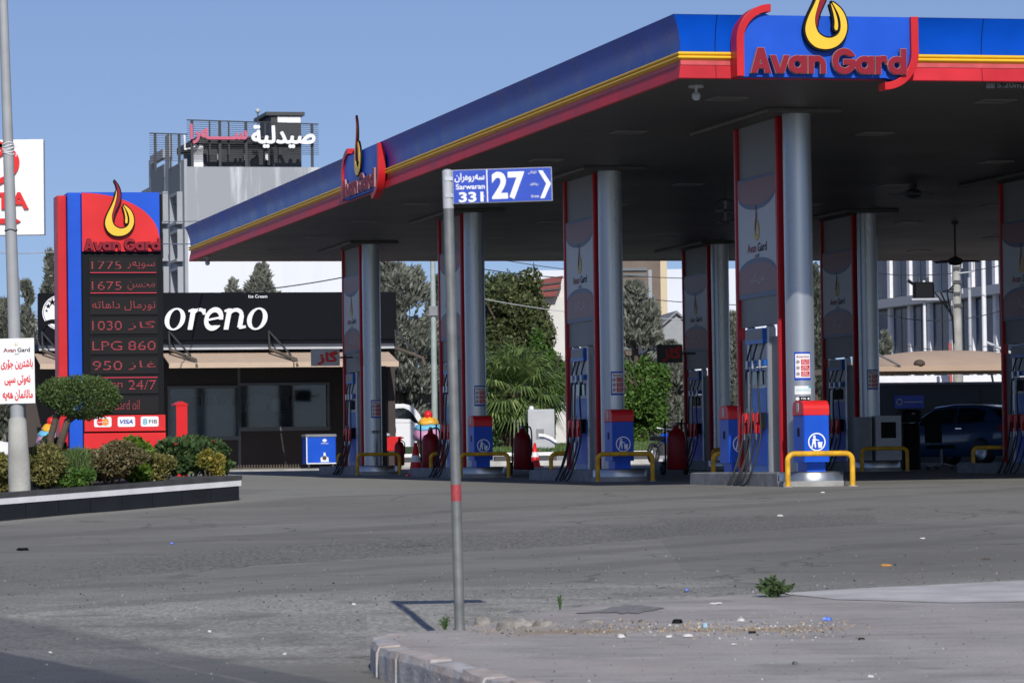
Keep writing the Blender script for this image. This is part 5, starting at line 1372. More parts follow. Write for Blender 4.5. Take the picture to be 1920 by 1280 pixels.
# white lettering
def oreno():
    def mv(f, dx): return lambda X, Y: f(X - dx - 0.16 * Y, Y)
    def o(): 
        e1 = lambda X, Y: (np.hypot((X - 0.40) / 0.40, (Y - 0.5) / 0.52) - 1) * 0.4; e2 = lambda X, Y: (np.hypot((X - 0.40) / 0.215, (Y - 0.5) / 0.44) - 1) * 0.22
        return lambda X, Y: np.maximum(e1(X, Y), -e2(X, Y))
    def stem(x, top=1.0): return sd_bar(x, 0, x, top, 0.19)
    r_ = sd_or(stem(0.24, 0.98), sd_bar(0.05, 0.86, 0.26, 0.95, 0.11), sd_and(sd_ring(0.48, 0.66, 0.22, 0.28, 0.12), sd_half(0, -1, -0.70)), sd_bar(0.58, 0.88, 0.72, 0.88, 0.17))
    rg = sd_ring(0.36, 0.5, 0.29, 0.43, 0.16)
    gap = lambda X, Y: np.maximum.reduce([0.40 - X, 0.20 - Y, Y - 0.47])
    e_ = sd_or(lambda X, Y: np.maximum(rg(X, Y), -gap(X, Y)), sd_bar(0.15, 0.46, 0.58, 0.56, 0.10))
    n_ = sd_or(stem(0.24, 0.98), sd_bar(0.05, 0.86, 0.26, 0.95, 0.11), sd_and(sd_ring(0.50, 0.62, 0.26, 0.30, 0.15), sd_half(0, -1, -0.62)), sd_bar(0.76, 0.10, 0.76, 0.66, 0.19), sd_bar(0.74, 0.08, 1.00, 0.14, 0.13))
    xs, f = 0, []
    for g, w in ((o(), 0.82), (r_, 0.74), (e_, 0.68), (n_, 1.00), (o(), 0.8)):
        f.append(mv(g, xs)); xs += w
    return contours(sd_or(*f), -0.2, 4.6, -0.15, 1.15, 0.02)
xa, xb_, q0, q1 = bx(308, 501, 576, 620, -0.25)
b = M(); b.flat(fit(shape(oreno(), 0.03), xa, xb_, q0, q1), -0.29, 'letter_white'); 
xa, xb_, q0, q1 = bx(466, 501, 552.5, 558.5, -0.25); b.flat(text('Ice Cream', xa, xb_, q0, q1, 0.01), -0.255, 'letter_white'); b.build('lettering', t)
xa, xb_, q0, q1 = bx(79, 148, 553, 619, -0.25); ex, ez = (xa + xb_) / 2, (q0 + q1) / 2; er, ezr = (xb_ - xa) / 2, (q1 - q0) / 2
b = M(); b.flat(shape([disc(er, 48, ezr)], 0.03), -0.28, 'letter_white', ex, ez); b.flat(shape([disc(er * 0.95, 48, ezr * 0.95), disc(er * 0.92, 48, ezr * 0.92)]), -0.313, 'shop_slate', ex, ez)
def star(r): return [(r * (1 if k % 2 == 0 else 0.42) * math.sin(k * math.pi / 5), r * (1 if k % 2 == 0 else 0.42) * math.cos(k * math.pi / 5)) for k in range(10)]
for ang, r_ in ((172, 0.05), (150, 0.085), (126, 0.11), (100, 0.11), (75, 0.11)): b.flat(shape([star(r_)]), -0.314, 'shop_black', ex + er * 0.78 * math.cos(math.radians(ang)), ez + ezr * 0.72 * math.sin(math.radians(ang)))
b.flat(shape([smooth_loop([(-0.62, -0.30), (-0.5, -0.22), (-0.28, -0.18), (-0.12, -0.28), (-0.2, -0.34), (-0.34, -0.30), (-0.5, -0.36), (-0.56, -0.48)])]), -0.314, 'shop_black', ex + 0.1, ez)
b.flat(shape([smooth_loop([(-0.12, 0.05), (0.1, 0.12), (0.25, 0.0), (0.2, -0.5), (-0.08, -0.55), (-0.05, -0.2)])]), -0.314, 'shop_black', ex + 0.1, ez); b.build('round_emblem', t)
# tan awnings with their arms
_, _, za0, za1 = bx(100, 742, 662, 688, -1.2)
for k, (p0, p1) in enumerate(((72, 128), (313, 545), (547, 742))):
    xa, xb_ = bx(p0, p1, 662, 688, -0.9)[:2]
    b = M(); V = [(xa, 0.15, zaw - 0.12), (xb_, 0.15, zaw - 0.12), (xb_, -1.3, za0 + 0.10), (xa, -1.3, za0 + 0.10)]
    V2 = [(x, y, z - 0.015) for x, y, z in V]
    b.add(V + V2, [(0, 3, 2, 1), (4, 5, 6, 7), (3, 7, 6, 2), (0, 4, 7, 3), (1, 2, 6, 5)], 'awning_tan'); b.box(xa, xb_, -1.315, -1.3, za0 - 0.02, za0 + 0.12, 'awning_tan'); b.build('awning', t)
for px in (80, 318, 505, 742):
    xa = bx(px, px + 5, 640, 650, -0.2)[0]
    b = M(); b.tube([(xa, -0.27, zaw - 0.05), (xa + 0.55, -1.25, za0 + 0.20), (xa + 0.58, -1.3, za0 + 0.0)], 0.05, 'old_wood', 6); b.tube([(xa - 0.03, -0.28, zaw + 0.45), (xa + 0.45, -1.05, za0 + 0.32)], 0.028, 'dark_grey', 6); b.tube([(xa - 0.03, -0.28, zaw + 0.45), (xa, -0.27, zaw - 0.05)], 0.028, 'dark_grey', 6); b.build('awning_arm', t)
b = M(); xa, xb_ = bx(395, 570, 850, 860)[:2]
for k in range(34): q = xa + (xb_ - xa) * k / 34; b.box(q, q + 0.03, 0.10, 0.12, -0.02, 0.17, 'old_wood')
b.box(xa, xb_, 0.12, 0.14, 0.0, 0.09, 'old_wood'); b.build('skirting_slats', t)
tag((lambda q: q.build('shop_kerb', loc=SH.root(), rot=(0, 0, YAW)))(M().box(SL - 6, SR + 1.2, -2.6, 0.19, -0.3, 0.05, 'concrete')), kind='structure')

# chest freezer before the shop
PF = Plane(SH.o + SH.n * -1.6, YAW, SH.z0 + 0.05)
t = thing('chest_freezer', 'blue ice cream chest freezer on castors beside the shop wall', 'freezer', PF.root(), YAW)
a, c, z0, z1 = bx(574, 630, 815, 858, 0, PF)
b = M(); b.rbox(a, c, 0, 0.6, 0.12, z1 - 0.05, 0.02, 'blue'); b.build('body', t)
b = M(); b.rbox(a - 0.02, c + 0.02, -0.02, 0.62, z1 - 0.05, z1 + 0.02, 0.02, 'grey'); b.build('lid', t)
b = M(); b.box(a, c, -0.012, -0.002, 0.12, 0.15, 'white'); b.box(a, a + 0.03, -0.011, -0.002, 0.15, z1 - 0.06, 'white'); m_ = a + (c - a) * 0.62
b.flat(shape([disc(0.06, 20, 0.045)]), -0.004, 'white', m_, z1 - 0.15); b.flat(text('moreno', m_ - 0.1, m_ + 0.1, z1 - 0.25, z1 - 0.215), -0.004, 'white')
b.flat(shape([[(-0.11, 0), (0.11, 0), (0.1, 0.12), (0.03, 0.16), (0.02, 0.26), (-0.03, 0.26), (-0.04, 0.16), (-0.12, 0.12)]]), -0.004, 'white', m_, 0.17); b.flat(shape([disc(0.06, 16)]), -0.006, 'bark', m_ - 0.01, 0.28); b.build('front_graphic', t)
for q in (a + 0.08, c - 0.08): b = M(); b.cyl((q - 0.02, 0.08, 0.05), (q + 0.02, 0.08, 0.05), 0.05, 0.05, 'dark_grey'); b.box(q - 0.03, q + 0.03, 0.04, 0.12, 0.09, 0.12, 'steel'); b.build('castor', t)

# ice cream cone figures
mat('cream_yellow', (0.80, 0.42, 0.04), 0.35); mat('cream_blue', (0.16, 0.50, 0.70), 0.35); mat('cream_pink', (0.58, 0.28, 0.44), 0.35); mat('cone_brown', (0.50, 0.30, 0.20), 0.6, var=0.2)
def cone_statue(px, Y, ytop, label):
    p = at(px, 865, Y); g = gz(p.x, p.y)
    t = thing('ice_cream_statue', label, 'statue', (p.x, p.y, g), 0, 'giant ice cream figures')
    H = at(px, ytop, Y).z - g; k = H / 1.62
    def body(nm, prof, m, wob=0):
        b = M(); b.lathe([(r * k, z * k) for r, z in prof], m, n=28)
        if wob: b.v = [(x * (1 + 0.05 * math.sin(5 * math.atan2(y, x))), y * (1 + 0.05 * math.sin(5 * math.atan2(y, x))), z + 0.02 * math.sin(4 * math.atan2(y, x)) * k) for x, y, z in b.v]
        b.build(nm, t)
    body('cone', [(0.001, 0.0), (0.16, 0.0), (0.17, 0.1), (0.33, 0.78), (0.36, 0.80), (0.30, 0.82)], 'cone_brown')
    body('scoop', [(0.25, 0.76), (0.40, 0.80), (0.43, 0.92), (0.38, 1.06), (0.28, 1.10)], 'cream_pink', 1); body('scoop', [(0.26, 1.03), (0.38, 1.05), (0.40, 1.12), (0.33, 1.20), (0.22, 1.22)], 'cream_blue', 1)
    body('scoop', [(0.2, 1.19), (0.28, 1.21), (0.28, 1.28), (0.2, 1.38), (0.05, 1.42)], 'cream_yellow', 1)
    b = M(); b.ball((0.0, 0, 1.48 * k), 0.125 * k, 'bright_red', 10); b.build('cherry', t)
    b = M(); b.tube([(0, 0, 1.58 * k), (0.05 * k, 0, 1.66 * k)], 0.01, 'leaf_stem', 6); b.build('stalk', t)
mat('leaf_stem', (0.04, 0.10, 0.02), 0.6)
cone_statue(804, 102.0, 768, 'giant ice cream figure with cherry, beside the white truck')
cone_statue(97, 99.0, 780, 'giant ice cream figure seen behind the clipped tree')

# ------------------------------------------------------------------ pharmacy building
def stained_mat():
    m = mat('stained_wall', (0.55, 0.57, 0.60), 0.8, bump=0.1, bscale=3)
    n, l = m.node_tree.nodes, m.node_tree.links; b = n['Principled BSDF']
    t = n.new('ShaderNodeTexCoord'); mp = n.new('ShaderNodeMapping'); mp.inputs['Scale'].default_value = (1.3, 1, 0.12); l.new(t.outputs['Object'], mp.inputs[0])
    z = n.new('ShaderNodeTexNoise'); z.inputs['Scale'].default_value = 1.1; z.inputs['Detail'].default_value = 7; z.inputs['Roughness'].default_value = 0.65; l.new(mp.outputs[0], z.inputs[0])
    s = n.new('ShaderNodeSeparateXYZ'); l.new(t.outputs['Object'], s.inputs[0])
    r = n.new('ShaderNodeMapRange'); r.inputs[1].default_value = PHZ - 3.1; r.inputs[2].default_value = PHZ - 2.4; r.interpolation_type = 'SMOOTHSTEP'
    wv = n.new('ShaderNodeMath'); wv.operation = 'MULTIPLY_ADD'; wv.inputs[1].default_value = 1.1; l.new(z.outputs[0], wv.inputs[0]); l.new(s.outputs[2], wv.inputs[2])
    l.new(wv.outputs[0], r.inputs[0])
    mx = n.new('ShaderNodeMix'); mx.data_type = 'RGBA'; mx.inputs[6].default_value = (0.70, 0.73, 0.77, 1); mx.inputs[7].default_value = (0.30, 0.32, 0.35, 1); l.new(r.outputs[0], mx.inputs[0])
    rp = n.new('ShaderNodeValToRGB'); rp.color_ramp.elements[0].position = 0.5; rp.color_ramp.elements[1].position = 0.66; l.new(z.outputs[0], rp.inputs[0])
    m2 = n.new('ShaderNodeMix'); m2.data_type = 'RGBA'; m2.inputs[7].default_value = (0.66, 0.69, 0.72, 1); k = n.new('ShaderNodeMath'); k.operation = 'MULTIPLY'; k.inputs[1].default_value = 0.7; l.new(rp.outputs[0], k.inputs[0]); l.new(k.outputs[0], m2.inputs[0]); l.new(mx.outputs[2], m2.inputs[6]); l.new(m2.outputs[2], b.inputs['Base Color'])
PH = Plane(at(357, 870, 170.0), YAW); PH.z0 = gz(*PH.o.xy)
PHZ = PH.uz(460, 313)[1]
stained_mat()
mat('stucco_grey', (0.34, 0.36, 0.39), 0.8, var=0.1, scale=1); mat('stucco_dark', (0.15, 0.17, 0.18), 0.7, var=0.15); mat('roof_dark', (0.035, 0.040, 0.046), 0.6, var=0.2)
t = thing('pharmacy_building', 'tall grey concrete building with streaked pale end wall and rooftop Arabic sign', 'building', PH.root(), YAW)
PHL = PH.uz(690, 500)[0]
b = M(); b.box(0, PHL, 0, 15.4, -0.5, PHZ, 'stained_wall'); b.build('wall', t)
# side with piers: local x < 0 is the shaded flank looking to -x
PS = Plane(PH.o, YAW + math.pi / 2, PH.z0)
def su(px, py): return PS.uz(px, py)
b = M()
zt = PHZ + 0.35
for d0, d1, hh in ((0.0, 0.9, zt), (4.6, 6.0, PHZ + 1.9), (10.4, 11.6, PHZ + 1.2)): b.box(-0.14, -0.002, d0, d1, -0.5, hh, 'stucco_grey')
b.box(-0.20, -0.003, 0.9, 4.6, PHZ - 1.5, zt - 0.1, 'stucco_dark'); b.box(-0.20, -0.003, 6.0, 10.4, PHZ - 1.1, PHZ + 0.6, 'stucco_dark'); b.box(-0.25, -0.003, 6.0, 10.4, PHZ + 0.9, PHZ + 1.3, 'stucco_grey'); b.box(-0.45, -0.002, 11.6, 15.4, PHZ - 2.4, PHZ - 0.4, 'stucco_dark'); b.box(-0.05, -0.0025, 0.9, 4.6, -0.5, PHZ - 1.5, 'stucco_grey'); b.box(-0.05, -0.0025, 6.0, 10.4, -0.5, PHZ - 1.1, 'stucco_grey'); b.box(-0.3, -0.003, 11.6, 15.3, -0.5, PHZ - 2.4, 'stucco_grey')
b.build('flank_pier', t)
for fl in range(6):
    for pa, pb in ((305, 320), (334, 347)):
        d1, _ = PS.uz(pa, 400); d0, _ = PS.uz(pb, 400); dm = (d0 + d1) / 2; yt = 364 + fl * 70
        zt_ = EYE - PH.z0 + (871 - yt) / F_PX * (170 + dm); zb_ = EYE - PH.z0 + (871 - yt - 50) / F_PX * (170 + dm)
        b = M(); b.box(-0.38, -0.05, d0 - 0.15, d0, zb_, zt_, 'stucco_grey'); b.box(-0.38, -0.05, d1, d1 + 0.15, zb_, zt_, 'stucco_grey'); b.box(-0.42, -0.05, d0 - 0.15, d1 + 0.15, zb_ - 0.12, zb_, 'stucco_grey'); b.box(-0.38, -0.05, d0 - 0.15, d1 + 0.15, zt_, zt_ + 0.12, 'stucco_grey')
        o = b.build('window', t); b = M(); b.box(-0.08, -0.051, d0, d1, zb_, zt_, 'glass_dark'); b.box(-0.14, -0.081, d0 + (d1 - d0) * 0.45, d0 + (d1 - d0) * 0.62, zb_, zt_ - 0.35 * (zt_ - zb_), 'white'); b.build('pane', o)
# roof storey, stair tower
V = 2.0
a, c, z0, z1 = bx(380, 563, 270, 313, V, PH)
b = M(); b.box(a, c, V, V + 6, PHZ - 0.05, z1, 'roof_dark'); a2, c2 = bx(368, 566, 262, 270, V, PH)[:2]; b.box(a2, c2, V - 0.4, V + 6.2, z1, z1 + 0.3, 'roof_dark')
for px in (408, 458, 498): q = bx(px, px + 2, 288, 312, V, PH)[0]; b.box(q, q + 0.07, V - 0.06, V, PHZ, z1, 'black'); b.box(q - 0.03, q + 0.09, V - 0.14, V - 0.061, z1 - 0.75, z1 - 0.45, 'white')
b.build('roof_storey', t)
a, c, _, z1 = bx(507, 563, 218, 312, V + 0.1, PH)
b = M(); b.box(a, c, V - 0.15, V + 3.0, PHZ, z1, 'roof_dark'); b.box(a - 0.25, c + 0.15, V - 0.3, V + 3.2, z1, z1 + 0.16, 'dark_grey'); b.box(a + 0.3, c - 0.02, V - 0.17, V - 0.151, z1 - 0.32, z1 - 0.04, 'white'); b.build('stair_tower', t)
b = M(); q, z_ = PH.uz(490, 208, V); b.cyl((q + 0.05, V + 1, PHZ), (q, V + 1, z_), 0.035, 0.025, 'dark_grey', 8); b.ball((q, V + 1, z_ + 0.1), 0.12, 'light_grey', 8); b.build('aerial', t)
a, c, z0, z1 = bx(363, 381, 272, 311, 0.8, PH)
b = M(); b.box(a, c, 0.8, 1.5, z1 - 0.25, z1, 'white'); b.box(a, c, 0.8, 1.5, PHZ, PHZ + 0.28, 'white'); b.box(a, c, 0.85, 1.5, PHZ + 0.30, z1 - 0.26, 'light_grey'); b.tube([(a - 0.4, 0.8, z1 + 0.45), (a - 0.4, 0.8, z1 - 0.2), (c, 0.8, z1 - 0.12)], 0.06, 'white', 8); b.build('roof_unit', t)
# rooftop sign
t = thing('rooftop_sign', 'rooftop wire screen with white and faded pink Arabic lettering on the pharmacy', 'sign', (PH.o.x, PH.o.y, PH.z0), YAW)
def screen(px0, px1, pyt0, pyt1, pyb, v, posts, nw):
    b = M()
    P = [PH.uz(px0, pyt0, v), PH.uz(px1, pyt1, v)]; zb = PH.uz((px0 + px1) / 2, pyb, v)[1]
    for k in range(nw + 1):
        f_ = k / nw; r = 0.03 if k == 0 else 0.012
        b.tube([(P[0][0], v, P[0][1] * (1 - f_) + zb * f_), (P[1][0], v, P[1][1] * (1 - f_) + zb * f_)], r, 'dark_grey', 5)
    for px, big in posts:
        q, zt = PH.uz(px, pyt0 + (pyt1 - pyt0) * (px - px0) / (px1 - px0), v); b.box(q - (0.06 if big else 0.03), q + (0.06 if big else 0.03), v, v + 0.08, PHZ - 0.0 if big else zb, zt, 'roof_dark')
    b.build('wire_screen', t)
screen(350, 597, 225, 233, 289, 0.5, ((360, 1), (393, 0), (412, 1), (429, 0), (461, 1), (497, 0), (524, 0), (585, 1)), 16)
screen(280, 352, 250, 252, 301, 3.0, ((291, 1), (321, 0), (336, 1)), 12)
mat('faded_pink', (0.52, 0.10, 0.17), 0.5)
x0, x1, z0, z1 = bx(471, 591, 235, 278, 0.3, PH)
b = M(); b.flat(atext('صيدلية', x0, x1, z0, z1, 0.035, 0.05), 0.30, 'letter_white'); b.build('lettering', t)
x0, x1, z0, z1 = bx(356, 464, 233, 270, 0.3, PH)
b = M(); b.flat(atext('ســـــەرا', x0, x1, z0, z1, 0.035, 0.05), 0.30, 'faded_pink'); b.build('lettering', t)

# ------------------------------------------------------------------ trees
def conifer(px, Y, ytop, wpx, label, n=9000, m='needle_grey', lf=0.26, base=None, slim=0.5, tz=None):
    p = at(px, 860, Y); g = gz(p.x, p.y); H = at(px, ytop, Y).z - g; Rm = wpx / F_PX * Y / 2
    t = thing('conifer_tree', label, 'tree', (p.x, p.y, g), rng.uniform(0, 6.28), 'grey green conifers behind the station')
    b = M()
    n = int(n * 1.8); nb = 60
    bh = np.sort(rng.random(nb)); ba = rng.uniform(0, 6.28, nb); bl_ = rng.uniform(0.72, 1.12, nb)
    k = rng.integers(0, nb, n)
    hh = np.clip(bh[k] + rng.normal(0, 0.022, n), 0.0, 0.97)
    prof = np.where(hh < 0.25, 0.70 + hh * 1.2, (1 - hh) ** slim * 1.15)
    rad = Rm * prof * bl_[k] * np.sqrt(rng.uniform(0.08, 1.0, n)); ang = ba[k] + rng.normal(0, 0.34, n)
    z = 0.10 * H + hh * 0.90 * H + rad * 0.30
    x, y = rad * np.cos(ang), rad * np.sin(ang)
    D = np.stack([np.cos(ang) * 0.8, np.sin(ang) * 0.8, np.full(n, 0.9)], 1) + rng.normal(size=(n, 3)) * 0.45
    leaf_cloud(b, np.stack([x, y, z], 1), D, lf * rng.uniform(0.6, 1.5, n), 0.30, m)
    n2 = 160; zz = rng.uniform(0.9, 1.0, n2) * H; leaf_cloud(b, np.stack([rng.normal(0, 0.06, n2), rng.normal(0, 0.06, n2), zz], 1), rng.normal(size=(n2, 3)) * 0.4 + [0, 0, 1.2], lf, 0.22, m)
    b.build('crown', t)
    b = M(); b.tube([(0, 0, -0.2), (0, 0, H * 0.5), (0, 0, H * 0.97)], [0.16 + H * 0.008, 0.10, 0.015], 'bark', 8)
    for i in range(0, nb, 2):
        z0 = 0.10 * H + bh[i] * 0.9 * H; L = Rm * ((1 - bh[i]) ** slim) * 0.8; b.tube([(0, 0, z0), (L * 0.5 * math.cos(ba[i]), L * 0.5 * math.sin(ba[i]), z0 + L * 0.08), (L * math.cos(ba[i]), L * math.sin(ba[i]), z0 + L * 0.3)], [0.05, 0.03, 0.008], 'bark', 5)
    b.build('trunk', t)
conifer(97, 128, 468, 58, 'slim conifer rising above the left end of the ice cream shop', 5200)
conifer(52, 140, 524, 66, 'rounded conifer between the lamp post and the slim one', 5200)
conifer(8, 118, 560, 80, 'dark conifer at the picture edge below the white dealer board', 5600, 'needle_dark')
conifer(497, 135, 492, 205, 'pointed conifer showing above the lettering of the ice cream shop', 13000, slim=0.75)
conifer(440, 142, 522, 90, 'small conifer tip left of the pointed one above the shop', 2600)
conifer(752, 128, 492, 175, 'big grey conifer filling the gap right of the shop', 15000, 'needle_grey', 0.24, slim=0.36)
conifer(688, 139, 520, 110, 'conifer half hidden behind the shop end and the first silver column', 6000, 'needle_dark')
conifer(824, 140, 515, 90, 'dark conifer behind the pale green street pole', 6500, 'needle_dark')
conifer(1196, 130, 526, 165, 'pale grey conifer before the brown tiled building', 9500)
conifer(1262, 128, 640, 92, 'low drooping grey conifer behind the motorbike', 7500)
conifer(1533, 135, 495, 66, 'tall dark conifer seen just right of the sunlit column', 7500, 'needle_dark')
conifer(1376, 127, 585, 60, 'narrow grey conifer in the slit left of the nearest fuel pump', 5200)
conifer(1664, 125, 622, 52, 'thin grey conifer beside the office block', 3200)
def broadleaf(px, Y, ytop, wpx, ybot, label, n, m, lf, lumps=16, lump=0.36):
    p = at(px, 860, Y); g = gz(p.x, p.y); H = at(px, ytop, Y).z - g; zb = max(0.3, at(px, ybot, Y).z - g); W = wpx / F_PX * Y
    t = thing('broadleaf_tree', label, 'tree', (p.x, p.y, g), 0, 'leafy trees behind the station')
    b = M(); P, d = blob_points(n, (0, 0, (H + zb) / 2), (W / 2, W / 2.2, (H - zb) / 2), lumps, lump, 0.7, 0.10)
    leaf_cloud(b, P, d * 0.5 + rng.normal(size=d.shape) + [0, 0, -0.3], lf * rng.uniform(0.6, 1.5, n), 0.5, m); b.build('crown', t)
    b = M(); b.tube([(0, 0, -0.2), (0.1, 0, H * 0.35), (0, 0.1, H * 0.7)], [0.2, 0.14, 0.05], 'bark', 9)
    for k in range(9):
        a = k * 0.7 + rng.uniform(-0.2, 0.2); q = H * rng.uniform(0.28, 0.55); b.tube([(0.05, 0, q), (W * 0.2 * math.cos(a), W * 0.2 * math.sin(a), q + H * 0.15), (W * 0.36 * math.cos(a), W * 0.36 * math.sin(a), q + H * 0.3)], [0.08, 0.05, 0.015], 'bark', 6)
    b.build('trunk', t)
broadleaf(968, 134, 480, 215, 760, 'loose broadleaf tree with sky gaps behind the palm', 26000, 'leaf_broad', 0.15, 64, 0.20)
broadleaf(905, 142, 498, 150, 720, 'broadleaf tree behind the street name sign pole', 9000, 'leaf_broad', 0.15, 24, 0.24)
broadleaf(1030, 128, 615, 100, 830, 'dense green tree right of the palm fronds', 11000, 'leaf_green', 0.13, 22, 0.28)
broadleaf(1206, 118, 628, 130, 850, 'bright green leafy bush before the pale grey conifer', 15000, 'leaf_green', 0.13, 26, 0.28)
broadleaf(935, 124, 690, 90, 850, 'dark green bush behind the palm trunk', 7000, 'leaf_dark', 0.14, 14, 0.33)
# fan palm
def palm():
    p = at(968, 845, 114); g = gz(p.x, p.y)
    t = thing('fan_palm', 'short fan palm with wide green fronds and shaggy brown trunk', 'palm', (p.x, p.y, g))
    zc = at(968, 728, 114).z - g
    b = M(); b.lathe([(0.34, -0.1), (0.36, 0.4), (0.33, zc * 0.7), (0.22, zc)], 'bark', n=14)
    n = 420; a = rng.uniform(0, 6.28, n); z = rng.uniform(0.1, zc, n); r = 0.36
    leaf_cloud(b, np.stack([r * np.cos(a), r * np.sin(a), z], 1), np.stack([np.cos(a) * 0.7, np.sin(a) * 0.7, np.full(n, 0.8)], 1) + rng.normal(size=(n, 3)) * 0.2, 0.36, 0.22, 'bark'); b.build('trunk', t)
    for k in range(40):
        az = k * 2.39996; el = math.radians(86 - 118 * (k / 33) ** 0.9); L = rng.uniform(0.7, 1.0) * (0.8 if el > 1.0 else 1.0)
        d = Vector((math.cos(az) * math.cos(el), math.sin(az) * math.cos(el), math.sin(el)))
        c0 = Vector((0, 0, zc)); e = c0 + d * L + Vector((0, 0, -0.1 * L))
        b = M(); b.tube([c0, c0 + d * L * 0.5, e], [0.028, 0.02, 0.012], 'leaf_palm', 5)
        side = d.cross(Vector((0, 0, 1))); side = side.normalized() if side.length > 0.05 else Vector((1, 0, 0)); up = side.cross(d).normalized()
        nb = 34
        for q in range(nb):
            th = math.radians(-128 + 256 * q / (nb - 1)); dd = (d * math.cos(th) + side * math.sin(th)).normalized()
            bl_ = rng.uniform(0.90, 1.18) * (1.05 - 0.25 * abs(th) / 2.2)
            m1 = e + dd * bl_ * 0.55 + up * 0.10 * (1 - abs(th) / 2.4); tip = e + dd * bl_ + Vector((0, 0, -0.30 * bl_ * rng.uniform(0.5, 1.3)))
            w = dd.cross(up).normalized() * 0.032
            b.add([e, m1 - w, m1 + w, tip], [(0, 1, 2), (1, 3, 2)], 'leaf_palm')
        b.build('frond', t)
palm()
mat('lawn', (0.06, 0.10, 0.03), 0.9, var=0.4, scale=9, bump=0.8, bscale=60)

# ------------------------------------------------------------------ road edge behind: kerb wall, grass, cabinet
PK = Plane(at(700, 862, 110.0), YAW * 0.25); PK.z0 = gz(*PK.o.xy)
t = thing('median_kerb', 'low far kerb wall with white coping over black and white painted blocks', 'kerb wall', PK.root(), PK.yaw)
a, c = PK.uz(690, 850)[0], PK.uz(1420, 850)[0]
ztop = PK.uz(1100, 846)[1]; zmid = PK.uz(1100, 853)[1]; zlo = PK.uz(1100, 862)[1]
b = M(); b.box(a, c, 0, 0.3, zmid, ztop, 'white'); b.build('coping', t, bevel=0.02)
b = M(); q = a; k = 0
while q < c: b.box(q + 0.01, min(c, q + 0.9), 0.03, 0.28, zlo, zmid, 'dark_grey' if k % 3 else 'grey'); q += 0.92; k += 1
b.build('painted_blocks', t)
b = M(); b.box(a, c, -0.35, 0.27, -0.2, zlo, 'pale_concrete'); b.build('footing', t)
b = M(); V = [(a, 0.3, ztop - 0.02), (c, 0.3, ztop - 0.02), (c, 9, ztop + 0.25), (a, 9, ztop + 0.25)]; b.add(V, [(0, 1, 2, 3)], 'lawn')
tag(b.build('lawn', loc=PK.root(), rot=(0, 0, PK.yaw)), kind='structure')
b = M(); n = 16000; x = rng.uniform(PK.uz(850, 850)[0], PK.uz(1300, 850)[0], n); y = rng.uniform(0.3, 7, n)
leaf_cloud(b, np.stack([x, y, ztop + (y - 0.3) * 0.031 + 0.04], 1), rng.normal(size=(n, 3)) * 0.5 + [0, 0, 1.2], 0.16 * rng.uniform(0.5, 1.4, n), 0.12, 'leaf_grass')
tag(b.build('grass', loc=PK.root(), rot=(0, 0, PK.yaw)), 'short green grass on the bank behind the far kerb', 'grass', kind='stuff')
PC = Plane(at(990, 840, 112.0), YAW * 0.25, 0); PC.z0 = gz(*PC.o.xy)
t = thing('utility_cabinet', 'pale grey utility cabinet standing beside the fan palm', 'cabinet', PC.root(), PC.yaw)
a, c, z0, z1 = bx(990, 1040, 767, 832, 0, PC)
b = M(); b.box(a, c, 0, 0.6, 0.1, z1, 'light_grey'); b.build('body', t, bevel=0.02)
b = M(); x0, x1, y0_, y1_ = bx(1005, 1020, 804, 822, 0, PC); b.box(x0, x1, -0.02, -0.002, y0_, y1_, 'grey'); b.build('vent_panel', t)
b = M(); b.ball((a + 0.12, 0.2, z1 + 0.03), 0.08, 'white', 8); b.build('lamp', t)
p = at(1028, 822, 110.5)
b = M(); P = [(-0.28, 0.16), (-0.1, 0.14), (0.12, 0.05), (0.28, -0.10), (0.2, -0.12), (0.05, -0.02), (-0.12, 0.05), (-0.28, 0.07)]
b.prism(P, 0, 0.25, 'white'); b.prism([(x * 0.9, z - 0.05) for x, z in P], 0.02, 0.23, 'banner_blue')
tag(b.build('bent_panel', loc=p), 'bent white and blue car panel lying against the grey cabinet', 'panel')

# ------------------------------------------------------------------ buildings beyond
mat('plaster_white', (0.66, 0.65, 0.62), 0.8, var=0.1, scale=0.7); mat('roof_red', (0.22, 0.055, 0.05), 0.7, var=0.2); mat('tile_brown', (0.15, 0.115, 0.09), 0.6, var=0.25, scale=1.5); mat('cream', (0.60, 0.50, 0.33), 0.7); mat('slate_gable', (0.30, 0.32, 0.34), 0.7, var=0.1); mat('pale_block', (0.66, 0.69, 0.76), 0.8, var=0.06, scale=0.3)
PW = Plane(at(985, 700, 165.0), YAW * 0.5); PW.z0 = gz(*PW.o.xy)
t = thing('white_house', 'cream white house with sloping dark red roof strip behind the leafy tree', 'house', PW.root(), PW.yaw)
a, c, z0, z1 = bx(985, 1110, 556, 800, 0, PW)
b = M(); b.box(a, c, 0, 8, -0.5, z1, 'plaster_white'); a2 = PW.uz(1034, 530)[0]; z2 = PW.uz(1060, 520)[1]; b.box(a2, c, 0.3, 8, z1, z2, 'plaster_white'); b.build('wall', t)
P = [PW.uz(990, 528), PW.uz(1053, 518), PW.uz(1040, 556), PW.uz(985, 560)]
b = M(); b.prism(P, -0.6, 2, 'roof_red')
for k in (1, 2): 
    f_ = k / 3; e0_ = [P[0][i] * (1 - f_) + P[3][i] * f_ for i in (0, 1)]; e1_ = [P[1][i] * (1 - f_) + P[2][i] * f_ for i in (0, 1)]; b.tube([(e0_[0], -0.61, e0_[1]), (e1_[0], -0.61, e1_[1])], 0.05, 'dark_grey', 5)
b.build('roof', t)
b = M(); q, zz_ = PW.uz(1011, 487); b.cyl((q, 2, z1), (q, 2, zz_), 0.03, 0.02, 'dark_grey', 6); b.build('aerial', t)
PT = Plane(at(1165, 700, 158.0), 0.12); PT.z0 = gz(*PT.o.xy)
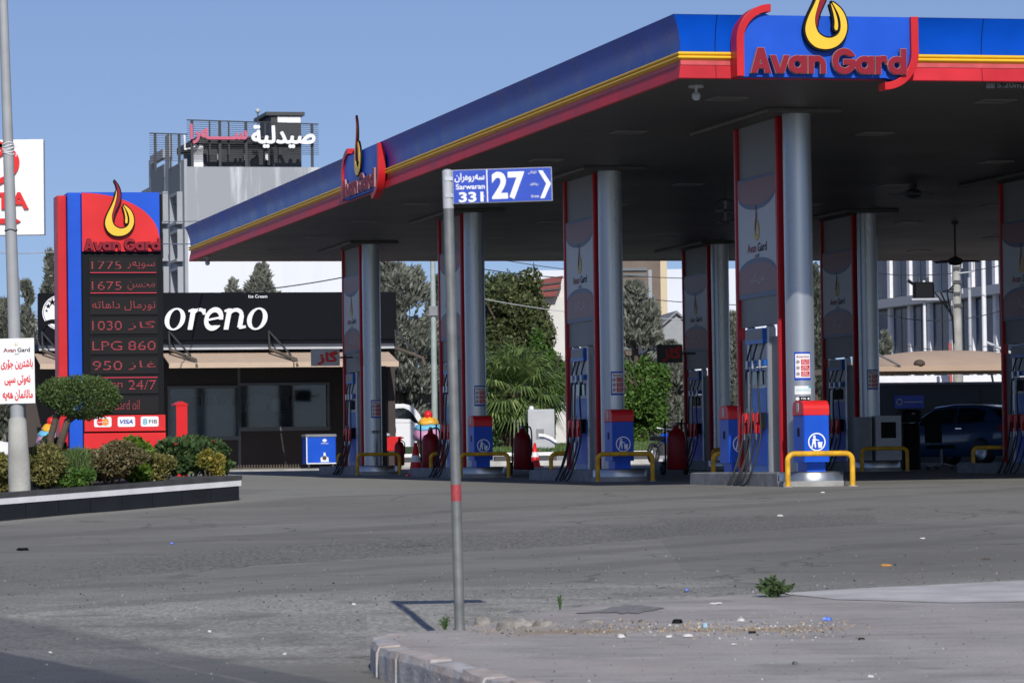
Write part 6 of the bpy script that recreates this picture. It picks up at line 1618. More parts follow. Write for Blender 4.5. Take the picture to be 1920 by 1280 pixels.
t = thing('tiled_building', 'brown tiled building with a cream corner trim behind the pale conifer', 'building', PT.root(), PT.yaw)
a, c = PT.uz(1132, 560)[0], PT.uz(1238, 560)[0]; z1 = PT.uz(1200, 440)[1]
b = M(); b.box(a, c, 0, 4, -0.5, z1, 'tile_brown'); b.build('wall', t)
b = M(); b.box(c, c + 0.28, -0.12, 0.4, -0.5, z1, 'cream'); b.box(c - 0.5, c - 0.35, -0.06, -0.002, -0.5, PT.uz(1200, 506)[1], 'stucco_grey'); b.build('corner_trim', t)
for k in range(4):
    zt = PT.uz(1200, 502 + k * 46)[1]
    b = M(); b.box(a + 0.3, c - 0.55, -0.10, -0.002, zt - 0.12, zt, 'stucco_dark'); b.box(a + 0.3, c - 0.55, -0.06, -0.003, zt - 0.35, zt - 0.25, 'stucco_dark'); b.build('cornice', t)
for k in range(2):
    zt = PT.uz(1215, 552 + k * 70)[1]; x0 = PT.uz(1212, 580)[0]; x1 = PT.uz(1228, 580)[0]
    b = M(); b.box(x0, x1, -0.03, -0.002, zt - 1.3, zt, 'stucco_dark'); o = b.build('window', t); b = M(); b.box(x0 + 0.06, x1 - 0.06, -0.04, -0.031, zt - 1.2, zt - 0.08, 'glass_dark'); b.build('pane', o)
p = at(1272, 860, 150.0)
t = thing('gabled_house', 'small grey gabled house behind the drooping conifer', 'house', (p.x, p.y, gz(p.x, p.y)), 0.1)
za = at(1270, 588, 150).z - gz(p.x, p.y); ze = at(1250, 614, 150).z - gz(p.x, p.y); w = 0.62
b = M(); b.prism([(-w, -0.3), (w, -0.3), (w, ze), (0, za), (-w, ze)], 0, 8, 'slate_gable'); b.build('wall', t)
b = M(); 
for s_ in (-1, 1): b.prism([(0, za + 0.02), (s_ * (w + 0.1), ze - 0.06), (s_ * (w + 0.1), ze + 0.03), (0, za + 0.12)], -0.2, 8, 'grey')
b.build('roof', t)
p = at(1300, 860, 290.0)
t = thing('pale_block', 'large pale plastered block far behind the brown tiled building', 'building', (p.x, p.y, gz(p.x, p.y)), 0.1)
b = M(); b.box(-13, 9, 0, 12, -1, 14.6, 'pale_block'); b.build('wall', t)
for i in range(6):
    for k in range(3):
        b = M(); b.box(-12 + i * 4, -11.0 + i * 4, -0.05, -0.002, 8.0 - k * 3.4, 9.2 - k * 3.4, 'light_grey'); b.build('window', t)
# office block seen along its front
mat('office_white', (0.80, 0.81, 0.84), 0.5, var=0.06); mat('office_grey', (0.40, 0.42, 0.46), 0.5, var=0.08)
OF = Plane(at(1890, 860, 128.0), math.atan2(0.970, -0.245)); OF.z0 = gz(*OF.o.xy)
# u runs away from the camera along the front; the front looks towards -x
t = thing('office_block', 'modern office block with blue glass bays between slanted white fins', 'building', OF.root(), OF.yaw)
class MO(M):
    pass
U_END = OF.uz(1600, 560)[0]
zs = OF.uz(1873, 535)[1]; zl = OF.uz(1873, 553)[1]; ztop = zs + 3.6
b = M()
for (z0, z1) in ((-0.5, zl - 3.4), (zl, zs), (ztop, ztop + 4)): b.box(-3, U_END, 0.0, 0.5, z0, z1, 'office_white' if z0 != zl else 'office_grey')
b.box(-3, U_END, -12, -0.6, -0.5, ztop + 4, 'office_grey') if False else b.box(-3, U_END, -9, -0.01, -0.5, ztop + 4, 'office_grey'); b.build('wall', t)
fins_up = [1675, 1712, 1749, 1790, 1829, 1873]
us = [OF.uz(px, 530)[0] for px in fins_up] + [-2.5]
us = sorted(us)
for row, (z0, z1) in enumerate(((zs, ztop), (zl - 3.4, zl))):
    for u in us[1:] + [U_END - 0.4]:
        b = M(); b.prism([(u - 0.14, z0), (u + 0.14, z0), (u + 0.14, z1), (u - 0.14, z1)], 0.0, 0.19, 'office_white'); b.build('fin', t)
    ul = us[1:] + [U_END - 0.4]
    for u0_, u1_ in zip([us[0]] + ul[:-1], ul):
        b = M(); b.box(u0_ + 0.15, u1_ - 0.15, 0.0, 0.06, z0 + 0.002, z1 - 0.002, 'office_frame'); o = b.build('window', t)
        b = M(); n_ = 2; w = (u1_ - u0_ - 0.3) / n_
        for k in range(n_): b.box(u0_ + 0.15 + k * w + 0.05, u0_ + 0.15 + (k + 1) * w - 0.05, 0.061, 0.075, z0 + 0.08, z1 - 0.08, 'glass_blue')
        b.build('pane', o)

# dark boundary wall and shade canopy
WP = Plane(at(1630, 860, 99.0), YAW); WP.z0 = gz(*WP.o.xy)
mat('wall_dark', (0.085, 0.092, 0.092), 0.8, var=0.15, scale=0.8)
t = thing('boundary_wall', 'long dark grey boundary wall in shade behind the parked car', 'wall', WP.root(), YAW)
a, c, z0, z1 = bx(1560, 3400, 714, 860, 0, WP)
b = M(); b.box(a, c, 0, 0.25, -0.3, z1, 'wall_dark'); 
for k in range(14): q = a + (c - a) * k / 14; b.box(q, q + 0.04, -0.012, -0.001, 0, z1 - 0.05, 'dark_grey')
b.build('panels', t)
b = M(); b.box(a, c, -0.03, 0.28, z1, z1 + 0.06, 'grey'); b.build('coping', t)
WB = Plane(at(1630, 860, 113.0), YAW); WB.z0 = gz(*WB.o.xy)
t = thing('pale_wall', 'pale grey wall in sun showing just above the dark boundary wall', 'wall', WB.root(), YAW)
a, c, z0, z1 = bx(1600, 2100, 703, 860, 0, WB)
b = M(); b.box(a, c, 0, 0.2, -0.3, z1, 'office_white'); b.build('body', t)
b = M(); q0 = bx(1786, 1793, 690, 705, 0, WB); b.box(q0[0], q0[1], 0.3, 0.5, -0.3, z1 + 0.6, 'white'); b.build('post', t)
# tan tensile shade: four corners, raised in the middle
YS = 107.0
def shade():
    c = at(1775, 690, YS); g = gz(c.x, c.y)
    t = thing('shade_canopy', 'tan fabric shade canopy with a shallow peak over the parking bays', 'shade canopy', (c.x, c.y, g), YAW)
    zr = at(1765, 690, YS).z - g; zp = at(1765, 657, YS).z - g
    b = M(); N = 20; W = 3.3; D = 2.2
    V = []
    for j in range(N + 1):
        for i in range(N + 1):
            u, v = i / N * 2 - 1, j / N * 2 - 1
            h = (1 - (abs(u) ** 2.4)) * (1 - abs(v) ** 2.0); sag = 0.10 * (1 - u * u) * (v * v) * 0 
            V.append((u * W, v * D, zr + (zp - zr) * h ))
    V += [(x, y, z - 0.02) for x, y, z in V]
    n2 = (N + 1) ** 2
    Fs = [(j * (N + 1) + i, j * (N + 1) + i + 1, (j + 1) * (N + 1) + i + 1, (j + 1) * (N + 1) + i) for j in range(N) for i in range(N)]
    b.add(V[:n2], Fs, 'tan', True); b.add(V[n2:], [f[::-1] for f in Fs], 'tan', True)
    b.build('fabric', t)
    b = M()
    for (x0, y0_, x1, y1_) in ((-W, -D, W, -D), (W, -D, W, D), (W, D, -W, D), (-W, D, -W, -D)):
        dx, dy = (0, 0.02) if y0_ == y1_ else (0.02, 0)
        V = [(x0, y0_, zr + 0.02), (x1, y1_, zr + 0.02), (x1, y1_, zr - 0.13), (x0, y0_, zr - 0.13)]; b.add(V + [(x + dx, y + dy, z) for x, y, z in V], [(0, 3, 2, 1), (4, 5, 6, 7)], 'tan')
    b.build('valance', t)
    b = M(); x = 1.15; b.cyl((x, -D + 0.3, 0), (x, -D + 0.3, zr - 0.2), 0.07, 0.06, 'dark_grey', 10); b.tube([(x, -D + 0.3, zr - 0.75), (x - 0.5, -D + 0.2, zr - 0.55), (x - 0.6, -D + 0.1, zr - 0.2)], 0.035, 'dark_grey', 6); b.tube([(x, -D + 0.3, zr - 0.75), (x + 0.5, -D + 0.2, zr - 0.55), (x + 0.6, -D + 0.1, zr - 0.2)], 0.035, 'dark_grey', 6); b.rbox(x - 0.16, x + 0.16, -D + 0.1, -D + 0.4, zr - 1.0, zr - 0.55, 0.05, 'dark_grey'); b.build('post', t)
    b = M(); b.cyl((-W + 0.2, -D - 0.4, zr + 0.42), (-W + 1.15, -D - 0.02, zr + 0.02), 0.03, 0.03, 'grey', 8); b.build('stay_rod', t)
    b = M(); b.ball((-W + 1.75, -D + 0.1, zr + 0.08), 0.16, 'bark', 8, (1, 1, 0.7)); b.build('vent_cap', t)
shade()
b = M(); a, c, z0, z1 = bx(1677, 1733, 741, 765, -0.05, WP); b.box(a, c, -0.04, -0.002, z0, z1, 'sign_blue'); b.flat(shape([disc(0.09, 18), disc(0.06, 18)]), -0.045, 'light_grey', a + 0.14, (z0 + z1) / 2); b.flat(text('Car Wash Service', a + 0.27, c - 0.04, (z0 + z1) / 2 - 0.03, (z0 + z1) / 2 + 0.03), -0.045, 'light_grey') if False else b.box(a + 0.27, c - 0.04, -0.045, -0.041, (z0 + z1) / 2 - 0.02, (z0 + z1) / 2 + 0.01, 'light_grey')
tag(b.build('wall_sign', loc=WP.root(), rot=(0, 0, YAW)), 'dark blue sign with round emblem fixed on the shaded boundary wall', 'sign')

# poles and wires
def pole(name, label, px, ytop, ybot, Y, r0, r1, m, extra=None):
    p = at(px, ybot, Y); g = gz(p.x, p.y); h = at(px, ytop, Y).z - g
    t = thing(name, label, 'pole', (p.x, p.y, g))
    b = M(); b.tube([(0, 0, -0.2), (0, 0, h * 0.5), (0, 0, h)], [r0, (r0 + r1) / 2, r1], m, 14); b.build('shaft', t)
    if extra: extra(t, h)
    return t
mat('pole_green', (0.36, 0.42, 0.40), 0.5, var=0.15)
pole('street_pole', 'pale green street pole in front of the big grey conifer', 816, 420, 850, 116, 0.10, 0.075, 'pole_green', lambda t, h: M().rbox(-0.14, 0.14, -0.14, 0.14, h * 0.62, h * 0.66, 0.02, 'grey').build('junction_box', t))
def power(t, h):
    b = M()
    for k, z in enumerate((h - 0.4, h - 0.8, h - 1.15, h - 1.5)): b.box(-0.09, 0.09 + 0.06 * (k % 2), -0.16, 0.14, z - 0.05, z + 0.05, 'dark_grey'); b.cyl((0.16 * (-1) ** k, -0.1, z), (0.16 * (-1) ** k, -0.1, z + 0.16), 0.03, 0.02, 'light_grey', 8)
    b.tube([(0.05, -0.1, h - 0.55), (0.5, -0.1, h - 0.5), (0.5, -0.1, h - 0.2)], 0.025, 'light_grey', 6); b.build('insulators', t)
    b = M(); 
    for k in range(3): b.tube([(-0.10, -0.12, h - 0.9 - 0.1 * k), (-0.3 - 0.18 * k, -0.12, h - 1.1), (-0.14, -0.13, h - 2.0 + 0.1 * k), (-0.12, -0.13, h - 2.6)], 0.025, 'black', 6)
    b.build('cable_drop', t)
    b = M(); b.cyl((-0.20, -0.10, 0), (-0.24, -0.10, h - 2.6), 0.055, 0.05, 'conduit_red', 10); b.build('conduit', t)
mat('conduit_red', (0.45, 0.12, 0.10), 0.6, var=0.2)
pole('power_pole', 'round concrete power pole with insulators and a red conduit', 1799, 478, 860, 112, 0.17, 0.12, 'pole_concrete', power)
def transf(t, h):
    b = M(); b.rbox(-0.34, 0.30, -0.25, 0.25, h - 0.55, h - 0.05, 0.06, 'black'); b.cyl((-0.15, 0, h - 0.05), (-0.15, 0, h + 0.12), 0.05, 0.03, 'dark_grey', 8); b.cyl((0.12, 0, h - 0.05), (0.12, 0, h + 0.12), 0.05, 0.03, 'dark_grey', 8); b.tube([(-0.34, 0, h - 0.1), (-0.5, 0, h + 0.02)], 0.05, 'black', 6); b.build('transformer', t)
    b = M(); b.box(-0.42, 0.42, -0.3, 0.3, h - 0.62, h - 0.56, 'light_grey'); b.build('platform', t)
pole('transformer_pole', 'slim white stained pole carrying a black transformer before the office windows', 1738, 526, 860, 118, 0.055, 0.045, 'white', transf)
pole('flag_pole', 'thin grey pole between the power pole and the white pole', 1823, 520, 860, 120, 0.06, 0.05, 'light_grey')
pole('white_pole', 'tall white pole with a slanting arm at the right of the office front', 1850, 440, 860, 120, 0.085, 0.07, 'white', lambda t, h: M().tube([(0, 0, h * 0.52), (0.9, -0.2, h * 0.52 - 0.42)], 0.05, 'light_grey', 8).build('arm', t))
pole('sign_post', 'short white post showing above the dark shed roof', 753, 690, 860, 139, 0.05, 0.05, 'white')
pole('thin_post', 'thin white post beside the lamp post in the planter', 38, 520, 905, 49, 0.018, 0.018, 'light_grey')
def wire(px0, py0, Y0_, px1, py1, Y1_, sag, r, label, m='dark_grey'):
    p, q = at(px0, py0, Y0_), at(px1, py1, Y1_)
    b = M(); b.tube([p.lerp(q, k / 16) - Vector((0, 0, sag * 4 * (k / 16) * (1 - k / 16))) for k in range(17)], r, m, 5)
    tag(b.build('overhead_wire'), label, 'wire', 'overhead wires')
wire(-40, 472, 90, 130, 470, 92, 0.05, 0.012, 'thin pale wire crossing behind the lamp post towards the price sign', 'light_grey')
wire(290, 457, 92, 700, 444, 160, 0.1, 0.016, 'pale wire leaving the right edge of the price sign towards the pharmacy', 'light_grey')
wire(290, 415, 100, 480, 402, 165, 0.1, 0.014, 'upper pale wire between the price sign and the pharmacy flank', 'light_grey')
wire(380, 552, 120, 700, 508, 125, 0.12, 0.02, 'black wire above the roof of the ice cream shop')
wire(880, 500, 140, 1110, 522, 145, 0.1, 0.02, 'dark wire over the white house roof')
wire(930, 485, 140, 1300, 522, 140, 0.15, 0.016, 'dark wire passing before the brown tiled building')
wire(880, 555, 130, 1300, 598, 130, 0.2, 0.014, 'pale wire crossing the pale conifer', 'light_grey')
wire(1230, 562, 145, 1420, 572, 140, 0.05, 0.016, 'dark wire in the bright gap between the two rows of pumps')
wire(1640, 585, 120, 1900, 575, 118, 0.35, 0.014, 'sagging wire across the office front at sill height')
wire(1640, 635, 118, 1900, 655, 116, 0.2, 0.012, 'lower thin wire across the office windows')
wire(1640, 512, 122, 1900, 492, 118, 0.2, 0.014, 'upper wire across the office windows')
# ------------------------------------------------------------------ vehicles
mat('car_blue', (0.025, 0.075, 0.20), 0.25, coat=1.0); mat('car_white', (0.74, 0.75, 0.76), 0.3, coat=0.6); mat('car_grey', (0.20, 0.22, 0.25), 0.3, coat=0.6)
mat('tail_red', (0.35, 0.01, 0.015), 0.2, coat=0.5); mat('plate', (0.6, 0.6, 0.6), 0.4); mat('chrome', (0.7, 0.7, 0.72), 0.15, metal=1.0)
def wheel(t, x, y, r, w):
    b = M(); T = Matrix.Translation((x, y, r)) @ Matrix.Rotation(math.pi / 2, 4, 'X')
    b.lathe([(r * 0.62, -w / 2), (r * 0.96, -w / 2), (r, -w * 0.3), (r, w * 0.3), (r * 0.96, w / 2), (r * 0.62, w / 2)], 'rubber', n=28, T=T); o = b.build('wheel', t)
    b = M(); b.lathe([(r * 0.62, -w / 2), (r * 0.58, -w * 0.40), (r * 0.15, -w * 0.46), (0.001, -w * 0.46)], 'steel', n=20, T=T); b.lathe([(r * 0.62, w / 2), (r * 0.58, w * 0.40), (r * 0.15, w * 0.46), (0.001, w * 0.46)], 'steel', n=20, T=T); b.build('rim', o)
def car(name, label, lc, rz, paint, L=4.5, W=1.8, H=1.47):
    """front towards +x"""
    t = thing(name, label, 'car', lc, rz)
    h = L / 2
    st = [(-h, 0.45, 0.88, 0.74), (-h + 0.08, 0.32, 0.98, 0.84), (-h + 0.5, 0.22, 1.03, 0.90), (-0.9, 0.20, 0.98, 0.90), (0.2, 0.20, 0.94, 0.90), (1.0, 0.20, 0.92, 0.89), (h - 0.75, 0.20, 0.88, 0.87), (h - 0.25, 0.24, 0.78, 0.80), (h, 0.38, 0.66, 0.62)]
    b = M(); V = []; n = 10
    for x, z0, zb, hw in st:
        hw = hw * W / 1.8
        V += [(x, -hw * 0.90, z0), (x, -hw * 1.0, z0 + (zb - z0) * 0.3), (x, -hw * 0.985, z0 + (zb - z0) * 0.62), (x, -hw * 0.93, zb - 0.03), (x, -hw * 0.86, zb), (x, hw * 0.86, zb), (x, hw * 0.93, zb - 0.03), (x, hw * 0.985, z0 + (zb - z0) * 0.62), (x, hw, z0 + (zb - z0) * 0.3), (x, hw * 0.90, z0)]
    Fs = [(i * n + k, i * n + (k + 1) % n, (i + 1) * n + (k + 1) % n, (i + 1) * n + k) for i in range(len(st) - 1) for k in range(n)]
    Fs = [f[::-1] for f in Fs] + [tuple(range(n)), tuple(range(len(V) - 1, len(V) - n - 1, -1))]
    b.add(V, Fs, paint, True); o = b.build('body', t, bevel=0.0)
    # cabin
    cab = [(-h + 0.30, 0.99, 0.74, 1.00), (-h + 0.75, 0.98, 0.76, H - 0.12), (-h + 1.15, 0.97, 0.77, H - 0.02), (-0.2, 0.95, 0.78, H), (0.45, 0.93, 0.78, H - 0.05), (1.25, 0.91, 0.76, 0.93)]
    b = M(); V = []
    for x, zb, hw, zt in cab:
        hw = hw * W / 1.8; f_ = (zt - zb) / (H - 0.95)
        ht = hw * (1 - 0.24 * max(0, min(1, f_)))
        V += [(x, -hw, zb - 0.03), (x, -ht, zt - 0.03), (x, -ht * 0.90, zt), (x, ht * 0.90, zt), (x, ht, zt - 0.03), (x, hw, zb - 0.03)]
    Fs = [((i + 1) * 6 + k, (i + 1) * 6 + k + 1, i * 6 + k + 1, i * 6 + k) for i in range(5) for k in range(5)]
    b.add(V, Fs, paint, True); b.build('roof', t)
    for s_ in (-1, 1):
        def sp(x, f_): # point on the side glass
            for (x0, zb0, hw0, zt0), (x1, zb1, hw1, zt1) in zip(cab, cab[1:]):
                if x0 <= x <= x1:
                    k = (x - x0) / (x1 - x0); zb, hw, zt = zb0 + (zb1 - zb0) * k, hw0 + (hw1 - hw0) * k, zt0 + (zt1 - zt0) * k
                    ht = hw * (1 - 0.24 * max(0, min(1, (zt - zb) / (H - 0.95)))); z = zb + (zt - 0.05 - zb) * f_
                    return (x, s_ * (hw + (ht - hw) * f_ + 0.012) * W / 1.8, z)
        for x0, x1 in ((-h + 0.85, -0.42), (-0.34, 0.78)):
            b = M(); n_ = 6; V = [sp(x0 + (x1 - x0) * i / n_, f_) for i in range(n_ + 1) for f_ in (0.06, 0.92)]
            F2 = [(2 * i, 2 * i + 2, 2 * i + 3, 2 * i + 1) for i in range(n_)]; b.add(V, F2 if s_ < 0 else [f[::-1] for f in F2], 'glass_dark', True); b.build('side_window', t)
        b = M(); b.rbox(0.62, 0.82, s_ * 0.98 - 0.09, s_ * 0.98 + 0.09, 0.95, 1.08, 0.03, paint); b.build('mirror', t)
        b = M(); b.box(-0.75, -0.55, s_ * 0.905 * W / 1.8 - 0.012, s_ * 0.905 * W / 1.8 + 0.012, 0.84, 0.87, 'chrome'); b.build('door_handle', t)
        b = M(); y = s_ * 0.66; b.rbox(-h - 0.01, -h + 0.25, min(y, y + s_ * 0.2), max(y, y + s_ * 0.2), 0.78, 0.92, 0.02, 'tail_red'); b.build('tail_light', t)
        b = M(); y = s_ * 0.52; b.rbox(h - 0.3, h - 0.06, min(y, y + s_ * 0.25), max(y, y + s_ * 0.25), 0.56, 0.68, 0.02, 'lamp_face'); b.build('headlight', t)
        for x in (-h + 0.8, h - 0.85): wheel(t, x, s_ * (W / 2 - 0.10), 0.32, 0.2)
    b = M(); P = [(-h + 0.315, -0.60, 1.02), (-h + 0.315, 0.60, 1.02), (-h + 0.74, 0.50, H - 0.15), (-h + 0.74, -0.50, H - 0.15)]; b.add([(x - 0.02, y, z + 0.012) for x, y, z in P], [(0, 3, 2, 1)], 'glass_dark'); b.build('rear_window', t)
    b = M(); P = [(1.19, -0.66, 0.97), (1.19, 0.66, 0.97), (0.50, 0.54, H - 0.08), (0.50, -0.54, H - 0.08)]; b.add([(x + 0.02, y, z + 0.014) for x, y, z in P], [(0, 1, 2, 3)], 'glass_dark'); b.build('windscreen', t)
    b = M(); b.box(-h - 0.012, -h + 0.03, -0.26, 0.26, 0.66, 0.77, 'plate'); b.build('number_plate', t)
    b = M(); b.box(-h - 0.012, -h + 0.05, -0.5, 0.5, 0.93, 0.95, 'chrome'); b.build('trim_strip', t)
    return t
p = at(1812, 858, 89.0)
car('parked_car', 'dark blue hatchback parked in the shade before the dark boundary wall', (p.x, p.y, gz(p.x, p.y)), math.radians(128), 'car_blue', 4.3, 1.75, 1.42)
p = at(-112, 850, 93.0)
car('parked_car', 'pale silver car at the picture edge behind the planter', (p.x, p.y, gz(p.x, p.y) + 0.02), math.radians(8), 'car_white', 4.3, 1.75, 1.2)
# light truck, seen from its side; outline taken from the photo, given its real width
TR = Plane(at(735, 858, 124.0), YAW * 0.6); TR.z0 = gz(*TR.o.xy)
t = thing('light_truck', 'white light truck with a curved cab parked behind the first pump', 'truck', TR.root(), TR.yaw)
def tp(L_): return [TR.uz(x, y) for x, y in L_]
g0 = TR.uz(760, 846)[1]
cabp = tp([(731, 846), (731, 760), (738, 757), (757, 756.5), (768, 759), (779, 766), (788, 777), (796, 790), (801, 797), (803, 815), (803, 838), (798, 846)])
b = M(); b.prism(cabp, 0, 1.7, 'car_white'); b.build('cab', t, bevel=0.05)
win = tp([(739, 784), (739, 767), (743, 765), (757, 764.5), (766, 768), (775, 777), (783, 789), (786, 794), (777, 792), (769, 785)])
b = M(); b.prism(win, -0.015, 0.01, 'glass_dark'); b.build('side_window', t)
b = M(); x_, z_ = TR.uz(739, 805); b.rbox(x_ - 0.06, x_ + 0.06, -0.03, 0.0, z_ - 0.1, z_ + 0.08, 0.02, 'black'); b.build('door_handle', t)
b = M(); q = tp([(735, 846), (735, 792), (771, 792), (780, 799), (783, 846)]); b.tube([(x, -0.004, z) for x, z in q], 0.008, 'grey', 5); b.build('door_seam', t)
b = M(); x_, z_ = TR.uz(794, 787); b.rbox(x_ - 0.03, x_ + 0.09, -0.28, -0.12, z_ - 0.2, z_ + 0.2, 0.03, 'black'); b.tube([(x_, -0.2, z_ + 0.1), (x_ - 0.1, 0.02, z_ + 0.15)], 0.015, 'black', 6); b.build('mirror', t)
b = M(); q = [TR.uz(x, y) for x, y in ((773, 763), (795, 791), (799, 796))]; b.add([(q[0][0] + 0.06, 0.12, q[0][1] - 0.02), (q[1][0] + 0.06, 0.12, q[1][1]), (q[1][0] + 0.06, 1.58, q[1][1]), (q[0][0] + 0.06, 1.58, q[0][1] - 0.02)], [(0, 1, 2, 3)], 'glass_dark'); b.build('windscreen', t)
xw = TR.uz(765, 840)[0]; wheel(t, xw, 0.12, 0.34, 0.2); wheel(t, xw, 1.58, 0.34, 0.2); wheel(t, xw - 2.5, 0.12, 0.34, 0.2); wheel(t, xw - 2.5, 1.58, 0.34, 0.2)
b = M(); b.lathe([(0.42, -0.012), (0.44, -0.02), (0.46, -0.012)], 'car_white', n=24, T=Matrix.Translation((xw, 0, 0.36)) @ Matrix.Rotation(math.pi / 2, 4, 'X')); b.build('wheel_arch', t)
x0 = cabp[0][0]; b = M(); b.box(x0 - 2.9, x0 - 0.08, 0.02, 1.68, 0.62, 0.70, 'grey'); b.box(x0 - 2.9, x0 - 0.08, 0.02, 0.05, 0.70, 1.1, 'car_white'); b.box(x0 - 2.9, x0 - 0.08, 1.65, 1.68, 0.70, 1.1, 'car_white'); b.box(x0 - 2.9, x0 + 0.6, 0.5, 1.2, 0.42, 0.62, 'dark_grey'); b.build('load_bed', t)
# shed behind the truck
SD_ = Plane(at(700, 850, 133.0), YAW * 0.5); SD_.z0 = gz(*SD_.o.xy)
t = thing('dark_shed', 'low dark shed with a thin pale roof edge behind the white truck', 'shed', SD_.root(), SD_.yaw)
a, c, z0, z1 = bx(690, 842, 718, 850, 0, SD_)
b = M(); b.box(a, c, 0, 4, -0.3, z1, 'shop_black')
for k in range(5): zt = z1 - 0.25 - k * 0.16; b.box(a + 0.4, a + 1.9, -0.02, -0.001, zt - 0.03, zt, 'dark_grey')
b.build('wall', t)
b = M(); b.box(a - 0.1, c + 0.1, -0.15, 4.1, z1, z1 + 0.07, 'light_grey'); b.build('roof', t)

# motorbike behind the green bush
p = at(1244, 838, 108.5)
t = thing('motorbike', 'small blue motorbike parked by the far kerb', 'motorbike', (p.x, p.y, gz(p.x, p.y) + 0.0), math.radians(60))
for s_ in (-0.62, 0.62):
    b = M(); b.lathe([(0.22, -0.05), (0.30, -0.05), (0.31, 0.0), (0.30, 0.05), (0.22, 0.05), (0.22, -0.05)], 'rubber', n=24, T=Matrix.Translation((s_, 0, 0.31)) @ Matrix.Rotation(math.pi / 2, 4, 'X')); 
    for k in range(6): b.tube([(s_, 0, 0.31), (s_ + 0.22 * math.cos(k), 0, 0.31 + 0.22 * math.sin(k))], 0.01, 'steel', 5)
    b.build('wheel', t)
b = M(); b.tube([(-0.62, 0, 0.31), (-0.3, 0, 0.6), (0.2, 0, 0.65), (0.42, 0, 0.85), (0.62, 0, 0.31)], 0.035, 'steel', 8); b.rbox(-0.15, 0.25, -0.13, 0.13, 0.25, 0.6, 0.06, 'dark_grey'); b.build('frame', t)
b = M(); b.rbox(-0.05, 0.38, -0.12, 0.12, 0.62, 0.88, 0.07, 'blue'); b.build('fuel_tank', t)
b = M(); b.rbox(-0.65, -0.06, -0.12, 0.12, 0.68, 0.80, 0.05, 'black'); b.build('seat', t)
b = M(); b.tube([(0.30, -0.36, 1.05), (0.40, -0.15, 1.0), (0.42, 0.15, 1.0), (0.30, 0.36, 1.05)], 0.02, 'steel', 6); b.ball((0.52, 0, 0.88), 0.09, 'white', 8); b.build('handlebar', t)

# ------------------------------------------------------------------ small things on the forecourt
def cone(px, ybot, Y, label, h=0.75):
    p = at(px, ybot, Y); g = gz(p.x, p.y)
    t = thing('traffic_cone', label, 'traffic cone', (p.x, p.y, g), 0.2, 'red and white traffic cones')
    b = M(); b.rbox(-0.2, 0.2, -0.2, 0.2, 0, 0.04, 0.01, 'bright_red'); b.build('base', t)
    b = M(); b.lathe([(0.15, 0.04), (0.105, h * 0.42)], 'bright_red'); b.lathe([(0.106, h * 0.42), (0.082, h * 0.62)], 'white'); b.lathe([(0.081, h * 0.62), (0.03, h), (0.001, h)], 'bright_red'); b.build('body', t)
cone(1003, 866, 103.0, 'sunlit red traffic cone with white band beyond the canopy shade', 0.66)
cone(780, 893, 79.5, 'dim red traffic cone standing in the shade near the ice cream figure', 0.70)
def trolley(px, Y, label, lean=0.0):
    p = at(px, 885, Y); g = gz(p.x, p.y)
    t = thing('extinguisher_trolley', label, 'fire extinguisher', (p.x, p.y, g), YAW, 'wheeled fire extinguishers')
    b = M(); b.lathe([(0.001, 0.10), (0.17, 0.10), (0.19, 0.14), (0.19, 0.72), (0.15, 0.84), (0.06, 0.90), (0.05, 0.97)], 'shaded_trolley_red', n=24); b.build('cylinder', t)
    b = M(); b.tube([(-0.17, 0.20, 0.12), (-0.17, 0.20, 1.08), (0.17, 0.20, 1.08), (0.17, 0.20, 0.12)], 0.018, 'black', 8); b.cyl((0, 0, 0.97), (0, 0, 1.03), 0.05, 0.03, 'steel', 10); b.build('trolley_frame', t)
    b = M(); b.tube(bez([(0.03, 0, 1.0), (0.16, -0.08, 0.98), (0.18, -0.12, 0.7), (0.17, -0.10, 0.4)], 8), 0.016, 'rubber', 8); b.build('hose', t)
    for s_ in (-1, 1): b = M(); b.lathe([(0.05, -0.03), (0.13, -0.03), (0.13, 0.03), (0.05, 0.03)], 'rubber', n=20, T=Matrix.Translation((s_ * 0.23, 0.18, 0.13)) @ Matrix.Rotation(math.pi / 2, 4, 'Y')); b.build('wheel', t)
trolley(1269, 74, 'red wheeled fire extinguisher in the shade right of the second pump')
trolley(980, 80, 'dim red wheeled fire extinguisher beside the sunlit cone')
trolley(808, 80.5, 'dim red wheeled fire extinguisher with a black frame below the ice cream figure')
p = Vector(locg(0.42, 3 * SP - 0.85)); 
t = thing('fire_extinguisher', 'single dark red fire extinguisher standing by the column before the shop', 'fire extinguisher', p)
b = M(); b.lathe([(0.001, 0.20), (0.10, 0.20), (0.11, 0.23), (0.11, 0.62), (0.08, 0.70), (0.03, 0.74)], 'shaded_trolley_red', n=20); b.build('cylinder', t)
b = M(); b.cyl((0, 0, 0.74), (0, 0, 0.80), 0.03, 0.02, 'black', 10); b.box(-0.02, 0.10, -0.015, 0.015, 0.80, 0.825, 'black'); b.tube([(0.03, 0, 0.78), (0.12, 0, 0.7), (0.12, 0, 0.45)], 0.012, 'rubber', 6); b.build('valve', t)
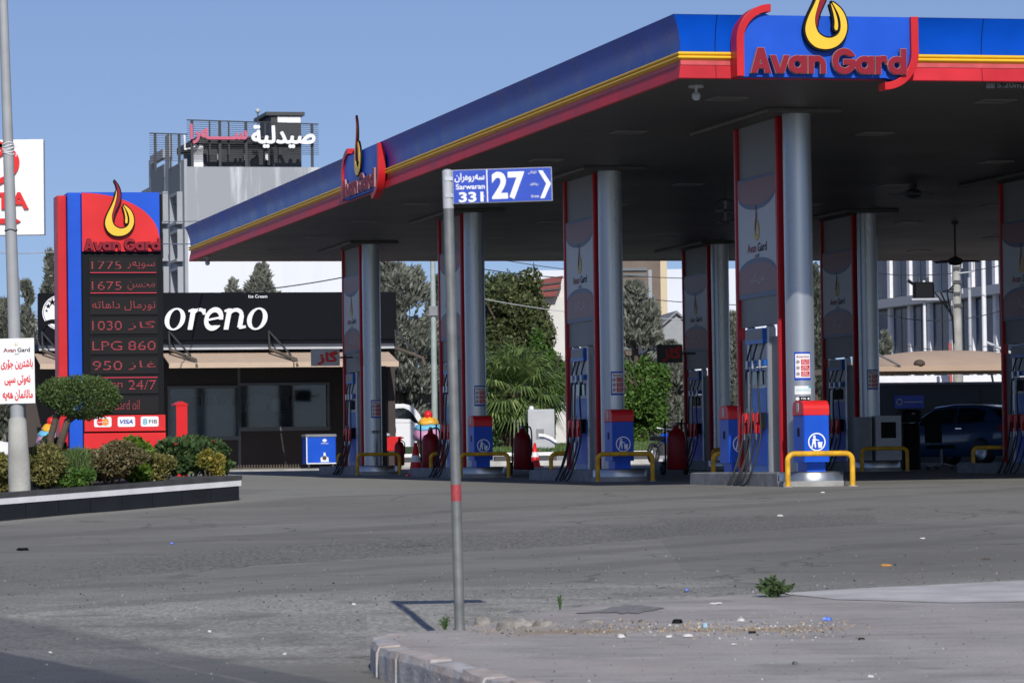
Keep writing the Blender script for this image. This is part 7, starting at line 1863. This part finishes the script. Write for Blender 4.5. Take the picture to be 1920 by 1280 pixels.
# red notice stand and dark panel at the last column
PN = Plane(at(733, 862, 101.5), YAW); PN.z0 = gz(*PN.o.xy)
t = thing('red_board', 'small sunlit red board with worn white letters near the white truck', 'board', (PN.o.x, PN.o.y, PN.z0), YAW)
a, c, z0, z1 = bx(714, 752, 818, 845, 0, PN)
b = M(); b.prism([(a, z0), (c - 0.05, z0), (c + 0.03, z1), (a, z1)], 0, 0.04, 'bright_red'); b.build('panel', t)
b = M(); 
for k in range(5): b.box(c - 0.07 + k * 0.004, c - 0.03 + k * 0.004, -0.004, -0.001, z0 + 0.03 + k * 0.05, z0 + 0.06 + k * 0.05, 'white')
b.build('lettering', t)
b = M(); b.cyl((a + 0.08, 0.02, 0), (a + 0.08, 0.02, z0), 0.02, 0.02, 'dark_grey', 8); b.cyl((c - 0.12, 0.02, 0), (c - 0.12, 0.02, z0), 0.02, 0.02, 'dark_grey', 8); b.ball(((a + c) / 2 - 0.1, 0.02, z1 + 0.04), 0.09, 'light_grey', 8, (1, 1, 0.6)); b.build('stand', t)
PD = Plane(Vector(locg(0.55, 3 * SP + 0.55)), YAW); PD.z0 = gz(*PD.o.xy)
a, c, z0, z1 = bx(708, 725, 686, 858, 0, PD)
b = M(); b.prism([(a - 0.1, 0), (c, 0), (c, z1), (c - 0.18, z1)], 0, 0.05, 'shop_slate')
tag(b.build('wind_screen_panel', loc=(PD.o.x, PD.o.y, PD.z0), rot=(0, 0, YAW)), 'tall slate blue slanted panel right behind the column before the shop', 'panel')
# gas boards
def gas_board(px0, px1, py0, py1, Y, label, face):
    P = Plane(at(px0, py1, Y), YAW * 0.3); P.z0 = P.uz(px0, py1)[1]
    t = thing('gas_board', label, 'sign', (P.o.x, P.o.y, P.z0), P.yaw, 'hanging gas boards')
    a, c, z0, z1 = bx(px0, px1, py0, py1, 0, P)
    b = M(); b.box(a, c, 0, 0.08, 0, z1, face); b.build('panel', t)
    b = M(); w, h = c - a, z1; b.flat(atext('گاز', a + w * 0.22, a + w * 0.94, h * 0.06, h * 0.92, 0.05), -0.004, 'bright_red'); b.build('lettering', t)
    b = M()
    b.cyl((c - 0.02, 0.04, z1 / 2), (c + 0.30, 0.04, z1 / 2), 0.02, 0.02, 'dark_grey', 8)
    b.build('wall_arm', t)
gas_board(583, 637, 655, 686, 85.5, 'pale board with red Kurdish letters left of the pump before the shop', 'light_grey')
gas_board(1232, 1280, 646, 680, 86.0, 'dark board with red Kurdish letters hanging between the two rows of pumps', 'dark_grey')
# grey air unit and things in the dark between the rows
P = Plane(at(1640, 862, 75.5), YAW); P.z0 = gz(*P.o.xy)
t = thing('air_unit', 'pale grey service cabinet with a square dark opening beside the dark column', 'cabinet', P.root(), YAW)
a, c, z0, z1 = bx(1642, 1690, 779, 836, 0, P)
b = M(); b.box(a, c, 0.0, 0.4, 0.22, z1, 'light_grey'); x0, x1, q0, q1 = bx(1652, 1680, 791, 821, 0, P); b.box(x0, x1, -0.004, 0.0 - 0.001, q0, q1, 'black'); b.build('housing', t, bevel=0.015)
b = M(); x0 = bx(1612, 1636, 779, 836, 0, P); b.box(x0[0], x0[1] - 0.02, 0.02, 0.4, 0.22, z1 - 0.02, 'grey'); b.build('side_cabinet', t)
b = M(); b.box(x0[0], c, 0.05, 0.35, 0.0, 0.219, 'dark_grey'); b.build('plinth', t)
P = Plane(at(1692, 866, 79), YAW); P.z0 = gz(*P.o.xy)
t = thing('black_machine', 'tall black machine on the dark forecourt below the blue wall sign', 'machine', P.root(), YAW)
a, c, z0, z1 = bx(1694, 1730, 768, 866, 0, P)
b = M(); b.rbox(a + 0.03, c - 0.02, 0.05, 0.5, 0, z1 - 0.28, 0.05, 'black'); b.build('body', t)
b = M(); b.rbox(a, c, 0.0, 0.45, z1 - 0.26, z1, 0.05, 'black'); b.box((a + c) / 2 - 0.02, (a + c) / 2 + 0.05, -0.004, -0.001, z1 - 0.1, z1 - 0.06, 'grey'); b.build('head', t)
p = at(1765, 866, 78)
t = thing('office_chair', 'dark chair on a star base in the shade before the blue car', 'chair', (p.x, p.y, gz(p.x, p.y)), 0.6)
b = M(); b.rbox(-0.24, 0.24, -0.24, 0.24, 0.42, 0.50, 0.04, 'black'); b.build('seat', t)
b = M(); b.rbox(-0.23, 0.23, 0.20, 0.27, 0.55, 0.98, 0.03, 'black'); b.box(-0.03, 0.03, 0.22, 0.26, 0.45, 0.55, 'dark_grey'); b.build('backrest', t)
b = M(); b.cyl((0, 0, 0.12), (0, 0, 0.42), 0.03, 0.03, 'grey', 10); b.build('column', t)
for k in range(5):
    a_ = k * 1.2566; b = M(); b.tube([(0, 0, 0.13), (0.28 * math.cos(a_), 0.28 * math.sin(a_), 0.07)], 0.022, 'light_grey', 6); b.ball((0.28 * math.cos(a_), 0.28 * math.sin(a_), 0.035), 0.035, 'dark_grey', 6); b.build('leg', t)
b = M(); b.rbox(-0.12, 0.12, -0.05, 0.05, 0, 0.10, 0.03, 'light_grey'); q = at(1846, 862, 80)
tag(b.build('pale_bag', loc=(q.x, q.y, gz(q.x, q.y))), 'small pale bag on the dark ground behind the yellow rail at the picture edge', 'bag')

# ------------------------------------------------------------------ litter, weeds and stones in the foreground
def weed(px, py, w, h, n, label, f=pz):
    p = on_ground(px, py, f)
    t = thing('weed', label, 'weed', p, 0)
    W, H = w / F_PX * p.y, h / F_PX * p.y
    b = M()
    k = rng.integers(0, 26, n); ca = rng.uniform(0, 6.28, 26); ct = rng.uniform(0.15, 1.0, 26)
    s_ = rng.uniform(0.1, 1, n); x = np.cos(ca[k]) * W * 0.5 * ct[k] * s_; y = np.sin(ca[k]) * W * 0.4 * ct[k] * s_; z = H * s_ * (1.1 - 0.55 * ct[k]) + 0.004
    leaf_cloud(b, np.stack([x, y, z], 1) + rng.normal(size=(n, 3)) * W * 0.03, np.stack([np.cos(ca[k]), np.sin(ca[k]), np.full(n, 0.7)], 1) + rng.normal(size=(n, 3)) * 0.7, W * 0.13 * rng.uniform(0.5, 1.4, n), 0.4, 'leaf_weed')
    b.build('foliage', t)
    b = M()
    for i in range(14): b.tube([(0, 0, -0.02), (math.cos(ca[i]) * W * 0.25 * ct[i], math.sin(ca[i]) * W * 0.2 * ct[i], H * 0.6), (math.cos(ca[i]) * W * 0.48 * ct[i], math.sin(ca[i]) * W * 0.38 * ct[i], H * (1.05 - 0.5 * ct[i]))], [0.004, 0.003, 0.0015], 'leaf_stem', 5)
    b.build('stems', t)
leaf_mat('leaf_weed', (0.045, 0.085, 0.035), (0.11, 0.17, 0.07), (0.17, 0.22, 0.11))
weed(1449, 1119, 82, 36, 900, 'green weed tuft growing at the far edge of the pavement')
weed(834, 1180, 36, 26, 160, 'small green weed left of the street sign pole foot')
weed(1050, 1139, 20, 26, 60, 'dry upright weed sprig on the pavement right of the sign pole')
def scrap(px, py, w, h, m, label, cat='litter', name='litter', f=pz, z=0.0, seed=0):
    p = on_ground(px, py, f); s = p.y / F_PX; r = random.Random(seed + px)
    W, H = w * s, max(0.012, h * s)
    b = M(); n = 9; V = []
    for i in range(n):
        a = 2 * math.pi * i / n; q = r.uniform(0.7, 1.0); V.append((W / 2 * q * math.cos(a), W * 0.4 * q * math.sin(a), r.uniform(0.001, 0.006)))
    V += [(x * 0.75, y * 0.7, H * r.uniform(0.6, 1.0)) for x, y, _ in V]; V.append((0, 0, H * 0.85))
    b.add(V, [(i, (i + 1) % n, n + (i + 1) % n, n + i) for i in range(n)] + [(n + i, n + (i + 1) % n, 2 * n) for i in range(n)], m)
    o = b.build(name, loc=(p.x, p.y, p.z + z), rot=(0, 0, r.uniform(-0.5, 0.5)))
    return tag(o, label, cat, 'scraps of litter')
mat('paper', (0.58, 0.57, 0.55), 0.8); mat('blue_scrap', (0.08, 0.17, 0.62), 0.5); mat('sky_scrap', (0.30, 0.48, 0.62), 0.5); mat('orange_scrap', (0.50, 0.24, 0.06), 0.7); mat('dry', (0.42, 0.32, 0.20), 0.9, var=0.3, scale=20); mat('stone', (0.27, 0.255, 0.235), 0.9, var=0.5, scale=14, bump=0.8, bscale=30)
for px, py, w, h, m, lab, f in (
    (1552, 1163, 26, 8, 'blue_scrap', 'bright blue wrapper lying on the pavement', pz), (1269, 1168, 28, 10, 'black', 'crumpled black plastic piece on the pavement', pz), (1342, 1132, 30, 4, 'paper', 'flat white stick of paper on the pavement near the weed tuft', pz),
    (1322, 1176, 14, 10, 'sky_scrap', 'pale blue scrap in the dusty litter strip', pz), (1165, 1196, 18, 9, 'paper', 'crumpled pale paper just left of the dusty litter strip', pz), (1290, 1194, 22, 7, 'paper', 'white torn paper at the front of the dusty litter strip', pz),
    (1255, 1195, 16, 6, 'paper', 'small white scrap beside the torn paper', pz), (1390, 1165, 18, 7, 'paper', 'white scrap at the back of the dusty litter strip', pz), (1410, 1187, 20, 5, 'black', 'thin dark scrap right of the dusty litter strip', pz), (1615, 1199, 18, 5, 'black', 'dark flat scrap alone on the open pavement', pz),
    (1633, 1270, 14, 6, 'paper', 'white crumb of paper at the bottom edge of the picture', pz), (1377, 1209, 14, 4, 'paper', 'flat white chip below the dusty litter strip', pz), (1490, 1245, 14, 6, 'dark_grey', 'dark pebble like scrap in the middle of the pavement', pz),
    (1463, 968, 14, 4, 'paper', 'white paper scrap on the road before the nearest pump', gz), (1661, 1061, 24, 5, 'orange_scrap', 'orange brown leaf scrap on the road', gz), (1850, 1049, 18, 4, 'bark', 'dark brown scrap on the road at the right', gz), (1543, 924, 10, 3, 'paper', 'tiny white scrap on the road under the yellow rail', gz),
    (393, 1185, 9, 5, 'paper', 'white pellet on the dark road lane', gz), (534, 1227, 9, 5, 'paper', 'white pellet nearer the kerb corner', gz), (94, 1224, 9, 4, 'paper', 'small white fleck on the dark lane at the left', gz), (322, 1020, 10, 4, 'blue_scrap', 'faint blue wrapper on the road before the planter', gz),
    (663, 1134, 10, 5, 'paper', 'pale crumb on the gravelly road left of the sign pole', gz), (1288, 1107, 10, 5, 'blue_scrap', 'tiny blue bottle cap in the gutter left of the weed tuft', gz), (42, 1031, 34, 5, 'black', 'dark twig on the road near the planter', gz), (1730, 1010, 14, 3, 'paper', 'pale flat scrap on the road at the right', gz)):
    scrap(px, py, w, h, m, lab, f=f)
# broken concrete lumps by the sign pole
def rock(px, py, w, h, label, seed):
    p = on_ground(px, py, pz); s = p.y / F_PX; r = random.Random(seed)
    b = M(); n = 10; W, H = w * s / 2, h * s; V = []
    for j, (k, z) in enumerate(((1.0, -0.02), (1.02, 0.25 * H), (0.85, 0.7 * H), (0.45, 0.98 * H))):
        for i in range(n): a = 2 * math.pi * i / n; q = r.uniform(0.8, 1.12) * k; V.append((W * q * math.cos(a), W * 0.5 * q * math.sin(a), z + r.uniform(-0.1, 0.1) * H * (j > 0)))
    V.append((0, 0, H)); Fs = [(j * n + i, j * n + (i + 1) % n, (j + 1) * n + (i + 1) % n, (j + 1) * n + i) for j in range(3) for i in range(n)] + [(3 * n + i, 3 * n + (i + 1) % n, 4 * n) for i in range(n)]
    b.add(V, Fs, 'stone'); tag(b.build('concrete_lump', loc=p), label, 'rubble', 'broken concrete lumps')
mat('stain', (0.24, 0.235, 0.225), 0.8, var=0.3, scale=14)
def stain(px, py, w, h, label):
    p = on_ground(px, py, pz); s_ = p.y / F_PX; r = random.Random(px); W = w * s_ / 2; D = h * p.y / 230.0 * 0.5; n = 40
    xs = [(-1 + 2 * k / n) for k in range(n + 1)]; lo = 0; P = []; Q = []
    for x in xs:
        lo = lo * 0.75 + r.uniform(-0.35, 0.35); e = D * (1 - x * x) ** 0.6 * (0.75 + 0.5 * math.sin(3.1 * x + px))
        P.append((x * W, e * (0.8 + lo * 0.5) + D * 0.4 * x)); Q.append((x * W, -e * (0.6 - lo * 0.5) + D * 0.4 * x))
    V = [(x, y, 0.005 + 0.02 * y) for x, y in P + Q]; N_ = n + 1
    b = M(); b.add(V, [(N_ + k, N_ + k + 1, k + 1, k) for k in range(n)], 'stain'); tag(b.build('oil_stain', loc=p), label, 'stain')
stain(1163, 1145, 172, 10, 'long dark stain on the pavement behind the litter strip')
stain(977, 1147, 54, 5, 'short dark stain on the pavement right of the sign pole')
rock(965, 1177, 78, 18, 'long broken concrete lump right of the sign pole', 1); rock(905, 1171, 34, 15, 'small rough lump close to the sign pole foot', 2); rock(1022, 1174, 40, 14, 'jagged pale lump at the end of the long one', 3); rock(1110, 1166, 50, 5, 'flat pale concrete piece behind the litter strip', 4)
# fine dry litter and gravel nobody could count
b = M(); r = random.Random(8)
def crumb(p, s, m):
    V = [(p.x + s * r.uniform(-1, 1), p.y + s * r.uniform(-1, 1), p.z + s * r.uniform(-0.2, 0.2)) for _ in range(3)] + [(p.x, p.y, p.z + s * r.uniform(0.5, 1.2))]
    b.add(V, [(0, 1, 3), (1, 2, 3), (2, 0, 3)], m)
for _ in range(900):
    q = r.random(); px = 1150 + q * 430 + r.gauss(0, 40); py = 1178 + r.gauss(0, 9); crumb(on_ground(px, py, pz), r.uniform(0.004, 0.016), r.choice(['dry', 'dry', 'dry', 'stone', 'paper', 'bark']))
for _ in range(350):
    px = r.uniform(870, 1150); py = 1180 + r.gauss(0, 6); crumb(on_ground(px, py, pz), r.uniform(0.004, 0.014), r.choice(['dry', 'stone', 'stone', 'bark']))
for _ in range(420):
    px = r.uniform(740, 1920); py = r.uniform(1140, 1279); crumb(on_ground(px, py, pz), r.uniform(0.003, 0.010), r.choice(['stone', 'dark_grey', 'dark_grey', 'bark', 'paper']))
tag(b.build('dry_litter'), 'fine dry leaves and crumbs scattered over the pavement', 'litter', kind='stuff')
b = M()
for _ in range(1700):
    px = r.uniform(-20, 1930); py = 1105 + r.gauss(0, 28) - (px - 800) * 0.012; crumb(on_ground(px, py, gz), r.uniform(0.004, 0.016), r.choice(['stone', 'stone', 'grey', 'grey', 'dark_grey', 'dark_grey']))
for _ in range(900):
    px = r.uniform(-20, 1930); py = r.uniform(940, 1280); crumb(on_ground(px, py, gz), r.uniform(0.004, 0.014), r.choice(['stone', 'dark_grey', 'grey']))
tag(b.build('gravel'), 'loose gravel scattered over the worn road', 'gravel', kind='stuff')
